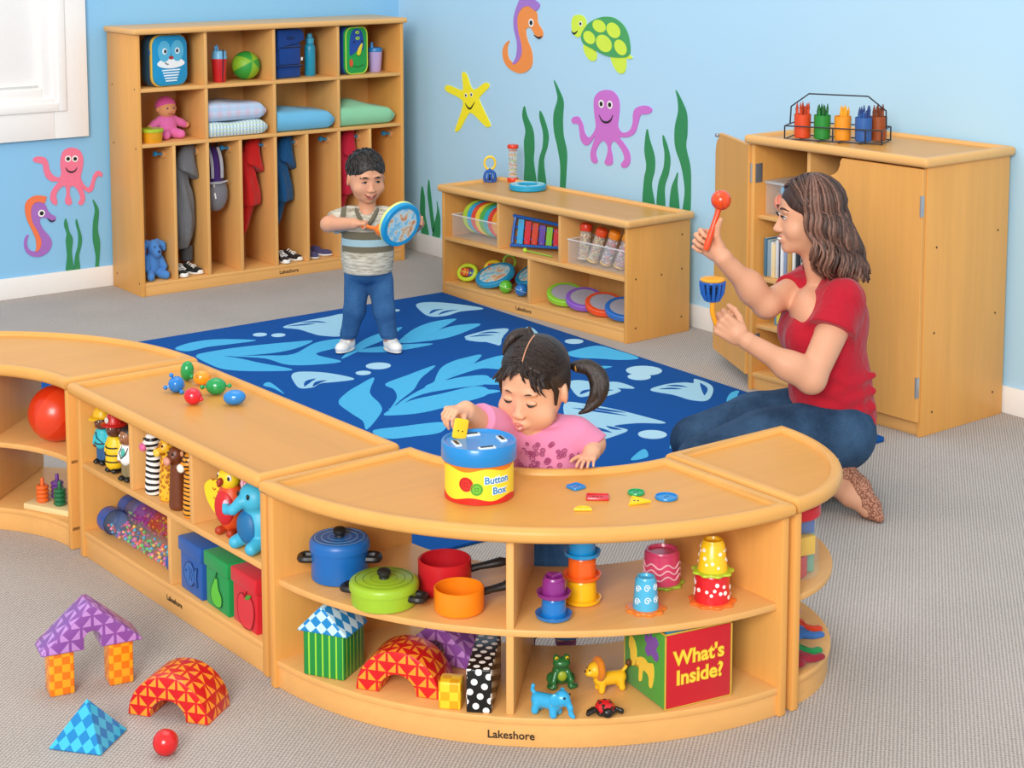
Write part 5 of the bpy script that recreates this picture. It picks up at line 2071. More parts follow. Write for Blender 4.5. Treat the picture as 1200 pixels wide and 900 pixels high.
def beadtube(label, y, x0, x1, tint, seed, zz=0):
    t = thing('sensory_tube', label, 'sensory tube', on(ST, x0, y, ZL + .036 + zz), R(-88.35), 'clear sensory tubes')
    L = x1 - x0
    r = .0345
    ax = Matrix.Rotation(R(90), 4, 'Y')
    cap_m = plain('174FA0', .35, .05, 30, .2)
    for z0, z1 in ((-.014, .04), (L - .03, L + .014)):
        b = MB()
        if z0 < 0:
            b.lathe([(0, z0), (r - .008, z0 + .001), (r, z0 + .008), (r + .0015, z0 + .014), (r + .0015, z1)], cap_m, 36, ax)
        else:
            b.lathe([(r + .0015, z0), (r + .0015, z1 - .014), (r, z1 - .008), (r - .008, z1 - .001), (0, z1)], cap_m, 36, ax)
        b.build('cap', t)
    b = MB()
    if seed == 1:
        b.lathe([(r, .0), (r, L)], clear(tint, .1, .04), 36, ax)
    else:
        for q, (hx_, al) in enumerate((('D9C4EC', .18), ('B04AA8', .42), ('E8603A', .38), ('D9483A', .3), ('7FB83A', .4))):
            b.lathe([(r, L * q / 5), (r, L * (q + 1) / 5)], clear(hx_, al, .04), 36, ax)
    b.build('tube', t)
    rr = random.Random(seed)
    cols = ['E8462E', 'F2B82A', '3FA9DE', '5CBF4A', 'C04AA8', 'F07AA0', '2E5FB0'] if seed == 1 else ['D04A9A', '7A3FB0', 'E8502E', 'F2C03A', '6FBF3A', 'B03A7A']
    ms = [plain(c_, .4) for c_ in cols]
    b = MB()
    for k in range(260):
        x = rr.uniform(.045, L - .035)
        a, q = rr.uniform(PI * .95, PI * 2.05), r * .86 * math.sqrt(rr.uniform(.2, 1))
        s3 = rr.uniform(.003, .0056)
        b.ball((x, q * math.cos(a), min(q * math.sin(a), -.002 + .012 * rr.random())), s3, ms[k % len(ms)], n=7)
    tag(b.build('beads', t), None, None, None, 'stuff')
    return t


beadtube('clear sensory tube of confetti beads at the shelf front', .068, .085, .52, 'DDEFF6', 1)
beadtube('clear sensory tube of purple and orange beads lying behind the other', .142, .06, .52, 'E6D8F0', 2, .012)


def emblem_box(label, x, hexc, kind, light, dark):
    t = thing('shape_box', label, 'toy box', on(ST, x, .03, ZL), R(-88.35) - R(3), 'lidded shape boxes')
    mt = fabric(hexc, 160, .15, .05, .6)
    w = .122
    b = MB()
    b.box(0, 0, 0, w, w, .112, mt, .004, 3)
    bd = b.build('body', t)
    b = MB()
    b.box(-.005, -.005, .1, w + .005, w + .005, .138, mt, .005, 3)
    b.build('lid', t)
    pts = {'fish': [(-.036, .0), (-.02, .026), (.006, .032), (.026, .018), (.04, .028), (.036, .0), (.04, -.022), (.024, -.014), (.004, -.03), (-.022, -.024)],
           'pear': [(-.004, .034), (.008, .03), (.014, .008), (.03, -.012), (.026, -.034), (.006, -.042), (-.018, -.038), (-.03, -.02), (-.024, .004), (-.014, .018)],
           'apple': [(0, .026), (.016, .034), (.032, .024), (.036, 0), (.024, -.03), (.006, -.036), (-.012, -.036), (-.03, -.024), (-.036, 0), (-.03, .024), (-.014, .033)]}[kind]
    F = front(w * (.5 if kind != 'apple' else .58), .052 if kind != 'apple' else .046, -.0002)
    if kind == 'apple':
        pts = [(x * 1.2, z * 1.2) for x, z in pts]
    oP = catmull(pts, 5)
    b = MB()
    b.prism(oP, 0, .003, plain(light, .4), .001, 1, F)
    b.tube([F @ Vector((p[0], p[1], .0024)) for p in oP], .0015, plain(dark, .5), 6, True)
    em = b.build(kind + '_emblem', bd)
    b = MB()
    if kind == 'fish':
        for q in (0, 1, 2):
            b.tube([F @ Vector(p + (.003,)) for p in ((-.005 + .012 * q, .02), (.002 + .012 * q, .004), (-.004 + .012 * q, -.014))], .0012, plain(dark, .5), 6)
        b.ball(F @ Vector((-.022, .006, .003)), .003, plain(dark, .5), n=10)
    else:
        b.tube([F @ Vector(p + (.003,)) for p in ((0, .03), (.002, .04), (.006, .05))], .0018, plain(dark, .5), 6)
        if kind == 'apple':
            b.prism(catmull([(.0, .03), (.012, .044), (.03, .046), (.018, .034)], 4), .002, .0045, plain('4E9A2E', .4), 0, 1, F)
    b.build('emblem_detail', em)
    return t


emblem_box('blue lidded shape box with embossed fish', .578, '1F57A6', 'fish', '2F6AB8', '163E78')
emblem_box('green lidded shape box with raised pear', .712, '17954A', 'pear', '5DC83A', '0C5A2A')
emblem_box('red lidded shape box with raised apple', .848, 'D0202E', 'apple', 'DE3240', '8E0E1A')

# ------------------------------------------------------------------ left curved shelf
gb_ = thing('play_ball', 'big glossy orange red ball on the curved shelf at the picture edge', 'ball', (-3.217, -3.068, .2655), 0)
b = MB()
rbig = .083
bm_ = plain('E0401A', .3, .03, 10, .2)
bm2 = plain('D6310F', .3, .03, 10, .2)
for k in range(6):
    n = 8
    vs, fs = [], []
    for i in range(n + 1):
        for j in range(21):
            a, z = 2 * PI * (k + i / n) / 6, -PI / 2 + PI * j / 20
            vs.append((rbig * math.cos(z) * math.cos(a), rbig * math.cos(z) * math.sin(a), rbig * math.sin(z)))
    for i in range(n):
        for j in range(20):
            fs.append((i * 21 + j, (i + 1) * 21 + j, (i + 1) * 21 + j + 1, i * 21 + j + 1))
    b.raw(vs, fs, bm_ if k % 2 else bm2, Matrix.Translation((0, 0, rbig)) @ Matrix.Rotation(R(38), 4, 'Y') @ Matrix.Rotation(R(25), 4, 'Z'))
b.build('shell', gb_)

sb = thing('peg_base', 'plain wooden peg base with ring stacks on the lower curved shelf', 'stacking toy', (-3.264, -3.06, .0695), R(-63))
b = MB()
b.box(-.045, -.035, 0, .16, .085, .018, wood('E8CF98', 'x'), .003)
b.build('board', sb)


def ringstack(label, x, y, hexc, n, r):
    p = on(sb, x, y, .0695 + .0182)
    t = thing('ring_stack', label, 'stacking toy', p, 0, 'ring stacks on the peg base')
    mt = plain(hexc, .3, .05, 30, .3)
    for k in range(n):
        b = MB()
        b.lathe([(.006, .0005 + .0125 * k), (r - .004, .0005 + .0125 * k), (r, .0055 + .0125 * k), (r, .0075 + .0125 * k), (r - .004, .0125 + .0125 * k), (.006, .0125 + .0125 * k)], mt, 26)
        b.build('ring', t)
    b = MB()
    b.cyl((0, 0, 0), (0, 0, .0125 * n + .022), .0055, mt, .0055, 14, .003)
    b.build('peg', t)


ringstack('orange ring stack at the front corner of the peg base', -.002, .0, 'EE6A24', 4, .019)
ringstack('purple ring stack behind the orange and green ones', .012, .048, '6E3A94', 4, .019)
ringstack('dark green ring stack at the front of the peg base', .064, -.002, '1E6E42', 4, .019)
ringstack('tan ring stack half hidden by the island shelf end', .078, .05, 'D9A24E', 4, .019)
ringstack('dark blue ring stack half hidden by the island shelf end', .128, .0, '2A3E86', 3, .019)

# ------------------------------------------------------------------ end shelf: block jar, cloth bags
jr = thing('block_jar', 'clear jar with red lid full of coloured blocks', 'jar', (-2.259, -5.085, ZS), CAMYAW)
b = MB()
rj = .07
b.lathe([(0, .001), (rj - .006, .001), (rj, .008), (rj, .14), (rj - .002, .146)], clear('EAF4F2', .1, .05), 48)
b.build('glass', jr)
b = MB()
b.lathe([(0, .176), (rj - .002, .176), (rj + .003, .172), (rj + .004, .15), (rj + .001, .146), (0, .146)], plain('CE1E2C', .3, .04), 48)
b.build('lid', jr)
for nm, lab, (x, y, z), sz, hx_, rot in (
        ('yellow', 'yellow wooden block in the middle of the clear jar', (.03, -.03, .058), (.046, .034, .045), 'E8B91E', .5),
        ('blue', 'blue wooden block lying on top inside the jar', (.012, -.008, .106), (.08, .055, .032), '3B5FA8', .2),
        ('red', 'red wooden block at the bottom of the clear jar', (.014, -.034, .0042), (.042, .036, .05), 'C8283A', .9),
        ('green', 'pale green block pressed to the jar side', (.047, .012, .0042), (.022, .04, .095), '6FA890', .1)):
    tt = thing('toy_block', lab, 'toy block', (0, 0, 0), 0, 'blocks inside the jar')
    b = MB()
    b.box(-sz[0] / 2, -sz[1] / 2, 0, sz[0] / 2, sz[1] / 2, sz[2], plain(hx_, .5), .003)
    b.build('block', tt)
    M_ = Matrix.Translation(jr.location) @ Matrix.Rotation(CAMYAW, 4, 'Z') @ Matrix.Translation((x, y, z)) @ Matrix.Rotation(rot, 4, 'Z')
    tt.location = M_.translation
    tt.rotation_euler = M_.to_euler()


def cloth_star(label, loc, rz, hexc, L=.07, w=.024, z=.0):
    t = thing('bean_bag', label, 'bean bag', loc, rz, 'cloth bean bags')
    s = Sdf()
    s.ell((0, 0, .014), (L * .55, w, .013), .006)
    s.ell((L * .6, 0, .012), (L * .3, w * .45, .009), .008, (0, 0, .3))
    s.ell((L * .85, .012, .012), (.012, .012, .007), .006)
    s.ell((L * .05, -w, .012), (.016, .016, .009), .006)
    s.ell((L * .1, w, .014), (.016, .014, .009), .006)
    s.build('bag', fabric(hexc, 240, .5), t, .002)
    b = MB()
    b.tube([(L * x, .006 * math.sin(8 * x), .0262 - .008 * x * x) for x in np.linspace(-.4, .5, 12)], .0011, plain(hexc, .8), 5)
    b.build('seam', t)


for lab, (x, y), z, rz, hx_ in (
        ('lilac cloth bean bag at the back of the lower end shelf', (-2.14, -4.93), .0, .2, '9E8AC4'),
        ('orange red cloth bean bag draped second from the back', (-2.155, -5.005), .0, -.45, 'DB4526'),
        ('blue knitted bean bag in the middle of the pile', (-2.205, -5.058), .012, -.3, '3D6CB0'),
        ('green satin bean bag in front of the blue one', (-2.262, -5.108), .0, -.1, '1F8A4A'),
        ('dark red bean bag nearest the shelf front', (-2.298, -5.152), .007, .0, '8E1F30')):
    cloth_star(lab, (x, y, ZB + z), CAMYAW + rz, hx_)

# ------------------------------------------------------------------ music shelf
ZM, ZW, ZTT = .2795, .0625, .5145
YL = R(-87.18)


def cage_bell(label, loc, hexc, ringhex, s_=1.0):
    t = thing('cage_bell', label, 'hand bell', loc, CAMYAW)
    mt, rm = plain(hexc, .3), plain(ringhex, .3)
    b = MB()
    for k in range(10):
        a = 2 * PI * k / 10
        b.tube([(r * s_ * math.cos(a), r * s_ * math.sin(a), z * s_) for r, z in ((.028, .002), (.029, .02), (.024, .042), (.012, .055), (.004, .057))], .0045 * s_, mt, 8)
    b.torus(.028 * s_, .004 * s_, mt, Matrix.Translation((0, 0, .0045 * s_)), 28, 8)
    b.ball((0, 0, .054 * s_), .012 * s_, mt, n=14)
    b.build('cage', t)
    b = MB()
    b.ball((0, 0, .022 * s_), .014 * s_, plain('1A3C70' if hexc != 'D2321E' else '7A1410', .5), n=14)
    b.build('clapper', t)
    b = MB()
    b.torus(.026 * s_, .0055 * s_, rm, Matrix.Translation((0, 0, .09 * s_)) @ Matrix.Rotation(R(90), 4, 'X') @ Matrix.Scale(1.18, 4, (0, 1, 0)), 32, 10)
    b.build('handle', t)
    return t


cage_bell('blue cage bell with yellow loop handle on the music shelf top', (-.233, -1.14, ZTT), '2A5FB4', 'F2CF3A', 1.0)
rs = thing('rainmaker', 'clear rainmaker tube with red caps and coloured beads', 'rain stick', (-.14, -1.2, ZTT), 0)
b = MB()
b.lathe([(.022, .015), (.022, .165)], clear('FFF6E4', .25, .05), 28)
b.build('tube', rs)
for z in (0, .16):
    b = MB()
    b.lathe([(0, z), (.025, z), (.027, z + .003), (.027, z + .013), (.025, z + .018), (0, z + .018)], plain('E4401E', .3), 28)
    b.build('cap', rs)
for k, c_ in enumerate(('E8A02A', 'C8D43A', 'E8602A', '7ABF3A', 'E8C02A', 'D84A2A')):
    b = MB()
    z = .03 + .023 * k
    b.lathe([(0, z), (.0195, z + .002), (.0195, z + .004), (0, z + .006)], plain(c_, .4), 20)
    b.build('baffle', rs)
rr = random.Random(4)
b = MB()
bmats = [plain(c_, .4) for c_ in ('E4401E', 'F2C22A', '3FA04A', '2F7FC4')]
for k in range(90):
    a, q = rr.uniform(0, 2 * PI), .019 * math.sqrt(rr.random())
    b.ball((q * math.cos(a), q * math.sin(a), .036 + .023 * (k % 6) + rr.random() * .012), .0024, bmats[k % 4], n=6)
tag(b.build('beads', rs), None, None, None, 'stuff')


def ring_tambourine(name, label, loc, rot, hexc, Rr=.062, r=.024, group=None, jingles=True, h=.026, cat='tambourine', sz=1):
    t = thing(name, label, cat, loc, 0, group, rot)
    mt = plain(hexc, .35)
    b = MB()
    a, o = Rr - r, Rr + r
    b.lathe([(a, -h / 2 + .004), (a + .004, -h / 2), (o - .004, -h / 2), (o, -h / 2 + .004), (o, h / 2 - .004), (o - .004, h / 2), (a + .004, h / 2), (a, h / 2 - .004), (a, -h / 2 + .004)], mt, 40)
    b.build('frame', t)
    if jingles:
        for k in range(5):
            b = MB()
            q = 2 * PI * k / 5 + .3
            p = (Rr * math.cos(q), Rr * math.sin(q))
            b.cyl((p[0], p[1], h / 2 - .001), (p[0], p[1], h / 2 + .0015), .009, metal, n=14)
            b.build('jingle', t)
    return t


tb = ring_tambourine('ring_tambourine', 'turquoise ring tambourine lying on the music shelf top', (-.236, -1.442, ZTT + .014), (0, 0, 0), '1FA0CC', .066, .021)
b = MB()
b.lathe([(.05, .0131), (.05, .0136), (.079, .0136), (.079, .0131)], plain('A5DCE8', .5), 40)
b.build('print_band', tb)


def bin_box(label, par, x0, x1, y0, y1, z, h, group=None):
    """open clear storage bin in shelf coordinates"""
    t = thing('clear_bin', label, 'storage bin', on(par, x0, y0, z), par.rotation_euler[2], group)
    cm = clear('FAF8F4', .1, .08)
    W_, D_2 = x1 - x0, y1 - y0
    b = MB()
    e = .003
    b.box(0, 0, 0, W_, D_2, e, cm, 0)
    b.box(0, 0, e, W_, e, h, cm, 0)
    b.box(0, D_2 - e, e, W_, D_2, h, cm, 0)
    b.box(0, e, e, e, D_2 - e, h, cm, 0)
    b.box(W_ - e, e, e, W_, D_2 - e, h, cm, 0)
    b.build('tub', t)
    b = MB()
    rm = clear('FFFFFF', .45, .1)
    b.tube([(0, 0, h), (W_, 0, h), (W_, D_2, h), (0, D_2, h)], .0035, rm, 6, True)
    b.build('rim', t)
    return t


bin_box('clear bin holding a row of coloured ring tambourines', LW, .04, .39, .03, .3, ZM, .105)
for k, (c_, lab) in enumerate((('B8D935', 'lime tambourine at the left end of the row in the clear bin'), ('28A9D6', 'blue tambourine second in the clear bin row'),
                               ('DD4A2C', 'red tambourine third in the clear bin row'), ('F5D32F', 'yellow tambourine fourth in the clear bin row'),
                               ('57B447', 'green tambourine fifth in the clear bin row'), ('2FB3C4', 'teal tambourine sixth in the clear bin row'),
                               ('DB3A2A', 'red tambourine seventh in the clear bin row'), ('F0A52B', 'amber tambourine last in the clear bin row'))):
    p = on(LW, .098 + .031 * k, .15, ZM + .0875)
    ring_tambourine('ring_tambourine', lab, p, (R(90), 0, YL + R(52)), c_, .066, .014, 'tambourines in the clear bin', False, .017)

# xylophone
xy = thing('xylophone', 'blue framed rainbow xylophone leaning in the middle cubby', 'xylophone', on(LW, .446, .06, ZM + .011), YL, None, (R(-9), 0, YL + R(20)))
bf = plain('1D5FB4', .35)
b = MB()
Lx, Hx = .34, .135
P0 = [(0, 0, .012), (.006, 0, Hx - .01), (.02, 0, Hx), (Lx - .02, 0, Hx - .03), (Lx, 0, Hx - .045), (Lx, 0, .04), (Lx - .02, 0, .02), (.02, 0, .004)]
b.tube(catmull(P0, 4), .0075, bf, 8, True)
b.box(.01, .002, .03, Lx - .01, .014, .044, bf, .003)
b.box(.01, .002, .08, Lx - .01, .014, .094, bf, .003)
b.build('frame', xy)
for k, c_ in enumerate(('3FA9DE', 'D8303A', 'D8482E', '6A4AA8', '86C43A', 'D02F3A', 'F2D22F', 'E8862A')):
    b = MB()
    x = .026 + .0375 * k
    hh = .112 - .0055 * k
    b.box(x, -.008, .012 + .0015 * k, x + .03, -.002, .012 + hh, plain(c_, .3), .002)
    br = b.build('bar', xy)
    for z in (.024, hh):
        b = MB()
        b.ball((x + .015, -.0085, z), .0035, metal, n=10)
        b.build('screw', br)
ml = thing('mallet', 'lime xylophone mallet lying in front of the blue frame', 'mallet', on(LW, .56, .04, ZM + .0085), YL)
b = MB()
b.tube([(.01, 0, 0), (.17, .012, -.003)], .0035, plain('8FC43A', .4), 8)
b.build('stick', ml)
b = MB()
b.ball((0, 0, .002), .0105, plain('B8DC3A', .4), n=16)
b.build('head', ml)

# shaker bottles in the right bin
bin_box('clear bin holding four bead shaker bottles', LW, .86, 1.235, .03, .3, ZM, .105)
for k, (x, lean, c_, lab) in enumerate(((.9, 2, 'E8401E', 'bead shaker with red cap at the left of the bin'), (.957, 20, 'E8501E', 'bead shaker with orange red cap, second in the bin'),
                                        (1.04, 20, 'F58A1E', 'bead shaker with orange cap, third in the bin'), (1.125, 20, 'F5961E', 'bead shaker with amber cap beside the shelf end panel'))):
    t = thing('bead_shaker', lab, 'shaker', on(LW, x, .085, ZM + .0145), YL, 'bead shakers in the bin', (R(-5), R(lean), YL))
    b = MB()
    b.lathe([(0, .001), (.022, .001), (.025, .008), (.025, .05), (.0225, .06), (.025, .07), (.025, .118), (.02, .128)], clear('FBEFE6', .28, .05), 28)
    b.build('bottle', t)
    b = MB()
    b.lathe([(.0225, .126), (.0265, .128), (.0275, .134), (.0275, .15), (.025, .157), (.016, .161), (0, .162)], plain(c_, .3), 28)
    b.build('cap', t)
    b = MB()
    b.torus(.0235, .003, plain('F2C22A' if k else 'E8E0C8', .4), Matrix.Translation((0, 0, .006)), 28, 8)
    b.build('base_ring', t)
    rr = random.Random(20 + k)
    ms = [plain(c2, .4) for c2 in (('E8D08A', 'C8D46A', 'E87A3A', 'F2E6C0') if k < 2 else ('3F8FCE', 'E8628A', 'F2A0B8', 'F4F0E8'))]
    b = MB()
    for q in range(130):
        a, u = rr.uniform(0, 2 * PI), .021 * math.sqrt(rr.random())
        b.ball((u * math.cos(a), u * math.sin(a), rr.uniform(.008, .112)), rr.uniform(.0028, .005), ms[q % 4], n=6)
    tag(b.build('beads', t), None, None, None, 'stuff')


# lower left: clappers, cage bell, drums, balls
def clapper(label, x, y, hexc, rot, z=.043):
    t = thing('jingle_clapper', label, 'hand jingle', on(LW, x, y, ZW + z), 0, None, rot)
    mt = plain(hexc, .35)
    b = MB()
    P0 = [(.054 * math.cos(R(a)) * (1 if abs(math.cos(R(a))) < .8 else .97), .036 * math.sin(R(a)), 0) for a in range(0, 360, 15)]
    b.tube(P0, .0105, mt, 10, True)
    b.box(-.045, -.006, -.005, .045, .006, .005, mt, .003)
    b.build('frame', t)
    for k, c_ in enumerate(('D8402A', 'F0842A', 'E85A2A', '5A4A8A', '3F5FA0')):
        b = MB()
        x0 = -.034 + .017 * k
        b.cyl((x0, -.017, -.003), (x0, .017, .004), .007, plain(c_, .4), n=14, bev=.002)
        b.build('bead', t)
    return t


clapper('lime jingle clapper with coloured beads in the lower left cubby', .085, .085, 'C4DC32', (R(58), 0, YL + R(8)))
clapper('yellow jingle clapper leaning behind the lime one', .115, .22, 'F5D22F', (R(58), R(6), YL + R(4)), .047)
cage_bell('red cage bell with lime loop handle in the lower cubby', on(LW, .215, .235, ZW), 'D2321E', '9CC83A', 1.05)


def drum(label, loc, rot, dia, rimhex, facemat, group=None, name='hand_drum', th=.024):
    t = thing(name, label, 'hand drum', loc, 0, group, rot)
    r = dia / 2
    b = MB()
    b.lathe([(r - .02, -th / 2), (r - .004, -th / 2), (r, -th / 2 + .004), (r, th / 2 - .004), (r - .004, th / 2), (r - .02, th / 2)], plain(rimhex, .35), 56)
    b.build('rim', t)
    b = MB()
    b.lathe([(0, -th / 2 + .002), (r - .018, -th / 2 + .002), (r - .018, th / 2 - .002), (0, th / 2 - .002)], facemat, 56)
    b.build('drumhead', t)
    return t


m_, t_ = base('ocean_print', .35, .4, .2)
v_ = t_.coord('Object', (30, 30, 30))
n_ = t_.noise(v_, 1.0, 3)
n2_ = t_.noise(t_.coord('Object', (55, 55, 55)), 1.0, 2)
cr_ = t_.n('ShaderNodeValToRGB')
for pos, hx_ in ((.0, '3C8FC0'), (.42, '8CCBE4'), (.52, 'CFE6EA'), (.6, 'E8C79A'), (.68, 'D8825A')):
    e_ = cr_.color_ramp.elements.new(pos) if pos not in (0.0,) else cr_.color_ramp.elements[0]
    e_.position = pos
    e_.color = lin(hx_)
t_.l(t_.math('MULTIPLY_ADD', n_, .7, t_.math('MULTIPLY', n2_, .3)), cr_.inputs[0])
t_.l(cr_.outputs[0], t_.b.inputs['Base Color'])
OCEAN = m_
drum('ocean drum with turquoise rim leaning in front, lower left cubby', on(LW, .25, .12, ZW + .051), (R(24), 0, YL + R(6)), .19, '1E93C4', OCEAN)
drum('ocean drum with turquoise rim leaning behind the front one', on(LW, .385, .245, ZW + .062), (R(26), 0, YL - R(10)), .19, '1E93C4', OCEAN)


def shaker_ball(label, x, y, hexc, seam):
    t = thing('shaker_ball', label, 'shaker ball', on(LW, x, y, ZW + .0305), CAMYAW, 'shaker balls')
    b = MB()
    b.ball((0, 0, 0), .03, gloss(hexc), n=28)
    b.build('shell', t)
    b = MB()
    b.torus(.0301, .0012, plain(seam, .4), Matrix.Rotation(R(20), 4, 'Y'), 40, 6)
    b.build('seam', t)


shaker_ball('green shaker ball in front of the ocean drums', .4, .06, '5DB82F', 'E4F2B0')
shaker_ball('blue shaker ball beside the lower divider', .5, .07, '1F6FB8', 'A8CDEA')

greyd = plain('A9A7B4', .45)
for k, (x, y, z, c_, lab) in enumerate(((.745, .12, .044, '8CCB3A', 'paddle drum with lime rim at the left of the leaning row'),
                                        (.872, .12, .044, '8A5CC4', 'paddle drum with purple rim, second of the leaning row'),
                                        (.999, .12, .044, 'E8542A', 'paddle drum with orange red rim, third of the leaning row'),
                                        (1.126, .12, .044, '2A6FC4', 'paddle drum with blue rim beside the shelf end panel'))):
    drum(lab, on(LW, x, y, ZW + z), (R(12), R(16), YL + R(2)), .168, c_, greyd, 'grey headed paddle drums', 'paddle_drum', .026)

# ------------------------------------------------------------------ cabinet: caddy of crayon cups
cad = thing('cup_caddy', 'black wire caddy with handle carrying five crayon cups', 'caddy', (-.348, -3.46, .9645), R(-62))
wire = plain('1B2230', .4)
b = MB()
Wc, Dc = .36, .14
for z in (.006, .055):
    b.tube([(-Wc / 2, -Dc / 2, z), (Wc / 2, -Dc / 2, z), (Wc / 2, Dc / 2, z), (-Wc / 2, Dc / 2, z)], .0028, wire, 6, True)
for x, y in ((-Wc / 2, -Dc / 2), (Wc / 2, -Dc / 2), (Wc / 2, Dc / 2), (-Wc / 2, Dc / 2), (0, -Dc / 2), (0, Dc / 2), (.12, -Dc / 2)):
    b.tube([(x, y, .003), (x, y, .055)], .0028, wire, 6)
for x in (-.13, -.055, .022, .1):
    b.tube([(x, -Dc / 2, .003), (x, Dc / 2, .003)], .0025, wire, 6)
b.build('basket', cad)
b = MB()
b.tube([(-Wc / 2, 0, .055), (-Wc / 2 + .003, 0, .12), (-.11, 0, .17), (.11, 0, .17), (Wc / 2 - .003, 0, .12), (Wc / 2, 0, .055)], .003, wire, 6)
b.build('handle', cad)
for i, (x, y, hx_, crh, lab) in enumerate(((-.13, -.01, 'DB4A1E', 'B23A14', 'red'), (-.055, -.012, '1E8A34', '17602A', 'green'), (.022, -.014, 'F0971E', 'F0A81E', 'yellow orange'),
                                           (.1, -.018, '2C5FA8', '27407E', 'blue'), (.142, .035, '9A4A1E', '7A3A18', 'brown'))):
    a = R(-62)
    wx, wy = cad.location[0] + x * math.cos(a) - y * math.sin(a), cad.location[1] + x * math.sin(a) + y * math.cos(a)
    t = thing('crayon_cup', lab + ' plastic cup of crayons in the wire caddy', 'crayon cup', (wx, wy, .9712), 0, 'crayon cups in the caddy')
    b = MB()
    b.lathe([(0, 0), (.027, 0), (.03, .003), (.031, .088), (.029, .088), (.028, .006), (0, .006)], plain(hx_, .4), 28)
    b.build('cup', t)
    rr = random.Random(i + 50)
    cm_ = plain(crh, .6)
    pm_ = plain(hx_, .6)
    for k in range(13):
        q, u = rr.uniform(0, 2 * PI), .02 * math.sqrt((k + .5) / 13)
        lx, ly = u * math.cos(q * 1.0 + k * 2.4), u * math.sin(q * 1.0 + k * 2.4)
        tx, ty = lx * rr.uniform(1.0, 1.3), ly * rr.uniform(1.0, 1.3)
        h = rr.uniform(.104, .128)
        cr = thing('crayon', lab + ' crayon standing point up in its cup of like colour', 'crayon', (wx, wy, .9712 + .0065), 0, lab + ' crayons in one cup')
        b = MB()
        p0, p1 = Vector((lx, ly, .0)), Vector((tx, ty, h - .014))
        b.cyl(p0, p1, .0042, pm_ if k % 3 else cm_, n=8)
        b.build('stick', cr)
        b = MB()
        d = (p1 - p0).normalized()
        b.cyl(p1 - d * .01, p1 - d * .001, .0044, cm_, n=8)
        b.cyl(p1, p1 + d * .014, .0038, cm_, .0012, 8)
        b.build('tip', cr)

# cabinet shelves: ball bin, thin books, game box
bn = bin_box('clear lidded bin of coloured balls on the cabinet top shelf', CB, .03, .24, .05, .38, .6725, .12)
b = MB()
b.box(-.006, -.006, .12, .216, .336, .128, clear('D8E4E8', .4, .1), .003)
b.build('lid', bn)
for k, (x, y, z, r, hx_, lab) in enumerate(((.075, .095, .01, .034, 'F0621E', 'orange ball at the bottom of the cabinet bin'), (.09, .1, .064, .026, '3FA9DE', 'sky blue ball on top in the cabinet bin'),
                                            (.145, .11, .054, .03, 'C4DC3A', 'lime ball beside the blue one in the cabinet bin'), (.15, .095, .006, .03, 'E8482A', 'red ball low in the cabinet bin'),
                                            (.19, .2, .03, .03, '2F7FC4', 'dark blue ball deep in the cabinet bin'))):
    t = thing('toy_ball', lab, 'ball', on(CB, x, y, .6725 + z + r), 0, 'balls in the cabinet bin')
    b = MB()
    b.ball((0, 0, 0), r, gloss(hx_), n=22)
    b.build('shell', t)
    b = MB()
    b.torus(r, .0009, plain('F6E2C0', .5), Matrix.Rotation(R(65), 4, 'X'), 28, 5)
    b.build('seam', t)
cols = ('4A7A96', '8FA8B4', 'E8E4DC', 'F2D9A0', 'D8D8DC', '3A3E4A', 'F0F0EE', '8A9ABA', 'E0B070', 'C89A50', 'F0EDE4', '2E3844', '20242C', 'D8DAD4', 'E6E6E0')
nmn = ('teal', 'grey blue', 'white', 'cream', 'silver', 'charcoal', 'chalk white', 'lavender grey', 'tan', 'brown', 'ivory', 'slate', 'black', 'pale grey', 'off white')
for k, c_ in enumerate(cols):
    t = thing('thin_book', nmn[k] + ' thin book in the upright row on the cabinet shelf', 'book', on(CB, .03 + .0138 * k, .045 + .004 * (k % 3), .4355), R(-87.7256), 'thin books on the cabinet shelf')
    hb = .145 - .006 * (k % 4)
    b = MB()
    b.box(0, 0, 0, .0118, .13, hb, plain(c_, .5), .0012)
    b.build('cover', t)
    b = MB()
    b.box(.002, .004, hb - .002, .0098, .1305, hb + .0006, plain('EFEAE0', .7), 0)
    b.build('pages', t)
gbx = thing('game_box', 'small yellow and blue game box on the low cabinet shelf', 'game box', on(CB, .075, .06, .2525), R(-87.7256))
b = MB()
b.box(0, 0, 0, .155, .1, .118, plain('4D9CC8', .45), .002)
bd = b.build('carton', gbx)
b = MB()
b.box(.012, -.0015, .006, .153, .001, .09, plain('E8D44A', .5), .0005)
b.build('front_print', bd)
for txt, z, sz, hx_ in (('Explore a', .074, .02, 'F6F8F4'), ('Rattle', .042, .036, 'F6F8F4')):
    b = MB()
    b.text(txt, sz, plain('3F7F8A', .5), front(.082, z, -.0016), .0003, .0016)
    b.text(txt, sz, plain(hx_, .5), front(.082, z, -.0021), .0003, .0002)
    b.build('lettering', bd)
t = thing('game_box', 'white low box at the bottom of the storage cabinet', 'game box', on(CB, .09, .1, .0685), R(-87.7256))
b = MB()
b.box(0, 0, 0, .15, .12, .035, plain('F0EDE0', .5), .002)
b.build('carton', t)
b = MB()
b.box(-.001, -.001, .024, .151, .121, .036, plain('E4DFCC', .5), .002)
b.build('lid', t)
t = thing('toy_ball', 'blue ball behind the closed right cabinet door', 'ball', on(CB, .375, .1, .6725 + .036), 0)
b = MB()
b.ball((0, 0, 0), .036, gloss('2F7FC4'), n=22)
b.build('shell', t)
b = MB()
b.torus(.036, .0009, plain('F6E2C0', .5), Matrix.Rotation(R(65), 4, 'X'), 28, 5)
b.build('seam', t)
# ------------------------------------------------------------------ coat cubbies: top row
ZA, ZQ, ZF = .9812, .7212, .0622


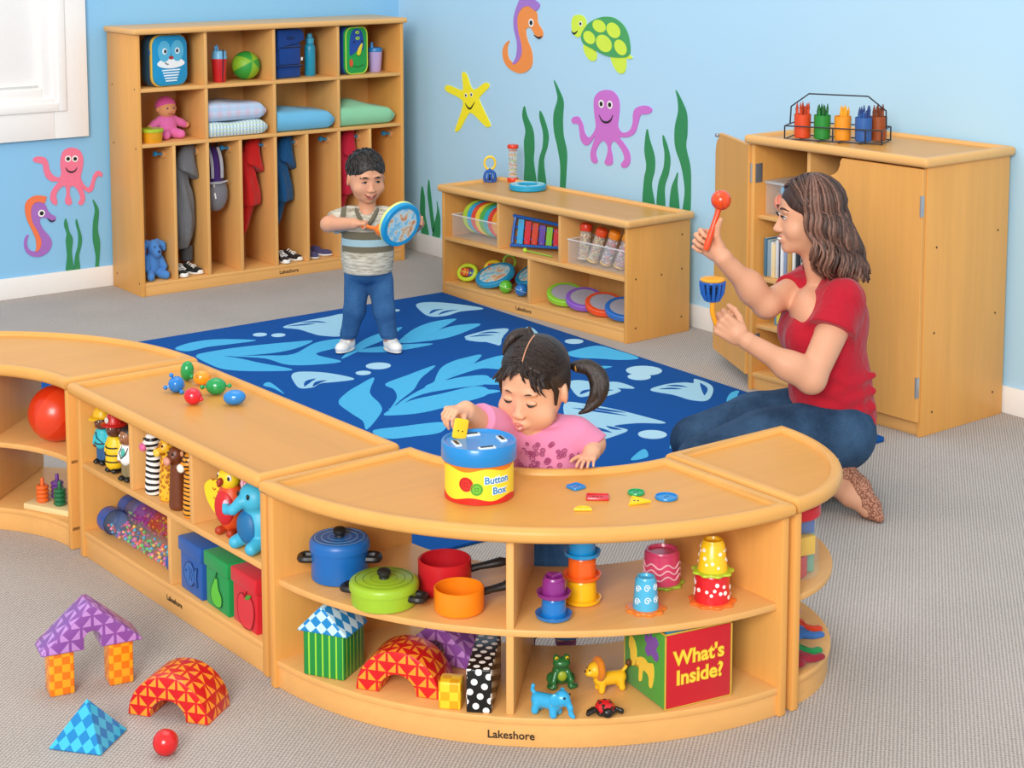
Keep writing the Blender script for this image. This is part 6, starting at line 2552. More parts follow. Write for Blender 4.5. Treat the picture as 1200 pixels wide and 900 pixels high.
def rrect(w, h, r, n=5, cx=0, cz=0):
    out = []
    for sx, sz, a in ((1, -1, -90), (1, 1, 0), (-1, 1, 90), (-1, -1, 180)):
        for k in range(n + 1):
            q = R(a + 90 * k / n)
            out.append((cx + sx * (w / 2 - r) + r * math.cos(q), cz + sz * (h / 2 - r) + r * math.sin(q)))
    return out


UP = Matrix(((1, 0, 0, 0), (0, 0, -1, 0), (0, 1, 0, 0), (0, 0, 0, 1)))     # draw (x, z), thickness towards the viewer (-y)


def slab(b, pts, y0, y1, mat, bev=0, seg=3):
    b.prism(pts, -y1, -y0, mat, bev, seg, UP)


def spot(b, cx, cz, rx, rz, y, mat, th=.002, n=20):
    slab(b, [(cx + rx * math.cos(2 * PI * i / n), cz + rz * math.sin(2 * PI * i / n)) for i in range(n)], y - th, y, mat)


# smiling animal-face lunch bag
mk = thing('lunch_bag', 'blue animal face lunch bag with white muzzle', 'lunch bag', on(LK, .19, .055, ZA), R(10))
w, h = .2, .245
b = MB()
slab(b, rrect(w, h, .05, 6, 0, h / 2), 0, .085, fabric('1C4A66', 200, .3, .08), .012)
b.build('body', mk)
b = MB()
slab(b, rrect(w + .004, h, .05, 6, 0, h / 2), -.004, .012, plain('E2B94A', .6), .004)
b.build('zipper_trim', mk)
teal = fabric('1E93C8', 200, .2, .08)
b = MB()
slab(b, rrect(w - .006, h - .008, .05, 6, 0, h / 2), -.016, .004, teal, .007)
fc = b.build('front_panel', mk)
b = MB()
for q in (-1, 1):
    spot(b, q * .037, .168, .036, .05, -.0162, plain('56B4D8', .6))
slab(b, catmull([(-.078, .11), (-.045, .134), (0, .14), (.045, .134), (.078, .11), (.055, .093), (0, .086), (-.055, .093)], 4), -.0178, -.0158, plain('F2F4F4', .6))
b.build('face_patch', fc)
for q in (-1, 1):
    b = MB()
    spot(b, q * .036, .168, .013, .015, -.0182, white)
    e = b.build('eye', fc)
    b = MB()
    spot(b, q * .034, .168, .0075, .009, -.0195, plain('24405A', .4))
    b.build('pupil', e)
    b = MB()
    s = Sdf()
    s.ell((q * .092, .012, .165), (.013, .014, .026), .004)
    s.build('ear', plain('1A5F94', .7), mk, .0025)
b = MB()
spot(b, 0, .137, .013, .008, -.0186, plain('A8302E', .5))
b.build('nose', fc)
b = MB()
b.tube([(-.035, .0195 * -1, .115), (-.026, -.0195, .108), (-.016, -.0195, .107)], .002, plain('1C2E3A', .6), 6)
b.build('mouth', fc)
b = MB()
for k in range(5):
    ww = .052 - .005 * k
    slab(b, rrect(ww * 2, .006, .002, 3, 0, .078 - .0125 * k), -.0172, -.0158, plain('E8F4F8', .6))
b.build('stripe_print', fc)

# red sippy tumbler with blue lid
tm_ = thing('sippy_cup', 'red tumbler with pale blue flip lid and dark straw strap', 'cup', on(LK, .478, .1, ZA), 0)
b = MB()
b.lathe([(0, 0), (.028, 0), (.0305, .004), (.0375, .108), (.0375, .118), (0, .118)], plain('C8222A', .35), 32)
b.build('cup', tm_)
b = MB()
b.lathe([(.0378, .114), (.0378, .124), (.035, .13), (.035, .146), (.031, .152), (0, .153)], plain('6FB4DC', .35), 32)
l_ = b.build('lid', tm_)
b = MB()
b.tube([(-.02, 0, .152), (-.022, 0, .172), (-.014, 0, .178), (-.006, 0, .152)], .0055, plain('5FA4D0', .35), 10)
b.build('spout', l_)
b = MB()
b.tube([(0, -.0295, .004), (.001, -.0385, .115), (.002, -.037, .16)], .0028, plain('1A1F33', .5), 8)
b.build('strap', tm_)
# two-tone green ball
bo = thing('play_ball', 'two tone green ball beside the red tumbler', 'ball', on(LK, .638, .13, ZA), 0)
b = MB()
g1, g2 = plain('2E9A3A', .5), plain('86B82C', .5)
for k in range(6):
    vs, fs = [], []
    for i in range(7):
        for j in range(15):
            a, z = 2 * PI * (k + i / 6) / 6, -PI / 2 + PI * j / 14
            vs.append((.07 * math.cos(z) * math.cos(a), .07 * math.cos(z) * math.sin(a), .07 * math.sin(z)))
    for i in range(6):
        for j in range(14):
            fs.append((i * 15 + j, (i + 1) * 15 + j, (i + 1) * 15 + j + 1, i * 15 + j + 1))
    b.raw(vs, fs, g1 if k % 2 else g2, Matrix.Translation((0, 0, .07)) @ Matrix.Rotation(R(70), 4, 'X') @ Matrix.Rotation(R(20), 4, 'Z'))
b.build('shell', bo)
# navy lunch bag
nb_ = thing('lunch_bag', 'navy blue insulated lunch bag with folded flap', 'lunch bag', on(LK, .84, .06, ZA), R(8))
nv, nv2 = fabric('14408A', 180, .3, .1), fabric('0E2F66', 180, .3, .1)
w, h = .15, .242
b = MB()
b.box(-w / 2, 0, 0, w / 2, .15, h - .03, nv, .012, 3)
b.build('body', nb_)
b = MB()
slab(b, [(-w / 2 - .002, h - .1), (-w / 2, h - .004), (-w / 2 + .01, h), (w / 2 - .005, h), (w / 2 + .012, h - .02), (w / 2 + .015, h - .055), (w / 2 - .03, h - .07), (-w / 2 + .04, h - .085)], -.012, .12, nv, .006)
fl = b.build('flap', nb_)
b = MB()
b.box(-.02, -.016, h - .05, .024, -.011, h - .034, nv2, .002)
b.build('pull_tab', fl)
b = MB()
b.box(-w / 2 + .01, -.01, .068, w / 2 - .01, .01, .15, nv, .006)
b.build('front_pocket', nb_)
b = MB()
for z in (.058, .152):
    b.box(-w / 2 - .001, -.012, z, w / 2 + .001, .0, z + .006, nv2, .001)
b.build('zipper', nb_)
b = MB()
b.box(w / 2 - .002, -.004, .085, w / 2 + .008, -.001, .1, plain('F0F0F0', .6), 0)
b.build('side_label', nb_)
# teal bottle
bt = thing('water_bottle', 'slim teal water bottle beside the navy lunch bag', 'bottle', on(LK, 1.0, .13, ZA), 0)
tb_ = plain('1C94B8', .3)
b = MB()
b.lathe([(0, 0), (.025, 0), (.028, .004), (.028, .135), (.026, .15), (.02, .158), (.0205, .164), (0, .164)], tb_, 32)
b.build('flask', bt)
b = MB()
b.lathe([(.022, .164), (.022, .188), (.014, .192), (.014, .204), (.011, .212), (0, .213)], plain('3FA9CC', .3), 28)
b.build('cap', bt)
# green dinosaur lunch bag
dn = thing('lunch_bag', 'green and blue lunch bag with a yellow horn', 'lunch bag', on(LK, 1.222, .055, ZA), R(14))
w, h = .158, .24
gr_, bu_ = fabric('1FA34A', 180, .25, .08), fabric('1B4CA4', 180, .25, .08)
trim = plain('D6E84A', .6)
b = MB()
slab(b, rrect(w, h, .04, 6, 0, h / 2), 0, .1, bu_, .01)
b.build('body', dn)
b = MB()
slab(b, rrect(w + .004, h, .042, 6, 0, h / 2), -.008, .008, gr_, .004)
dp_ = b.build('front_panel', dn)
b = MB()
oP = rrect(w - .004, h - .006, .04, 6, 0, h / 2)
b.tube([(x, -.009, z) for x, z in oP], .0024, trim, 6, True)
b.build('piping', dp_)
b = MB()
slab(b, catmull([(-.048, .1), (-.05, .16), (-.035, .215), (0, .23), (.035, .215), (.05, .165), (.046, .12), (.02, .13), (0, .118), (-.025, .105)], 4), -.0105, -.0075, bu_)
b.build('blue_patch', dp_)
b = MB()
slab(b, catmull([(.0, .1), (.018, .096), (.03, .12), (.038, .155), (.02, .142), (.006, .122)], 4), -.016, -.009, plain('F0D62A', .5), .002)
b.build('horn', dp_)
for x, z in ((.002, .212), (.004, .182)):
    b = MB()
    spot(b, x, z, .014, .008, -.012, trim)
    n_1 = b.build('nostril_patch', dp_)
    b = MB()
    spot(b, x, z, .009, .004, -.0135, gr_)
    b.build('patch_center', n_1)
for x in (-.02, .034):
    b = MB()
    spot(b, x, .165, .006, .004, -.0125, black)
    b.build('eye', dp_)
b = MB()
spot(b, -.042, .06, .012, .02, -.0105, plain('E4572A', .6))
b.build('orange_patch', dp_)
b = MB()
b.tube([(-.03, -.0095, .045), (.0, -.0095, .035), (.055, -.0095, .045)], .0016, plain('0E5A2A', .6), 6)
b.build('seam', dp_)
s = Sdf()
for k in range(3):
    s.ell((.07, .012, .195 - .035 * k), (.014, .008, .019), .004)
s.build('spikes', gr_, dn, .0025)
b = MB()
b.box(-w / 2 - .006, -.004, h - .055, -w / 2 + .02, -.0005, h - .012, plain('C8D24A', .6), .001, 1, Matrix.Rotation(R(8), 4, 'Y'))
b.build('tag', dn)
# lilac sippy cup
sc_ = thing('sippy_cup', 'pale lilac sippy cup with blue spouted lid', 'cup', on(LK, 1.38, .12, ZA), 0)
b = MB()
b.lathe([(0, 0), (.029, 0), (.031, .004), (.038, .105), (0, .105)], plain('B9A6D8', .35), 32)
b.build('cup', sc_)
b = MB()
b.lathe([(.0375, .102), (.0395, .104), (.0395, .118), (.036, .124), (0, .126)], plain('2A7FC4', .35), 32)
l_ = b.build('lid', sc_)
b = MB()
b.tube([(-.018, 0, .122), (-.02, 0, .14), (-.017, 0, .152)], [.011, .008, .005], plain('2A7FC4', .35), 12)
b.build('spout', l_)

# ------------------------------------------------------------------ middle row
dl_ = thing('baby_doll', 'soft baby doll in pink suit and cap sitting in a cubby', 'doll', on(LK, .22, .155, ZQ + .001), R(4))
pk = fabric('E070AE', 160, .5, .12)
skn = fabric('E09A6A', 220, .2, .05)
s = Sdf()
s.ell((0, 0, .143), (.047, .042, .047), .006)
for q in (-1, 1):
    s.ell((q * .046, 0, .14), (.009, .008, .012), .003)
s.ell((0, -.041, .135), (.006, .005, .005), .004)
for q in (-1, 1):
    s.ell((q * .098, -.012, .058), (.017, .015, .015), .004)
s.build('body', skn, dl_, .0025)
s = Sdf()
s.ell((0, .002, .06), (.05, .042, .058), .01)
for q in (-1, 1):
    s.chain([(q * .035, 0, .088), (q * .072, -.006, .07), (q * .09, -.01, .06)], [.021, .019, .017], .008)
    s.chain([(q * .024, -.02, .026), (q * .04, -.06, .022)], [.026, .022], .008)
s.plane((0, 0, 0), (0, 0, -1))
s.build('suit', pk, dl_, .0025)
s = Sdf()
s.ell((0, .008, .156), (.05, .046, .046), .004).plane((0, -.02, .158), (0, -.55, -1), .003)
s.build('cap', fabric('D8559C', 160, .5, .1), dl_, .0025)
for q in (-1, 1):
    b = MB()
    b.ball((q * .017, -.0405, .147), .0042, plain('26405E', .3), n=12)
    b.build('eye', dl_)
b = MB()
b.tube([(-.012, -.0395, .122), (0, -.0415, .119), (.012, -.0395, .122)], .0018, plain('A84A3A', .5), 6)
b.build('mouth', dl_)
tu = thing('food_tub', 'amber plastic tub with lime lid beside the doll', 'food tub', on(LK, .098, .062, ZQ), 0)
b = MB()
b.lathe([(0, 0), (.044, 0), (.047, .004), (.051, .052), (0, .052)], plain('E5A31C', .25, .08), 36)
b.build('bowl', tu)
b = MB()
b.lathe([(.05, .05), (.055, .051), (.055, .062), (.051, .066), (0, .066)], plain('A8C42E', .3), 36)
b.build('lid', tu)


def plaid(a, c1, c2, s):
    key = ('plaid', a, c1, c2, s)
    m, t = base('plaid_cloth', .95, .15)
    v = t.coord('UV', (1 / s, 1 / s, 1))
    x = t.n('ShaderNodeSeparateXYZ')
    t.l(v, x.inputs[0])
    u = t.math('LESS_THAN', t.math('FRACT', x.outputs[0]), .45)
    w = t.math('LESS_THAN', t.math('FRACT', x.outputs[1]), .45)
    c = t.mix(t.math('MULTIPLY', u, .75), lin(a), lin(c1))
    c = t.mix(t.math('MULTIPLY', w, .6), c, lin(c2))
    t.l(c, t.b.inputs['Base Color'])
    t.bump(t.noise(t.coord(), 220, 3), .4, .002)
    return m


def blanket(label, x0, x1, y0, y1, z, h, mat, folds=2, slope=.0, hump=0, group=None, seed=0):
    """a folded blanket: rounded folded edge at its right side, layered at the left"""
    t = thing('folded_blanket', label, 'blanket', on(LK, x0, y0, z), 0, group)
    W_, D_2 = x1 - x0, y1 - y0
    rr = random.Random(seed)
    nx, ny = 26, 14
    lh = h / folds
    for f in range(folds):
        b = MB()
        loops = []
        for i in range(nx + 1):
            q = i / nx
            u = q / .7 * .88 if q < .7 else .88 + .12 * math.sin((q - .7) / .3 * PI / 2)
            x = W_ * u
            e = max(.42, math.sqrt(max(0, 1 - max(0, (u - .88) / .12) ** 2)))
            lp = []
            for side in (0, 1):
                for j in range(ny + 1):
                    v_ = j / ny if side == 0 else 1 - j / ny
                    y = D_2 * v_
                    ev = min(1, (min(v_, 1 - v_) / .08)) ** .5
                    hh = lh * e * (.8 + .2 * ev)
                    sag = hump * math.sin(PI * min(1, u * 1.3)) * math.sin(PI * v_) + .004 * math.sin(9 * u + f + seed) * math.sin(5 * v_ + seed)
                    zt = lh * f + lh / 2 + (hh / 2 - .0006) * (1 if side else -1)
                    if f + 1 == folds and side:
                        zt += sag - slope * u * h
                    lp.append((x, y, max(0, zt)))
            loops.append(lp)
        b.loft(loops, mat)
        b.build('fold', t, smooth=89)
    return t


blanket('pastel plaid folded blanket on top of the checked one', .372, .685, .02, .26, ZQ + .0755, .09, plaid('C9D4EA', 'D8C4D8', 'A8C8E4', .05), 1, .12, .008, 'folded blankets', 3)
blanket('white and blue checked folded blanket at the bottom of the pair', .372, .688, .015, .27, ZQ, .072, plaid('E4EEF4', '7FB0DC', 'C9DCA8', .018), 1, .0, 0, 'folded blankets', 1)
blanket('light blue folded blanket filling the third cubby', .742, 1.068, .012, .29, ZQ, .1, fabric('6FB9DE', 130, .5, .07), 1, .1, .014, 'folded blankets', 2)
blanket('mint green folded blanket peaked at its back', 1.105, 1.43, .015, .29, ZQ, .095, fabric('90CFA4', 130, .5, .07), 1, .12, .034, 'folded blankets', 5)

# ------------------------------------------------------------------ lower row
pl_ = thing('plush_dog', 'blue floppy eared plush animal sitting in the first cubby', 'plush toy', on(LK, .097, .09, ZF + .001), R(4))
pl_.scale = (.78, .9, .95)
fur = fabric('4C86CC', 90, 1.0, .2)
s = Sdf()
s.ell((0, .005, .075), (.052, .045, .07), .012)
s.ell((.004, -.012, .158), (.04, .038, .042), .01)
s.ell((.004, -.045, .138), (.028, .024, .028), .01)
for q in (-1, 1):
    s.chain([(q * .034, .0, .185), (q * .068, -.006, .165), (q * .072, -.01, .125 if q < 0 else .15)], [.016, .02, .016], .006)
    s.chain([(q * .045, -.008, .1), (q * .06, -.03, .06)], [.022, .02], .008)
    s.chain([(q * .035, -.03, .026), (q * .052, -.062, .022)], [.024, .022], .008)
s.plane((0, 0, 0), (0, 0, -1))
s.build('body', fur, pl_, .003)
for q in (-1, 1):
    b = MB()
    b.ball((.004 + q * .016, -.049, .168), .0042, black, n=10)
    b.build('eye', pl_)
b = MB()
b.ball((.004, -.068, .146), (.009, .006, .006), plain('1E2E4A', .5), n=12)
b.build('nose', pl_)


def garment(name, label, x, y, prof, mat, cat, folds=5, amp=.1, extra=None):
    """cloth hanging from a hook: rings of (z, dx, dy, half width, half depth)"""
    t = thing(name, label, cat, on(LK, x, y, 0), 0, 'clothes hung in the cubbies')
    b = MB()
    loops = []
    n = 40
    zs = [p[0] for p in prof]
    P0 = catmull(prof, 5, False)
    for k, (z, dx, dy, hw, hd) in enumerate(P0):
        lp = []
        for i in range(n):
            a = 2 * PI * i / n
            m = 1 + amp * math.sin(folds * a + z * 9) * min(1, k / 8) + .04 * math.sin(11 * a - z * 30)
            lp.append((dx + hw * m * math.cos(a), dy + hd * m * math.sin(a), z))
        loops.append(lp)
    b.loft(loops, mat)
    o = b.build('cloth', t, smooth=70)
    if extra:
        extra(t)
    return t


def hood(top, dx, mat):
    """a hood hanging over the shoulders of a coat: a soft cone with a slanted lower edge"""
    def f(t):
        b = MB()
        loops = []
        prof = catmull([(top + .012, .036, .010), (top - .004, .03, .026), (top - .045, .012, .044), (top - .09, .004, .055), (top - .125, .004, .06), (top - .14, .004, .058), (top - .135, .003, .046)], 4, False)
        for k, (z, x0, r) in enumerate(prof):
            lp = []
            for i in range(40):
                a = 2 * PI * i / 40
                m = 1 + .07 * math.sin(4 * a + z * 30) + .03 * math.sin(9 * a)
                dz = -.03 * math.cos(a - .4) * min(1, k / 14)
                lp.append((dx + x0 + r * m * math.cos(a), -.022 + r * .85 * m * math.sin(a), z + dz))
            loops.append(lp)
        b.loft(loops, mat)
        b.build('hood', t, smooth=70)
    return f


gy_ = fabric('6E7074', 260, .5, .22, .9, 1)
garment('hooded_jacket', 'grey hooded jacket hanging above black sneakers', .262, .13,
        [(.60, -.01, 0, .052, .05), (.52, -.01, -.005, .054, .05), (.44, .002, -.01, .056, .055), (.33, .01, -.012, .056, .055), (.25, .008, -.008, .05, .05), (.2, .004, 0, .04, .04), (.185, .004, 0, .03, .03)], gy_, 'jacket', 6, .12,
        hood(.685, .022, gy_))
def hanging(label, x, hexc, low, top, tip):
    m_ = fabric(hexc, 200, .35, .08, .9, 1)
    garment('hooded_jacket', label, x, .14,
            [(top - .06, -.012, 0, .05, .05), (top - .14, -.005, -.008, .05, .055), (top - .24, .01, -.012, .056, .06), (top - .32, .012, -.012, .058, .058), ((top + low) / 2 - .08, .004, -.006, .045, .045), (low + .04, tip, 0, .028, .03), (low, tip - .006, 0, .012, .016)], m_, 'jacket', 5, .12,
            hood(top, .026, m_))


hanging('red hooded jacket hanging left of the dark blue one', .618, 'C41E1C', .205, .685, -.015)
hanging('dark blue hooded jacket hanging above black and white sneakers', .802, '124E80', .225, .685, -.012)
hanging('crimson jacket hanging behind the standing boy', 1.168, 'C2203C', .24, .685, -.01)
b = MB()
b.tube([(.302, .14, .19), (.30, .14, .12)], .03, fabric('4A4C50', 200, .4), 14)
tag(b.build('hanging_sleeve', None, (LK.location[0], LK.location[1], 0)), 'dark grey sleeve end hanging below the grey hooded jacket', 'sleeve')

# backpack
bp = thing('backpack', 'small purple and grey backpack hanging from a blue hook', 'backpack', on(LK, .437, .12, 0), R(-4))
pu, gy2, lg = fabric('46276E', 200, .4), fabric('77767C', 200, .4), fabric('A9A8AE', 200, .4)
s = Sdf()
s.ell((0, 0, .56), (.05, .05, .11), .01).ell((0, .0, .5), (.052, .052, .08), .02)
s.build('body', pu, bp, .0035)
s = Sdf()
s.ell((.006, -.035, .44), (.056, .04, .085), .01).ell((0, 0, .43), (.05, .05, .08), .02).plane((0, -.04, .5), (0, .25, 1), .006)
s.build('pocket', gy2, bp, .0035)
b = MB()
b.tube([(-.046, -.07, .5), (0, -.082, .497), (.05, -.066, .503)], .005, lg, 8)
b.build('pocket_trim', bp)
for x in (-.03, .02):
    b = MB()
    b.tube(catmull([(x, -.03, .665), (x + .002, -.058, .62), (x + .004, -.066, .57), (x + .006, -.062, .52)], 5, False), .0085, lg, 8, False, .5)
    b.build('strap', bp)
b = MB()
b.tube(catmull([(-.015, .0, .66), (-.005, -.005, .69), (.018, -.005, .695), (.03, .0, .66)], 5, False), .006, plain('26222E', .7), 8)
b.build('top_loop', bp)
for p in ((-.018, -.062, .49), (-.02, -.075, .45)):
    b = MB()
    b.tube([p, (p[0] + .004, p[1] - .003, p[2] - .028)], .004, plain('E6E6E8', .5), 8)
    b.build('zip_pull', bp)


def shoe(label, x, y, rz, up, sole, cap=None, lace=None, group=None):
    t = thing('sneaker', label, 'shoe', on(LK, x, y, ZF), rz, group)
    s = Sdf()      # toe points -y
    s.ell((0, -.028, .008), (.024, .032, .008), .004).ell((0, .03, .008), (.021, .032, .008), .006).cap((0, -.02, .006), (0, .035, .006), .02, .019, .006)
    s.plane((0, 0, 0), (0, 0, -1)).plane((0, 0, .013), (0, 0, 1))
    s.build('sole', plain(sole, .6), t, .002)
    s = Sdf()
    s.ell((0, -.022, .016), (.0225, .033, .018), .008).ell((0, .03, .026), (.021, .03, .03), .012)
    s.cutcap((0, .03, .075), (0, .024, .046), .016, .013, .004).plane((0, 0, .01), (0, 0, -1))
    s.build('upper', fabric(up, 200, .3, .1), t, .002)
    if cap:
        s = Sdf()
        s.ell((0, -.036, .014), (.0225, .021, .014), .004).plane((0, -.03, 0), (0, 1, .4)).plane((0, 0, .008), (0, 0, -1))
        s.build('toe_cap', plain(cap, .5), t, .002)
    if lace:
        b = MB()
        for k in range(4):
            y0, z0 = -.012 + .011 * k, .035 + .0065 * k
            b.tube([(-.014, y0, z0 - .003), (0, y0 - .002, z0 + .003), (.014, y0, z0 - .003)], .0026, plain(lace, .7), 6)
        b.tube([(-.014, .0, .044), (-.02, -.014, .036), (-.008, -.01, .042), (.0, .004, .046), (.012, -.01, .042), (.02, -.012, .034)], .0022, plain(lace, .7), 6)
        b.build('lace', t)
    return t


G_ = 'shoes on the cubby floor'
shoe('left black sneaker with white toe cap under the grey jacket', .232, .06, R(-6), '1C201E', 'EDEBE6', 'F2F0EA', 'F2F2EE', G_)
shoe('right black sneaker with white toe cap under the grey jacket', .3, .08, R(38), '1C201E', 'EDEBE6', 'F2F0EA', 'F2F2EE', G_)
shoe('left black and white sneaker under the dark blue jacket', .785, .055, R(-4), '2A1E1C', 'EDEBE6', 'F2F0EA', 'F6F6F4', G_)
shoe('right black and white sneaker under the dark blue jacket', .85, .075, R(34), '2A1E1C', 'EDEBE6', 'F2F0EA', 'F6F6F4', G_)
shoe('left purple slip-on shoe in the empty sixth cubby', .955, .075, R(10), '4A456E', 'E4E2E0', None, None, G_)
shoe('right purple slip-on shoe in the empty sixth cubby', 1.03, .095, R(44), '4A456E', 'E4E2E0', None, None, G_)
# ------------------------------------------------------------------ people
def skin(hexc, blush):
    m, t = base('skin', .48, .35)
    c = lin(hexc)
    v = t.coord()
    n = t.noise(v, 18, 3)
    f = t.noise(v, 160, 2)
    k = t.math('MULTIPLY_ADD', n, .7, t.math('MULTIPLY', f, .3))
    t.l(t.mix(k, shade(c, .95), lin(blush)), t.b.inputs['Base Color'])
    t.b.inputs['Subsurface Weight'].default_value = .08
    t.b.inputs['Subsurface Radius'].default_value = (.012, .005, .003)
    t.bump(f, .06, .001)
    return m


def hairmat(a, bq, sc=(160, 160, 18), rough=.42):
    m, t = base('hair', rough, .5)
    v = t.coord('Object', sc)
    n = t.noise(v, 1.0, 4, .6)
    cr = t.n('ShaderNodeValToRGB')
    cr.color_ramp.elements[0].position = .36
    cr.color_ramp.elements[1].position = .7
    cr.color_ramp.elements[0].color = lin(a)
    cr.color_ramp.elements[1].color = lin(bq)
    t.l(n, cr.inputs[0])
    t.l(cr.outputs[0], t.b.inputs['Base Color'])
    t.bump(n, .8, .003)
    return m


def denim(hexc, hi):
    m, t = base('denim', .85, .2)
    v = t.coord('Object', (7, 7, 4))
    n = t.noise(v, 1.0, 4, .6)
    f = t.noise(t.coord('Object', (500, 500, 200)), 1.0, 2)
    k = t.math('MULTIPLY_ADD', n, .75, t.math('MULTIPLY', f, .3))
    cr = t.n('ShaderNodeValToRGB')
    cr.color_ramp.elements[0].position = .38
    cr.color_ramp.elements[1].position = .72
    cr.color_ramp.elements[0].color = lin(hexc)
    cr.color_ramp.elements[1].color = lin(hi)
    t.l(k, cr.inputs[0])
    t.l(cr.outputs[0], t.b.inputs['Base Color'])
    t.bump(t.math('ADD', t.noise(t.coord('Object', (16, 16, 22)), 1.0, 3), t.math('MULTIPLY', f, .15)), .5, .012)
    return m


class Head:
    """face towards -y of M; unit = head height"""

    def __init__(s, loc, yaw, pitch, roll, H):
        s.H = H
        s.M = Matrix.Translation(loc) @ (Matrix.Rotation(R(yaw), 4, 'Z') @ Matrix.Rotation(R(pitch), 4, 'X') @ Matrix.Rotation(R(roll), 4, 'Y'))
        s.e = s.M.to_euler()

    def p(s, q):
        return s.M @ (Vector(q) * s.H)

    def ell(s, S, c, r, k=.05, sign=1, rot=None):
        e = s.e if rot is None else (s.M @ Euler(rot).to_matrix().to_4x4()).to_euler()
        r = (r, r, r) if isinstance(r, (int, float)) else r
        S.ell(s.p(c), tuple(x * s.H for x in r), k * s.H, e, sign)

    def cap(s, S, a, b, ra, rb=None, k=.04):
        S.cap(s.p(a), s.p(b), ra * s.H, (ra if rb is None else rb) * s.H, k * s.H)

    def face(s, S, child=True, smile=0.0):
        E = s.ell
        E(S, (0, .06, .13), (.335, .40, .365), .05)
        if child:
            E(S, (0, -.05, -.11), (.315, .305, .31), .10)
            E(S, (0, -.12, -.31), (.235, .2, .135), .08)
            E(S, (0, -.245, -.395), (.075, .06, .055), .07)
        else:
            E(S, (0, -.06, -.13), (.275, .30, .33), .10)
            E(S, (0, -.15, -.35), (.175, .18, .135), .08)
            E(S, (0, -.265, -.42), (.085, .068, .064), .07)
        cw = .15 if child else .1
        for q in (-1, 1):
            E(S, (q * .155, -.215, -.19 + .02 * smile), (cw, .1, .115), .07)
            E(S, (q * .13, -.405, .0), (.062, .05, .03), .06, -1)
            E(S, (q * .042, -.372, -.175), (.034, .034, .027), .022)
            E(S, (q * .318, .055, -.05), (.032, .075, .105), .015, 1, (0, 0, q * .35))
            E(S, (q * .345, .03, -.04), (.014, .04, .06), .015, -1, (0, 0, q * .35))
            E(S, (q * .11, -.315, .085), (.09, .035, .028), .05)
        s.cap(S, (0, -.33, .0 if not child else -.05), (0, -.41 if not child else -.375, -.16), .03, .042, .04)
        E(S, (0, -.325, -.29), (.09, .05, .05), .05)
        E(S, (0, -.345, -.272), (.062, .03, .018), .02)
        E(S, (0, -.335, -.325), (.06, .032, .022), .02)

    def ball(s, name, c, r, mat, par, rot=(0, 0, 0), n=18, label=None):
        b = MB()
        b.ball((0, 0, 0), tuple(x * s.H for x in r), mat, rot, n)
        bmesh.ops.transform(b.bm, matrix=Matrix.Translation(s.p(c)) @ s.M.to_3x3().to_4x4(), verts=b.bm.verts)
        return b.build(name, par)

    def line(s, name, pts, r, mat, par, n=6):
        b = MB()
        P0 = [s.p(q) for q in catmull(pts, 5, False)]
        k = len(P0)
        b.tube(P0, [r * s.H * (.35 + .65 * math.sin(PI * i / (k - 1))) for i in range(k)], mat, n)
        return b.build(name, par)


def basis(d, p):
    d = Vector(d).normalized()
    p = Vector(p)
    p = (p - d * p.dot(d)).normalized()
    return d, p


def hand(S, W, d, p, L, side, curls=((20, 30, 20),) * 4, thumb=((.55, .75, .2), (.8, .45, .3), (.85, .2, .45)), spread=.06, kk=.03):
    """W wrist, d towards the knuckles, p palm normal; side +1 right, -1 left; thumb segments in (d, t, p)"""
    d, p = basis(d, p)
    t = d.cross(p) * side
    W = Vector(W)
    k = kk * L
    S.cap(W - d * .08 * L, W + d * .12 * L, .135 * L, .15 * L, .08 * L)
    for i in range(4):
        b0 = W + d * .1 * L + t * (.1 - .07 * i) * L
        kn = W + d * (.47 - .02 * abs(i - 1)) * L + t * (.165 - .11 * i) * L
        S.cap(b0, kn, .1 * L, .066 * L, .05 * L)
        ln = (.42, .47, .43, .34)[i] * L
        rad = (.052, .053, .05, .044)[i] * L
        a = 0
        q = kn
        sp = (1.2 - i * .8) * spread
        for j, fr in enumerate((.46, .3, .24)):
            a += R(curls[i][j])
            v = (d + t * sp).normalized() * math.cos(a) + p * math.sin(a)
            q2 = q + v * ln * fr
            S.cap(q, q2, rad * (1 - .08 * j), rad * (.93 - .1 * j), k * (.6 if j else 1))
            q = q2
    q = W + d * .1 * L + t * .12 * L + p * .04 * L
    for j, (a, b, c) in enumerate(thumb):
        v = (d * a + t * b + p * c).normalized()
        q2 = q + v * (.22, .17, .14)[j] * L
        S.cap(q, q2, (.085, .062, .055)[j] * L, (.062, .056, .046)[j] * L, (.06, .02, .015)[j] * L)
        q = q2


def person(label, loc):
    return thing('person', label, 'person', loc, CAMYAW)


lipm = plain('C4695A', .4)
browm = plain('2A1A12', .8)
lashm = plain('1A100C', .6)
sclera = plain('F1EBE6', .25, .02)
teeth = plain('F7F3EA', .25, .02)

# ================================================================== boy with ocean drum
BX, BY = -1.385, -1.873
boy = person('toddler boy in striped grey shirt and jeans playing an ocean drum', (BX, BY, .0115))
sk_b = skin('D9A07A', 'E3A384')
hd = Head((-.007, .0, .722), 22, 9, 0, .212)
S = Sdf()
hd.face(S, True, 1)
for q in (-1, 1):
    hd.ell(S, (q * .33, .05, -.06), (.036, .085, .12), .012, 1, (0, 0, q * .5))
    hd.ell(S, (q * .365, .02, -.05), (.014, .045, .07), .012, -1, (0, 0, q * .5))
S.cap((-.004, .012, .58), (-.004, .01, .65), .036, .034, .02)
S.ell((-.004, .005, .5), (.085, .058, .085), .02).ell((-.004, .0, .4), (.09, .066, .1), .03)
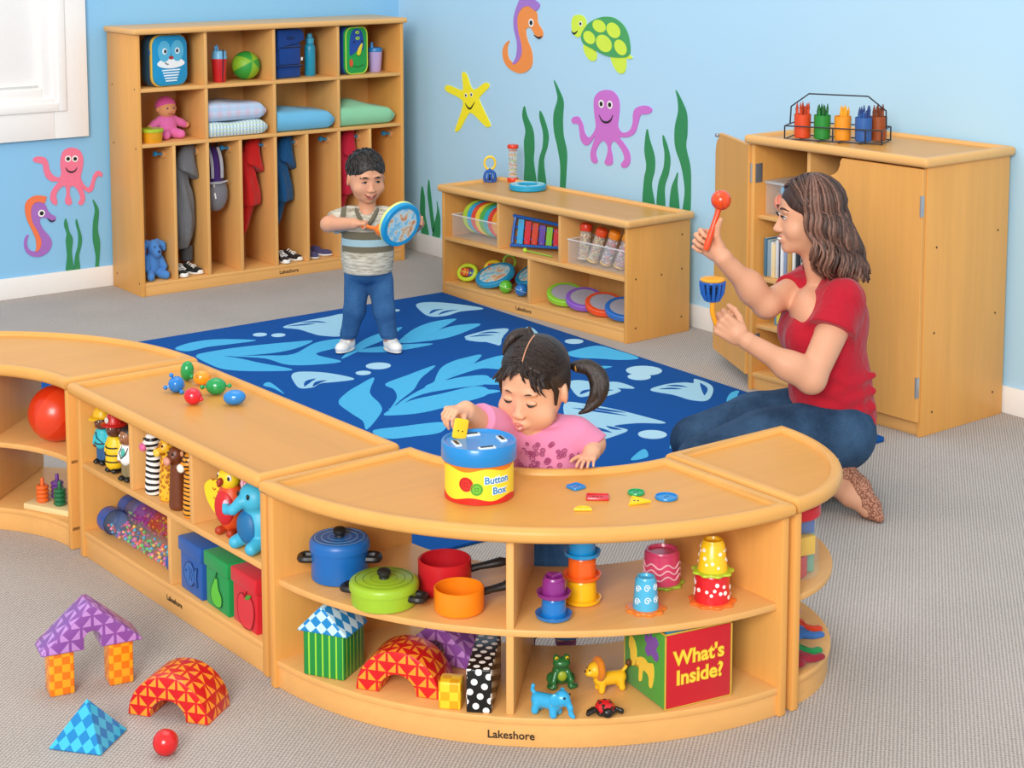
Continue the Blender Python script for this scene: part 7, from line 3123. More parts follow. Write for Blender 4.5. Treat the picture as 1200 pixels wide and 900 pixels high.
# right arm (viewer's left), then left arm
S.chain([(-.09, .0, .558), (-.155, -.065, .538), (-.045, -.135, .553)], [.034, .031, .023], .012)
hand(S, (-.04, -.136, .553), (.96, -.1, .1), (.1, .1, -1), .092, 1, ((75, 70, 40), (78, 72, 40), (80, 72, 40), (80, 70, 40)), ((.7, .3, .7), (.9, -.1, .5), (.9, -.2, .3)))
S.chain([(.088, .0, .555), (.14, .045, .47), (.208, -.005, .53)], [.034, .03, .022], .012)
hand(S, (.212, -.012, .536), (.2, -.85, .3), (-1, -.15, .1), .088, -1, ((50, 50, 25), (52, 52, 25), (55, 52, 25), (58, 52, 25)), ((.5, .8, .2), (.6, .5, .5), (.5, .1, .8)))
for q, kx, ax in ((-1, -.058, -.086), (1, .062, .08)):
    S.chain([(q * .05, .005, .29), (kx, -.015, .17), (ax, .005, .055)], [.045, .036, .026], .02)
S.build('body', sk_b, boy, .0024, relax=1)
# shirt, then its collar and bands
SHIRT = pattern('heather', '8E8674', 'E2DCCB', .012, .9, None, 0)
SHIRT.node_tree.nodes['Principled BSDF'].inputs['Specular IOR Level'].default_value = .15


def boyshirt(g=0.0, cutv=True):
    s = Sdf()
    s.ell((-.004, .004, .505), (.1 + g, .068 + g, .09 + g), .03).ell((-.004, .0, .42), (.108 + g, .078 + g, .12 + g), .04)
    s.cap((-.004, .0, .36), (-.004, .0, .345), .098 + g, .1 + g, .03)
    s.cap((-.06, .006, .562), (.052, .006, .562), .036 + g, .036 + g, .03)
    a = Sdf()
    a.chain([(-.085, .0, .555), (-.15, -.055, .535)], [.046 + g, .049 + g], .02)
    a.plane((-.137, -.046, .538), (-.78, -.6, -.2))
    q = Sdf()
    q.chain([(.08, .0, .552), (.125, .03, .485)], [.046 + g, .049 + g], .02)
    q.plane((.122, .026, .488), (.45, .3, -.84))
    s.join(a, .02).join(q, .02)
    s.cut((-.004, -.03, .625), (.042, .05, .055), .006)
    s.plane((0, 0, .332), (0, 0, -1))
    return s


def stripe_pick(c):
    x, z = c[:, 0], c[:, 2]
    i = np.zeros(len(c), int)
    torso = (np.abs(x) < .105)
    i[torso & (z > .475) & (z < .505)] = 1
    i[torso & (z > .447) & (z <= .475)] = 2
    i[torso & (z > .422) & (z <= .447)] = 1
    i[(x > -.105) & (x < -.085) & (c[:, 1] < .0) & (z > .52)] = 1
    return i


sb_ = boyshirt()
sh_o = sb_.build('shirt', [SHIRT, fabric('6E6754', 220, .3), fabric('A5C4CC', 220, .3)], boy, .0035, stripe_pick)
b = MB()
P0 = [(-.052, .02, .593), (-.044, -.03, .585), (-.024, -.066, .555), (-.002, -.079, .535), (.02, -.066, .555), (.038, -.03, .585), (.046, .02, .593)]
b.tube(catmull(P0, 6, False), .0085, fabric('6E6754', 220, .3), 8)
b.build('collar', sh_o)
JB = denim('24507F', '4C7CAE')
s = Sdf()
s.ell((-.004, .0, .325), (.096, .074, .05), .02)
for q, kx, ax in ((-1, -.058, -.086), (1, .062, .08)):
    s.chain([(q * .048, .004, .29), (kx, -.015, .17), (ax, .006, .062)], [.053, .044, .034], .016)
for q, ax, z in ((-1, -.083, .07), (1, .077, .07), (-1, -.08, .085), (1, .075, .085)):
    s.ell((ax, .004, z), (.037, .037, .007), .008)
s.plane((0, 0, .05), (0, 0, -1))
s.build('jeans', JB, boy, .0035)
for q, ax, rz in ((-1, -.092, -26), (1, .09, 30)):
    s = Sdf()
    a = R(rz)
    c_, n_ = math.cos(a), math.sin(a)

    def rt(x, y, z):
        return (ax + c_ * x - n_ * y, .0 + n_ * x + c_ * y, z)
    s.ell(rt(0, -.034, .02), (.028, .038, .024), .012, (0, 0, a)).ell(rt(0, .012, .03), (.026, .034, .034), .014, (0, 0, a))
    s.plane((0, 0, 0), (0, 0, -1))
    sw = s.build('shoe', plain('F2F0EC', .5, .03), boy, .0025)
    b = MB()
    for y, z in ((-.03, .041), (-.012, .052)):
        b.tube([rt(-.026, y, z - .014), rt(-.012, y, z), rt(.012, y, z), rt(.026, y, z - .014)], .006, plain('E2E0DA', .5), 8, False, .5)
    b.build('strap', sw)
    s = Sdf()
    s.ell(rt(0, -.012, .006), (.03, .062, .0065), .002, (0, 0, a)).plane((0, 0, 0), (0, 0, -1))
    s.build('sole', plain('E6E4DE', .6), sw, .0025)
# hair
HB = hairmat('0E0B0A', '3A322E', (260, 260, 60))
s = Sdf()
hd.ell(s, (0, .075, .15), (.352, .415, .372), .04)
hd.ell(s, (0, .12, -.02), (.335, .33, .28), .05)
hd.ell(s, (0, -.52, -.13), (.43, .345, .42), .015, -1)
for q in (-1, 1):
    hd.ell(s, (q * .38, .075, -.16), (.1, .085, .16), .015, -1)
s.plane(hd.p((0, .1, -.2)), (hd.M.to_3x3() @ Vector((0, -.35, -1))))
s.build('hair', HB, boy, .0022)


def on_skull(x, y, z, lift=0., c=(0, .075, .15), r=(.352, .415, .37)):
    """the spot of the hair shell that lies in this direction from its middle"""
    d = Vector(((x - c[0]) / r[0], (y - c[1]) / r[1], (z - c[2]) / r[2])).normalized()
    return Vector((c[0] + d.x * (r[0] + lift), c[1] + d.y * (r[1] + lift), c[2] + d.z * (r[2] + lift)))


rr = random.Random(3)
b = MB()
for k in range(300):                  # short cropped strands lying forward
    a, h_ = rr.uniform(-PI, PI), rr.uniform(-.02, 1)
    ring = math.sqrt(max(0, 1 - h_ * h_))
    d0 = Vector((.352 * ring * math.sin(a), .075 - .415 * ring * math.cos(a), .15 + .37 * h_))
    if d0.y < -.2 and d0.z < .26 + .06 * rr.random():
        continue
    if d0.z < .05 and d0.y < .12:
        continue
    fw = Vector((d0.x * .15 + rr.uniform(-.03, .03), -.09, -.035 if d0.z > .3 else -.07))
    b.tube([hd.p(on_skull(*d0, -.004)), hd.p(on_skull(*(d0 + fw * .55), .014)), hd.p(on_skull(*(d0 + fw), .018 + .01 * rr.random()))], [.0032, .0028, .0007], HB, 5)
b.build('fringe', boy)
for q in (-1, 1):
    e = hd.ball('eye', (q * .128, -.325, -.012), (.048, .028, .015), sclera, boy)
    hd.ball('iris', (q * .128 + .004, -.347, -.012), (.024, .012, .015), plain('20130E', .2), e)
    hd.line('upper_lid', [(q * .128 - .06, -.322, -.016), (q * .128, -.356, .008), (q * .128 + .06, -.322, -.014)], .013, lashm, boy)
    hd.line('eyebrow', [(q * .05, -.35, .072), (q * .13, -.352, .09), (q * .215, -.285, .066)], .018, browm, boy)
hd.line('mouth', [(-.135, -.285, -.235), (-.075, -.36, -.277), (0, -.384, -.29), (.075, -.36, -.277), (.135, -.285, -.235)], .021, plain('8E3A30', .5), boy)
hd.line('teeth', [(-.08, -.358, -.274), (0, -.39, -.286), (.08, -.358, -.274)], .014, teeth, boy)
hd.line('lower_lip', [(-.08, -.345, -.302), (0, -.38, -.32), (.08, -.345, -.302)], .022, lipm, boy)


def boyw(x, y, z):
    c_, n_ = math.cos(CAMYAW), math.sin(CAMYAW)
    return Vector((BX + c_ * x - n_ * y, BY + n_ * x + c_ * y, z + .0115))


# mallet in his right hand
dm = thing('drum_mallet', 'orange ball mallet held by the boy against the drum', 'mallet', boyw(.064, -.139, .528), CAMYAW)
orn = plain('F07A1A', .3, .04, 30, .3)
b = MB()
b.tube([(-.115, -.012, .026), (-.06, -.006, .016), (-.016, 0, .003)], [.0065, .0075, .0085], orn, 12)
b.build('stick', dm)
b = MB()
b.ball((0, 0, 0), (.027, .027, .027), orn, n=28)
b.build('head', dm)
# ocean drum
n_d = Vector((.635, -.72, -.28)).normalized()
Md = Matrix.Rotation(CAMYAW, 4, 'Z') @ frame((0, 0, 0), n_d)
od = drum('ocean drum with bright blue rim held upright by the boy', boyw(.137, -.118, .548), Md.to_euler(), .186, '1C9AD2', OCEAN, None, 'hand_drum', .03)
b = MB()
b.lathe([(.088, -.0165), (.0935, -.015), (.0938, -.004), (.0925, -.002)], plain('D9E88A', .4), 56)
b.build('rim_edge', od)

# ================================================================== girl at the curved shelf
GX, GY = -2.618, -4.622
girl = person('toddler girl with pigtails in a pink shirt posting a yellow button', (GX, GY, 0))
sk_g = skin('E3AC86', 'EAB091')
hd = Head((-.03, -.005, .676), -28, 13, 4, .228)
S = Sdf()
hd.face(S, True, 0)
for q in (-1, 1):
    hd.ell(S, (q * .175, -.18, -.24), (.125, .1, .12), .06)
    hd.ell(S, (q * .335, .065, -.06), (.032, .085, .115), .012, 1, (0, 0, q * .5))
S.cap((-.008, .015, .53), (-.02, .01, .6), .042, .04, .02)
S.ell((-.005, .0, .51), (.085, .058, .08), .02).ell((.0, .0, .42), (.085, .066, .09), .03)
S.chain([(-.085, -.005, .56), (-.15, -.065, .592), (-.19, -.14, .65)], [.034, .031, .025], .012)
hand(S, (-.194, -.146, .654), (-.62, -.72, .22), (.05, .12, -1), .1, 1, ((62, 42, 20), (60, 45, 22), (58, 46, 24), (56, 48, 24)), ((.6, .55, .5), (.6, .1, .8), (.45, -.1, .9)))
S.chain([(.078, .0, .555), (.112, .012, .525), (.108, -.04, .52)], [.034, .031, .022], .012)
hand(S, (.106, -.045, .519), (-.22, -.95, -.03), (0, 0, -1), .09, -1, ((4, 10, 12), (2, 10, 14), (2, 10, 14), (4, 12, 14)), ((.6, .75, .0), (.8, .55, .1), (.9, .3, .1)), .12)
for q in (-1, 1):
    S.chain([(q * .042, .0, .34), (q * .045, .0, .18), (q * .048, .0, .05)], [.044, .036, .026], .02)
S.build('body', sk_g, girl, .0024)
PK = fabric('E08AB0', 240, .3, .06)
s = Sdf()
s.ell((-.005, .004, .515), (.094, .066, .078), .03).ell((.002, .0, .43), (.096, .071, .11), .04)
s.cap((-.06, .008, .562), (.05, .008, .556), .036, .036, .03)
a = Sdf()
a.chain([(-.078, .0, .558), (-.135, -.055, .588), (-.17, -.1, .62)], [.044, .043, .045], .02)
a.plane((-.16, -.088, .612), (-.5, -.7, .45))
q_ = Sdf()
q_.chain([(.074, .0, .552), (.118, .008, .517)], [.044, .042], .02)
q_.plane((.112, .002, .52), (.6, -.2, -.75))
s.join(a, .02).join(q_, .02)
s.ell((-.01, .0, .585), (.06, .052, .018), .01)
s.cut((-.012, -.012, .612), (.048, .05, .03), .006)
s.plane((0, 0, .36), (0, 0, -1))
shg = s.build('shirt', PK, girl, .0035)
LACE = plain('A84878', .7)
rr = random.Random(8)
b = MB()
for k in range(84):                    # printed flowers round the lower front
    a = R(rr.uniform(-85, 85))
    z = rr.uniform(.47, .525) if k % 3 else rr.uniform(.52, .548)
    rx_, ry_ = .0975, .0725
    zz = max(.0, 1 - ((z - .47) / .15) ** 2) ** .5
    p = Vector((.002 + rx_ * zz * math.sin(a), -ry_ * zz * math.cos(a), z))
    nrm = Vector((math.sin(a) / rx_, -math.cos(a) / ry_, 0)).normalized()
    b.torus(.006 * rr.uniform(.6, 1.1), .0013, LACE, frame(p - nrm * .0005, p + nrm), 12, 5)
    b.ball(p, .0018, LACE, n=8)
b.build('flower_print', shg)
s = Sdf()
s.ell((0, .0, .355), (.088, .068, .045), .02)
for q in (-1, 1):
    s.chain([(q * .043, .0, .33), (q * .046, .0, .18), (q * .049, .0, .06)], [.055, .046, .038], .016)
s.plane((0, 0, .045), (0, 0, -1))
s.build('jeans', denim('2E5C92', '5684B4'), girl, .004)
for q in (-1, 1):
    s = Sdf()
    s.ell((q * .05, -.038, .02), (.028, .04, .022), .012).ell((q * .05, .012, .028), (.026, .032, .032), .014)
    s.plane((0, 0, 0), (0, 0, -1))
    so = s.build('shoe', fabric('8E3A78', 200, .3, .1), girl, .003)
    s = Sdf()
    s.ell((q * .05, -.014, .006), (.031, .066, .0075), .002).plane((0, 0, 0), (0, 0, -1))
    s.build('sole', plain('E8E2E4', .5), so, .003)
HG = hairmat('120C0A', '3E2C24', (230, 230, 40))
s = Sdf()
hd.ell(s, (0, .075, .15), (.352, .415, .37), .04)
hd.ell(s, (0, .14, -.03), (.33, .33, .29), .05)
hd.ell(s, (0, -.45, -.12), (.32, .32, .46), .02, -1)
for q in (-1, 1):
    hd.ell(s, (q * .38, -.12, -.2), (.14, .19, .26), .02, -1)
    hd.ell(s, (q * .39, .06, -.1), (.13, .13, .16), .02, -1)

s.plane(hd.p((0, .1, -.24)), (hd.M.to_3x3() @ Vector((0, -.35, -1))))
hg_ = s.build('hair', HG, girl, .0024)
b = MB()
P0 = [hd.p((.02 - .03 * t, .075 - .405 * math.cos(R(t * 80 + 5)), .16 + .378 * math.sin(R(t * 80 + 5)))) for t in np.linspace(.42, 1.1, 10)]
b.tube(P0, .0017, plain('C98F6E', .6), 6)
b.build('parting', hg_)
rr = random.Random(15)
b = MB()
for k in range(150):
    q = -1 if k % 2 else 1
    t = rr.uniform(.30, 1.12)
    st_ = Vector((.02 - .03 * t + q * .012, .075 - .405 * math.cos(R(t * 80 + 5)), .15 + .37 * math.sin(R(t * 80 + 5))))
    en = Vector((q * .3, .12 + rr.uniform(-.03, .03), .26 + rr.uniform(-.05, .05)))
    mid_ = st_.lerp(en, .5) + Vector((q * .05, -.14 * (1.1 - t), -.10 * (1.1 - t)))
    P0 = [on_skull(*st_.lerp(mid_, u), .006) if u < 1 else on_skull(*mid_, .006) for u in (0, .5, 1)] + [on_skull(*mid_.lerp(en, u), .006) for u in (.5, 1)]
    b.tube([hd.p(p) for p in P0], [.0012, .0024, .0026, .0024, .0014], HG, 5)
b.build('strands', hg_)
b = MB()
rr = random.Random(5)
for k in range(22):                    # wispy fringe
    a = -.25 + .5 * k / 21 + rr.uniform(-.02, .02)
    y = -.25 - .05 * math.cos(a * 5)
    z = .16 + .375 * math.sqrt(max(.05, 1 - (a / .37) ** 2 - ((y - .075) / .42) ** 2))
    L_ = rr.uniform(.03, .13) * (1.4 if a > .1 else 1)
    s_2 = (.04 + abs(a) * .2) * (1 if a > 0 else -1)
    b.tube([hd.p((a * .9, y + .12, z + .06)), hd.p((a, y - .02, z)), hd.p((a + s_2 * .6, y - .06, z - L_ * .6)), hd.p((a + s_2, y - .055 + abs(a) * .15, z - L_))], [.005, .0048, .003, .0008], HG, 5)
for q in (-1, 1):
    for k in range(2):
        b.tube([hd.p((q * .27, -.16 + .03 * k, .2)), hd.p((q * (.325 + .004 * k), -.13 + .03 * k, .05)), hd.p((q * .315, -.14 + .03 * k, -.1 - .02 * k))], [.006, .0055, .0015], HG, 5)
b.build('fringe', girl)


def pigtail(paths, tie):
    s = Sdf()
    for P0, rs in paths:
        s.chain(catmull(P0, 5, False), list(np.interp(np.linspace(0, 1, 5 * (len(P0) - 1) + 1), np.linspace(0, 1, len(rs)), rs)), .004)
    o = s.build('pigtail', HG, girl, .0022)
    b = MB()
    b.torus(.011, .0035, plain('D99A3A', .6), frame(tie[0], tie[1]), 20, 8)
    b.build('hair_tie', o)


def gp(px, py, y):
    return ((px - 639.2) / 497 + .0, y, .782 - (py - 400) * .00208 - .3 * y)


pigtail([([gp(624, 400, .03), gp(612, 391, .03), gp(600, 394, .02), gp(592, 404, .015), gp(588, 416, .01)], [.012, .014, .012, .008, .002]),
         ([gp(624, 399, .035), gp(609, 396, .03), gp(601, 406, .02), gp(597, 418, .015), gp(595, 430, .01)], [.012, .014, .011, .008, .002]),
         ([gp(624, 399, .03), gp(620, 390, .03), gp(619, 382, .03)], [.011, .008, .002]),
         ([gp(624, 399, .03), gp(613, 388, .03), gp(606, 387, .03)], [.011, .008, .002])], (gp(625, 401, .03), gp(617, 393, .03)))
pigtail([([gp(674, 428, .06), gp(690, 428, .055), gp(704, 438, .045), gp(708, 454, .035), gp(702, 470, .03), gp(690, 480, .025), gp(678, 486, .02)], [.011, .015, .016, .015, .012, .008, .0015]),
         ([gp(676, 430, .06), gp(692, 433, .05), gp(699, 446, .04), gp(698, 462, .03), gp(688, 476, .025)], [.011, .014, .015, .012, .003])], (gp(677, 429, .06), gp(686, 428, .055)))
for q in (-1, 1):
    hd.ball('eyelid', (q * .13, -.318, -.02), (.062, .035, .034), sk_g, girl)
    hd.line('lashes', [(q * .13 - .062, -.322, -.03), (q * .13, -.358, -.046), (q * .13 + .062, -.322, -.03)], .011, lashm, girl)
    hd.line('eyebrow', [(q * .05, -.345, .06), (q * .125, -.35, .085), (q * .2, -.30, .07)], .011, plain('5A4032', .8), girl)
hd.line('upper_lip', [(-.068, -.345, -.292), (-.02, -.382, -.272), (0, -.382, -.278), (.02, -.382, -.272), (.068, -.345, -.292)], .02, plain('CE7A70', .4), girl)
hd.line('lower_lip', [(-.055, -.352, -.302), (0, -.378, -.322), (.055, -.352, -.302)], .026, plain('D4847A', .35), girl)


def girlw(x, y, z):
    c_, n_ = math.cos(CAMYAW), math.sin(CAMYAW)
    return Vector((GX + c_ * x - n_ * y, GY + n_ * x + c_ * y, z))


yb = thing('toy_button', 'yellow square toy button pinched between the girl\'s fingers', 'toy button', girlw(-.2, -.215, .632), 0, None, (R(78), R(14), CAMYAW + R(18)))
b = MB()
b.prism(rect(-.017, -.024, .017, .022, .005), -.003, .003, plain('FFC91E', .3), .0015)
b.build('disc', yb)
b = MB()
for x, y in ((-.005, -.006), (.005, -.006)):
    b.cyl((x, y, .0025), (x, y, .0034), .002, plain('6A4A10', .6), n=10)
b.build('hole', yb)

# ================================================================== woman kneeling by the cabinet
WX, WY = -1.214, -4.228
WZ = .0085
wom = person('smiling woman in red blouse and jeans kneeling with shakers', (WX, WY, WZ))
sk_w = skin('D9A27E', 'E2A688')
hd = Head((-.07, .0, .878), -84, 2, 0, .232)
S = Sdf()
hd.face(S, False, 1)
S.cap((-.0, .02, .63), (-.045, .005, .79), .05, .046, .03)
S.ell((.0, .01, .55), (.105, .13, .105), .03).ell((.0, .0, .44), (.1, .115, .14), .04).ell((.02, .0, .3), (.11, .125, .12), .04)
S.ell((-.06, -.02, .58), (.055, .09, .075), .03)
S.chain([(-.035, .13, .645), (-.19, -.02, .605), (-.331, -.06, .756)], [.046, .041, .027], .02)
S.ell((-.24, -.032, .66), (.04, .04, .05), .03)
hand(S, (-.336, -.055, .768), (-.72, .45, .53), (-.5, -.84, .1), .165, 1, ((70, 80, 50), (74, 82, 50), (78, 82, 50), (80, 80, 50)), ((.55, .65, .35), (.35, .9, .2), (.15, 1, .15)))
S.chain([(.035, -.09, .625), (-.08, -.195, .42), (-.268, -.2, .533)], [.052, .043, .027], .02)
S.ell((-.14, -.197, .458), (.05, .04, .042), .03)
hand(S, (-.286, -.2, .545), (-.82, .05, .56), (.05, .98, .15), .165, -1, ((62, 78, 50), (66, 80, 50), (70, 80, 50), (74, 78, 50)), ((.6, .5, .55), (.75, .2, .6), (.8, -.1, .5)))
S.chain([(.03, -.06, .21), (-.375, -.13, .15)], [.085, .052], .02)
S.chain([(.0, .1, .21), (-.37, .1, .145)], [.085, .052], .02)
S.chain([(-.375, -.13, .085), (-.12, -.13, .065), (.005, -.105, .075)], [.045, .042, .03], .02)
S.chain([(-.37, .1, .085), (-.1, .07, .065), (.03, .05, .05)], [.045, .042, .03], .02)
# near foot: heel up, toes on the carpet
S.chain([(.005, -.105, .075), (.035, -.098, .1), (.07, -.15, .066), (.1, -.2, .022), (.114, -.224, .01)], [.03, .03, .029, .022, .015], .02)
S.chain([(.0, -.1, .07), (.05, -.16, .045), (.095, -.205, .02)], [.03, .026, .016], .02)
S.chain([(.03, .05, .05), (.09, .0, .03), (.12, -.04, .02)], [.03, .028, .018], .02)
S.build('body', sk_w, wom, .003)
# blouse
RD = fabric('B3182C', 160, .3, .1, .9, 1)
s = Sdf()
s.ell((.012, .012, .56), (.115, .142, .11), .04).ell((-.005, .0, .465), (.118, .13, .14), .05)
s.ell((.015, .005, .34), (.128, .135, .15), .05).ell((.06, .02, .25), (.1, .13, .09), .04)
s.ell((-.075, -.05, .51), (.06, .06, .065), .04).ell((-.085, .05, .51), (.06, .06, .065), .04)
s.cap((-.03, .12, .645), (.03, -.085, .64), .052, .056, .04)
a = Sdf()
a.chain([(.03, -.09, .632), (-.012, -.132, .545)], [.064, .074], .03)
a.plane((-.008, -.13, .55), (-.36, -.45, -.82), .006)
q_ = Sdf()
q_.chain([(-.03, .12, .64), (-.115, .05, .618)], [.06, .062], .03)
q_.plane((-.108, .054, .618), (-.72, -.68, -.1), .006)
s.join(a, .03).join(q_, .03)
s.cap((.03, .03, .68), (.02, .02, .66), .06, .07, .03)
for k in range(5):                     # cloth folds
    z = .42 - .05 * k
    s.cutcap((.1 - .03 * k, -.15, z), (-.1, -.12 + .01 * k, z + .03), .008, .004, .02)
    s.cap((.13, -.08, z - .02), (.02, -.135, z - .045), .008, .005, .03)
s.cut((-.068, -.026, .712), (.078, .03, .1), .008, (0, R(-30), R(30)))
s.cut((-.03, .01, .75), (.06, .06, .07), .008)
s.plane((-.115, 0, .295), (-.32, 0, -.95), .01)
s.build('blouse', RD, wom, .0038)
JW = denim('1A3049', '3F5F82')
s = Sdf()
s.ell((.045, .015, .2), (.11, .15, .12), .04)
s.chain([(.03, -.065, .215), (-.2, -.1, .2), (-.395, -.13, .145)], [.112, .096, .078], .03)
s.chain([(.0, .1, .215), (-.2, .1, .195), (-.392, .1, .14)], [.108, .094, .077], .03)
s.chain([(-.395, -.13, .08), (-.15, -.13, .065), (-.02, -.11, .07)], [.066, .062, .046], .02)
s.chain([(-.39, .1, .075), (-.1, .07, .07), (.02, .05, .06)], [.066, .062, .046], .02)
s.plane((0, 0, .003), (0, 0, -1))
s.plane((.0, 0, .36), (-.32, 0, 1), .01)
jw = s.build('jeans', JW, wom, .004)
stm = plain('9AA8B8', .7)
b = MB()
P0 = [(.04, -.135, .285), (.0, -.155, .24), (.0, -.165, .19)]
b.tube([(.118, -.072, .262), (.065, -.128, .262), (.012, -.155, .222), (.012, -.168, .165)], .0018, stm, 5)
b.build('pocket_stitching', jw)
b = MB()
b.tube([(-.06, -.155, .275), (-.2, -.172, .245), (-.34, -.178, .19)], .0013, stm, 5)
b.build('side_seam', jw)
# leopard flats
m_, t_ = base('leopard_suede', .75, .25)
v_ = t_.coord('Object', (190, 190, 190))
vo = t_.n('ShaderNodeTexVoronoi', i_Scale=1.0)
t_.l(v_, vo.inputs['Vector'])
t_.l(t_.mix(t_.math('GREATER_THAN', vo.outputs['Distance'], .5), lin('C08A72'), lin('8A5844')), t_.b.inputs['Base Color'])
LEO = m_
s = Sdf()
s.chain([(.03, -.096, .108), (.042, -.104, .104), (.078, -.15, .07), (.108, -.2, .027), (.124, -.232, .007)], [.03, .034, .034, .027, .012], .02)
s.chain([(.095, -.195, .019), (.124, -.232, .005)], [.026, .01], .02)
s.cut((.03, -.16, .045), (.045, .06, .052), .006, (0, 0, R(-35)))
s.cut((.0, -.1, .06), (.045, .04, .05), .006)
s.plane((0, 0, -.008), (0, 0, -1))
s.build('shoe', LEO, wom, .0028)
s = Sdf()
s.chain([(.03, .05, .056), (.09, .0, .034), (.125, -.045, .022)], [.034, .033, .02], .02)
s.plane((0, 0, -.008), (0, 0, -1))
s.build('shoe', LEO, wom, .0035)
# hair: shell plus wavy locks
HW = hairmat('2A1711', '94685A', (120, 120, 5))
s = Sdf()
hd.ell(s, (0, .08, .155), (.355, .415, .365), .04)
hd.ell(s, (0, .2, -.05), (.33, .28, .3), .06)
hd.ell(s, (0, -.45, -.16), (.34, .30, .42), .03, -1)
for q in (-1, 1):
    hd.ell(s, (q * .40, -.20, -.22), (.17, .22, .34), .02, -1)
HW2 = [hairmat('3A2218', '5E3E30', (200, 200, 20)), hairmat('543629', '7E5848', (200, 200, 20)), hairmat('704C3E', '9A7262', (200, 200, 20)), hairmat('2A1711', '4A2E24', (200, 200, 20))]


def lockpath(th_, low, lift, ph, n=19):
    sx, cy_ = math.sin(th_), math.cos(th_)
    pts = []
    for i in range(n):
        u = i / (n - 1)
        if u < .3:
            q = u / .3 * R(92)
            r_ = (.375 + lift) * math.sin(q)
            p = Vector((sx * r_ * .97, .075 + cy_ * r_ * 1.14, .155 + (.37 + lift) * math.cos(q)))
        else:
            w_ = (u - .3) / .7
            rad = .37 + lift + .07 * math.sin(PI * w_ * .8) + .05 * w_
            p = Vector((sx * rad * (.95 - .1 * w_), .075 + cy_ * rad * 1.08 + (.10 * w_ + .13 * w_ * w_), .15 + (low - .15) * w_))
            amp = (.02 + .06 * w_) * min(1, w_ * 4)
            s1, c1 = math.sin(w_ * 11 + ph), math.cos(w_ * 11 + ph)
            p += Vector((cy_ * amp * s1 + .35 * sx * amp * c1, -sx * amp * s1 + .35 * cy_ * amp * c1, 0))
        pts.append(p)
    return pts


rr = random.Random(11)
for k in range(26):
    th_ = R(-108 + 216 * k / 25)
    P0 = lockpath(th_, -.66 - .1 * math.cos(th_), -.085, k * .45, 15)
    s.chain([hd.p(p) for p in P0], [hd.H * (.058 + .015 * math.sin(PI * i / 14) - .05 * max(0, i - 10) / 4) for i in range(15)], .012)
hw_ = s.build('hair', HW2[3], wom, .003, relax=2)
b = MB()
for k in range(230):
    c_ = rr.uniform(-1, 1)
    th_ = R(116 * c_)
    lift = rr.uniform(.0, .03)
    P0 = lockpath(th_, -.74 - .08 * math.cos(th_) + rr.uniform(-.1, .08), lift, (c_ + 1) * 5.85 + rr.uniform(-.25, .25))
    w0 = hd.H * rr.uniform(.013, .026)
    n_ = len(P0)
    b.tube([hd.p(p) for p in P0], [w0 * (.5 + .5 * min(1, i / 5)) * (1 - .85 * max(0, (i - n_ * .72) / (n_ * .28)) ** 1.5) for i in range(n_)], HW2[rr.choice((0, 0, 1, 1, 2, 3))], 6)
for k in range(120):                   # front sections swept from the parting past the temple
    q = -1 if k % 2 else 1
    yp = rr.uniform(-.34, .12)
    st_, en = Vector((q * .015, yp, .48)), Vector((q * .36, .02 + .34 * (yp + .1), .06))
    mid_ = st_.lerp(en, .5) + Vector((q * .08, -.05, .06))
    lift = rr.uniform(.012, .036)
    top_ = [on_skull(*st_.lerp(mid_, u), lift) for u in (0, .5)] + [on_skull(*mid_.lerp(en, u), lift) for u in (0, .5)]
    th_ = q * R(100 - 70 * (yp + .34) / .46 + rr.uniform(-6, 6))
    low_ = lockpath(th_, -.72 - .08 * math.cos(th_) + rr.uniform(-.1, .06), lift * .8, (q * abs(th_) / R(116) + 1) * 5.85 + rr.uniform(-.25, .25))[7:]
    P0 = catmull(top_ + low_, 2, False)
    w0 = hd.H * rr.uniform(.012, .022)
    n_ = len(P0)
    b.tube([hd.p(p) for p in P0], [w0 * (.4 + .6 * min(1, i / 8)) * (1 - .85 * max(0, (i - n_ * .72) / (n_ * .28)) ** 1.5) for i in range(n_)], HW2[rr.choice((0, 0, 1, 1, 2, 3))], 6)
b.build('locks', hw_, smooth=0)
for q in (-1, 1):
    e = hd.ball('eye', (q * .126, -.325, .005), (.05, .03, .022), sclera, wom)
    hd.ball('iris', (q * .126, -.349, .002), (.02, .01, .02), plain('3A2214', .2), e)
    hd.line('lashes', [(q * .06, -.345, .0), (q * .12, -.372, .028), (q * .192, -.32, .012)], .012, lashm, wom)
    hd.line('eyebrow', [(q * .05, -.365, .1), (q * .12, -.358, .13), (q * .21, -.29, .1)], .014, plain('4A2E20', .8), wom)
hd.line('teeth', [(-.115, -.275, -.245), (-.05, -.352, -.281), (0, -.372, -.288), (.05, -.352, -.281), (.115, -.275, -.245)], .024, teeth, wom)
hd.line('upper_lip', [(-.125, -.262, -.235), (-.05, -.362, -.262), (0, -.38, -.266), (.05, -.362, -.262), (.125, -.262, -.235)], .012, plain('B4574E', .4), wom)
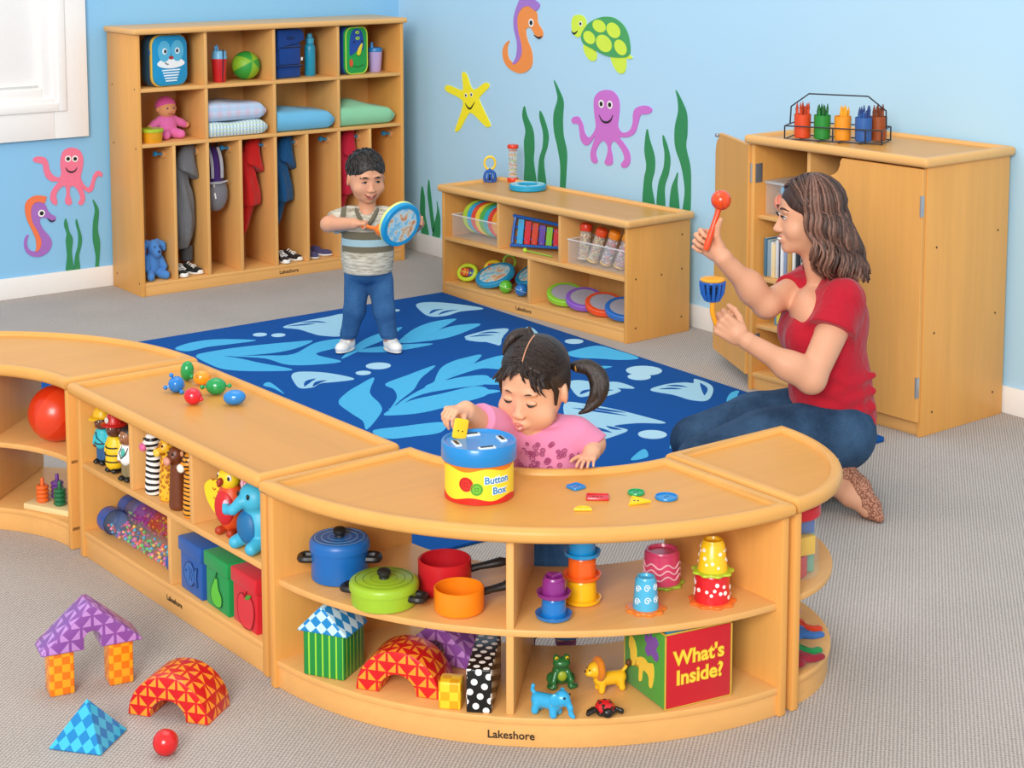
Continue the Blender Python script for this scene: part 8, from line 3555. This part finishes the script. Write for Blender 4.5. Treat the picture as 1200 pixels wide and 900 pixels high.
hd.line('lower_lip', [(-.12, -.265, -.25), (-.05, -.345, -.31), (0, -.366, -.318), (.05, -.345, -.31), (.12, -.265, -.25)], .015, plain('C0645A', .4), wom)


def womw(x, y, z):
    c_, n_ = math.cos(CAMYAW), math.sin(CAMYAW)
    return Vector((WX + c_ * x - n_ * y, WY + n_ * x + c_ * y, z + WZ))


mr = thing('maraca', 'orange red maraca raised in the woman\'s far hand', 'maraca', womw(-.338, -.06, .934), CAMYAW)
om = plain('E84A14', .25, .05, 30, .4)
b = MB()
b.ball((0, 0, 0), .0305, om, n=32)
b.build('head', mr)
b = MB()
b.tube([(-.006, 0, -.026), (-.022, -.004, -.075), (-.04, -.012, -.13), (-.046, -.014, -.15)], [.0085, .0085, .0105, .008], om, 14)
b.build('handle', mr)
b = MB()
b.torus(.0306, .0009, plain('B83A10', .4), Matrix.Rotation(R(80), 4, 'Y'), 40, 6)
b.build('seam', mr)
cbw = thing('cage_bell', 'blue cage bell on an orange handle in the woman\'s near hand', 'hand bell', womw(-.374, -.178, .652), CAMYAW)
mt, rm = plain('1F5FB8', .3), plain('F5A623', .35)
b = MB()
for k in range(12):
    a = 2 * PI * k / 12
    b.tube([(r * math.cos(a), r * math.sin(a), z) for r, z in ((.006, .0), (.02, .004), (.03, .022), (.034, .046), (.0345, .06))], .0052, mt, 8)
b.ball((0, 0, .004), (.02, .02, .007), mt, n=18)
b.torus(.034, .004, mt, Matrix.Translation((0, 0, .056)), 32, 8)
b.build('cage', cbw)
b = MB()
b.lathe([(0, .058), (.02, .058), (.035, .06), (.037, .064), (.034, .068), (.018, .07), (0, .071)], rm, 32)
b.build('top', cbw)
b = MB()
for k in range(5):
    a = 2 * PI * k / 5
    b.ball((.014 * math.cos(a), .014 * math.sin(a), .03), .009, plain('20304A', .4), n=10)
b.build('jingle', cbw)
b = MB()
b.tube(catmull([(.002, 0, .0), (.0, .0, -.03), (.008, .002, -.06), (.022, .004, -.085)], 5, False), .0075, rm, 12)
b.build('handle', cbw)
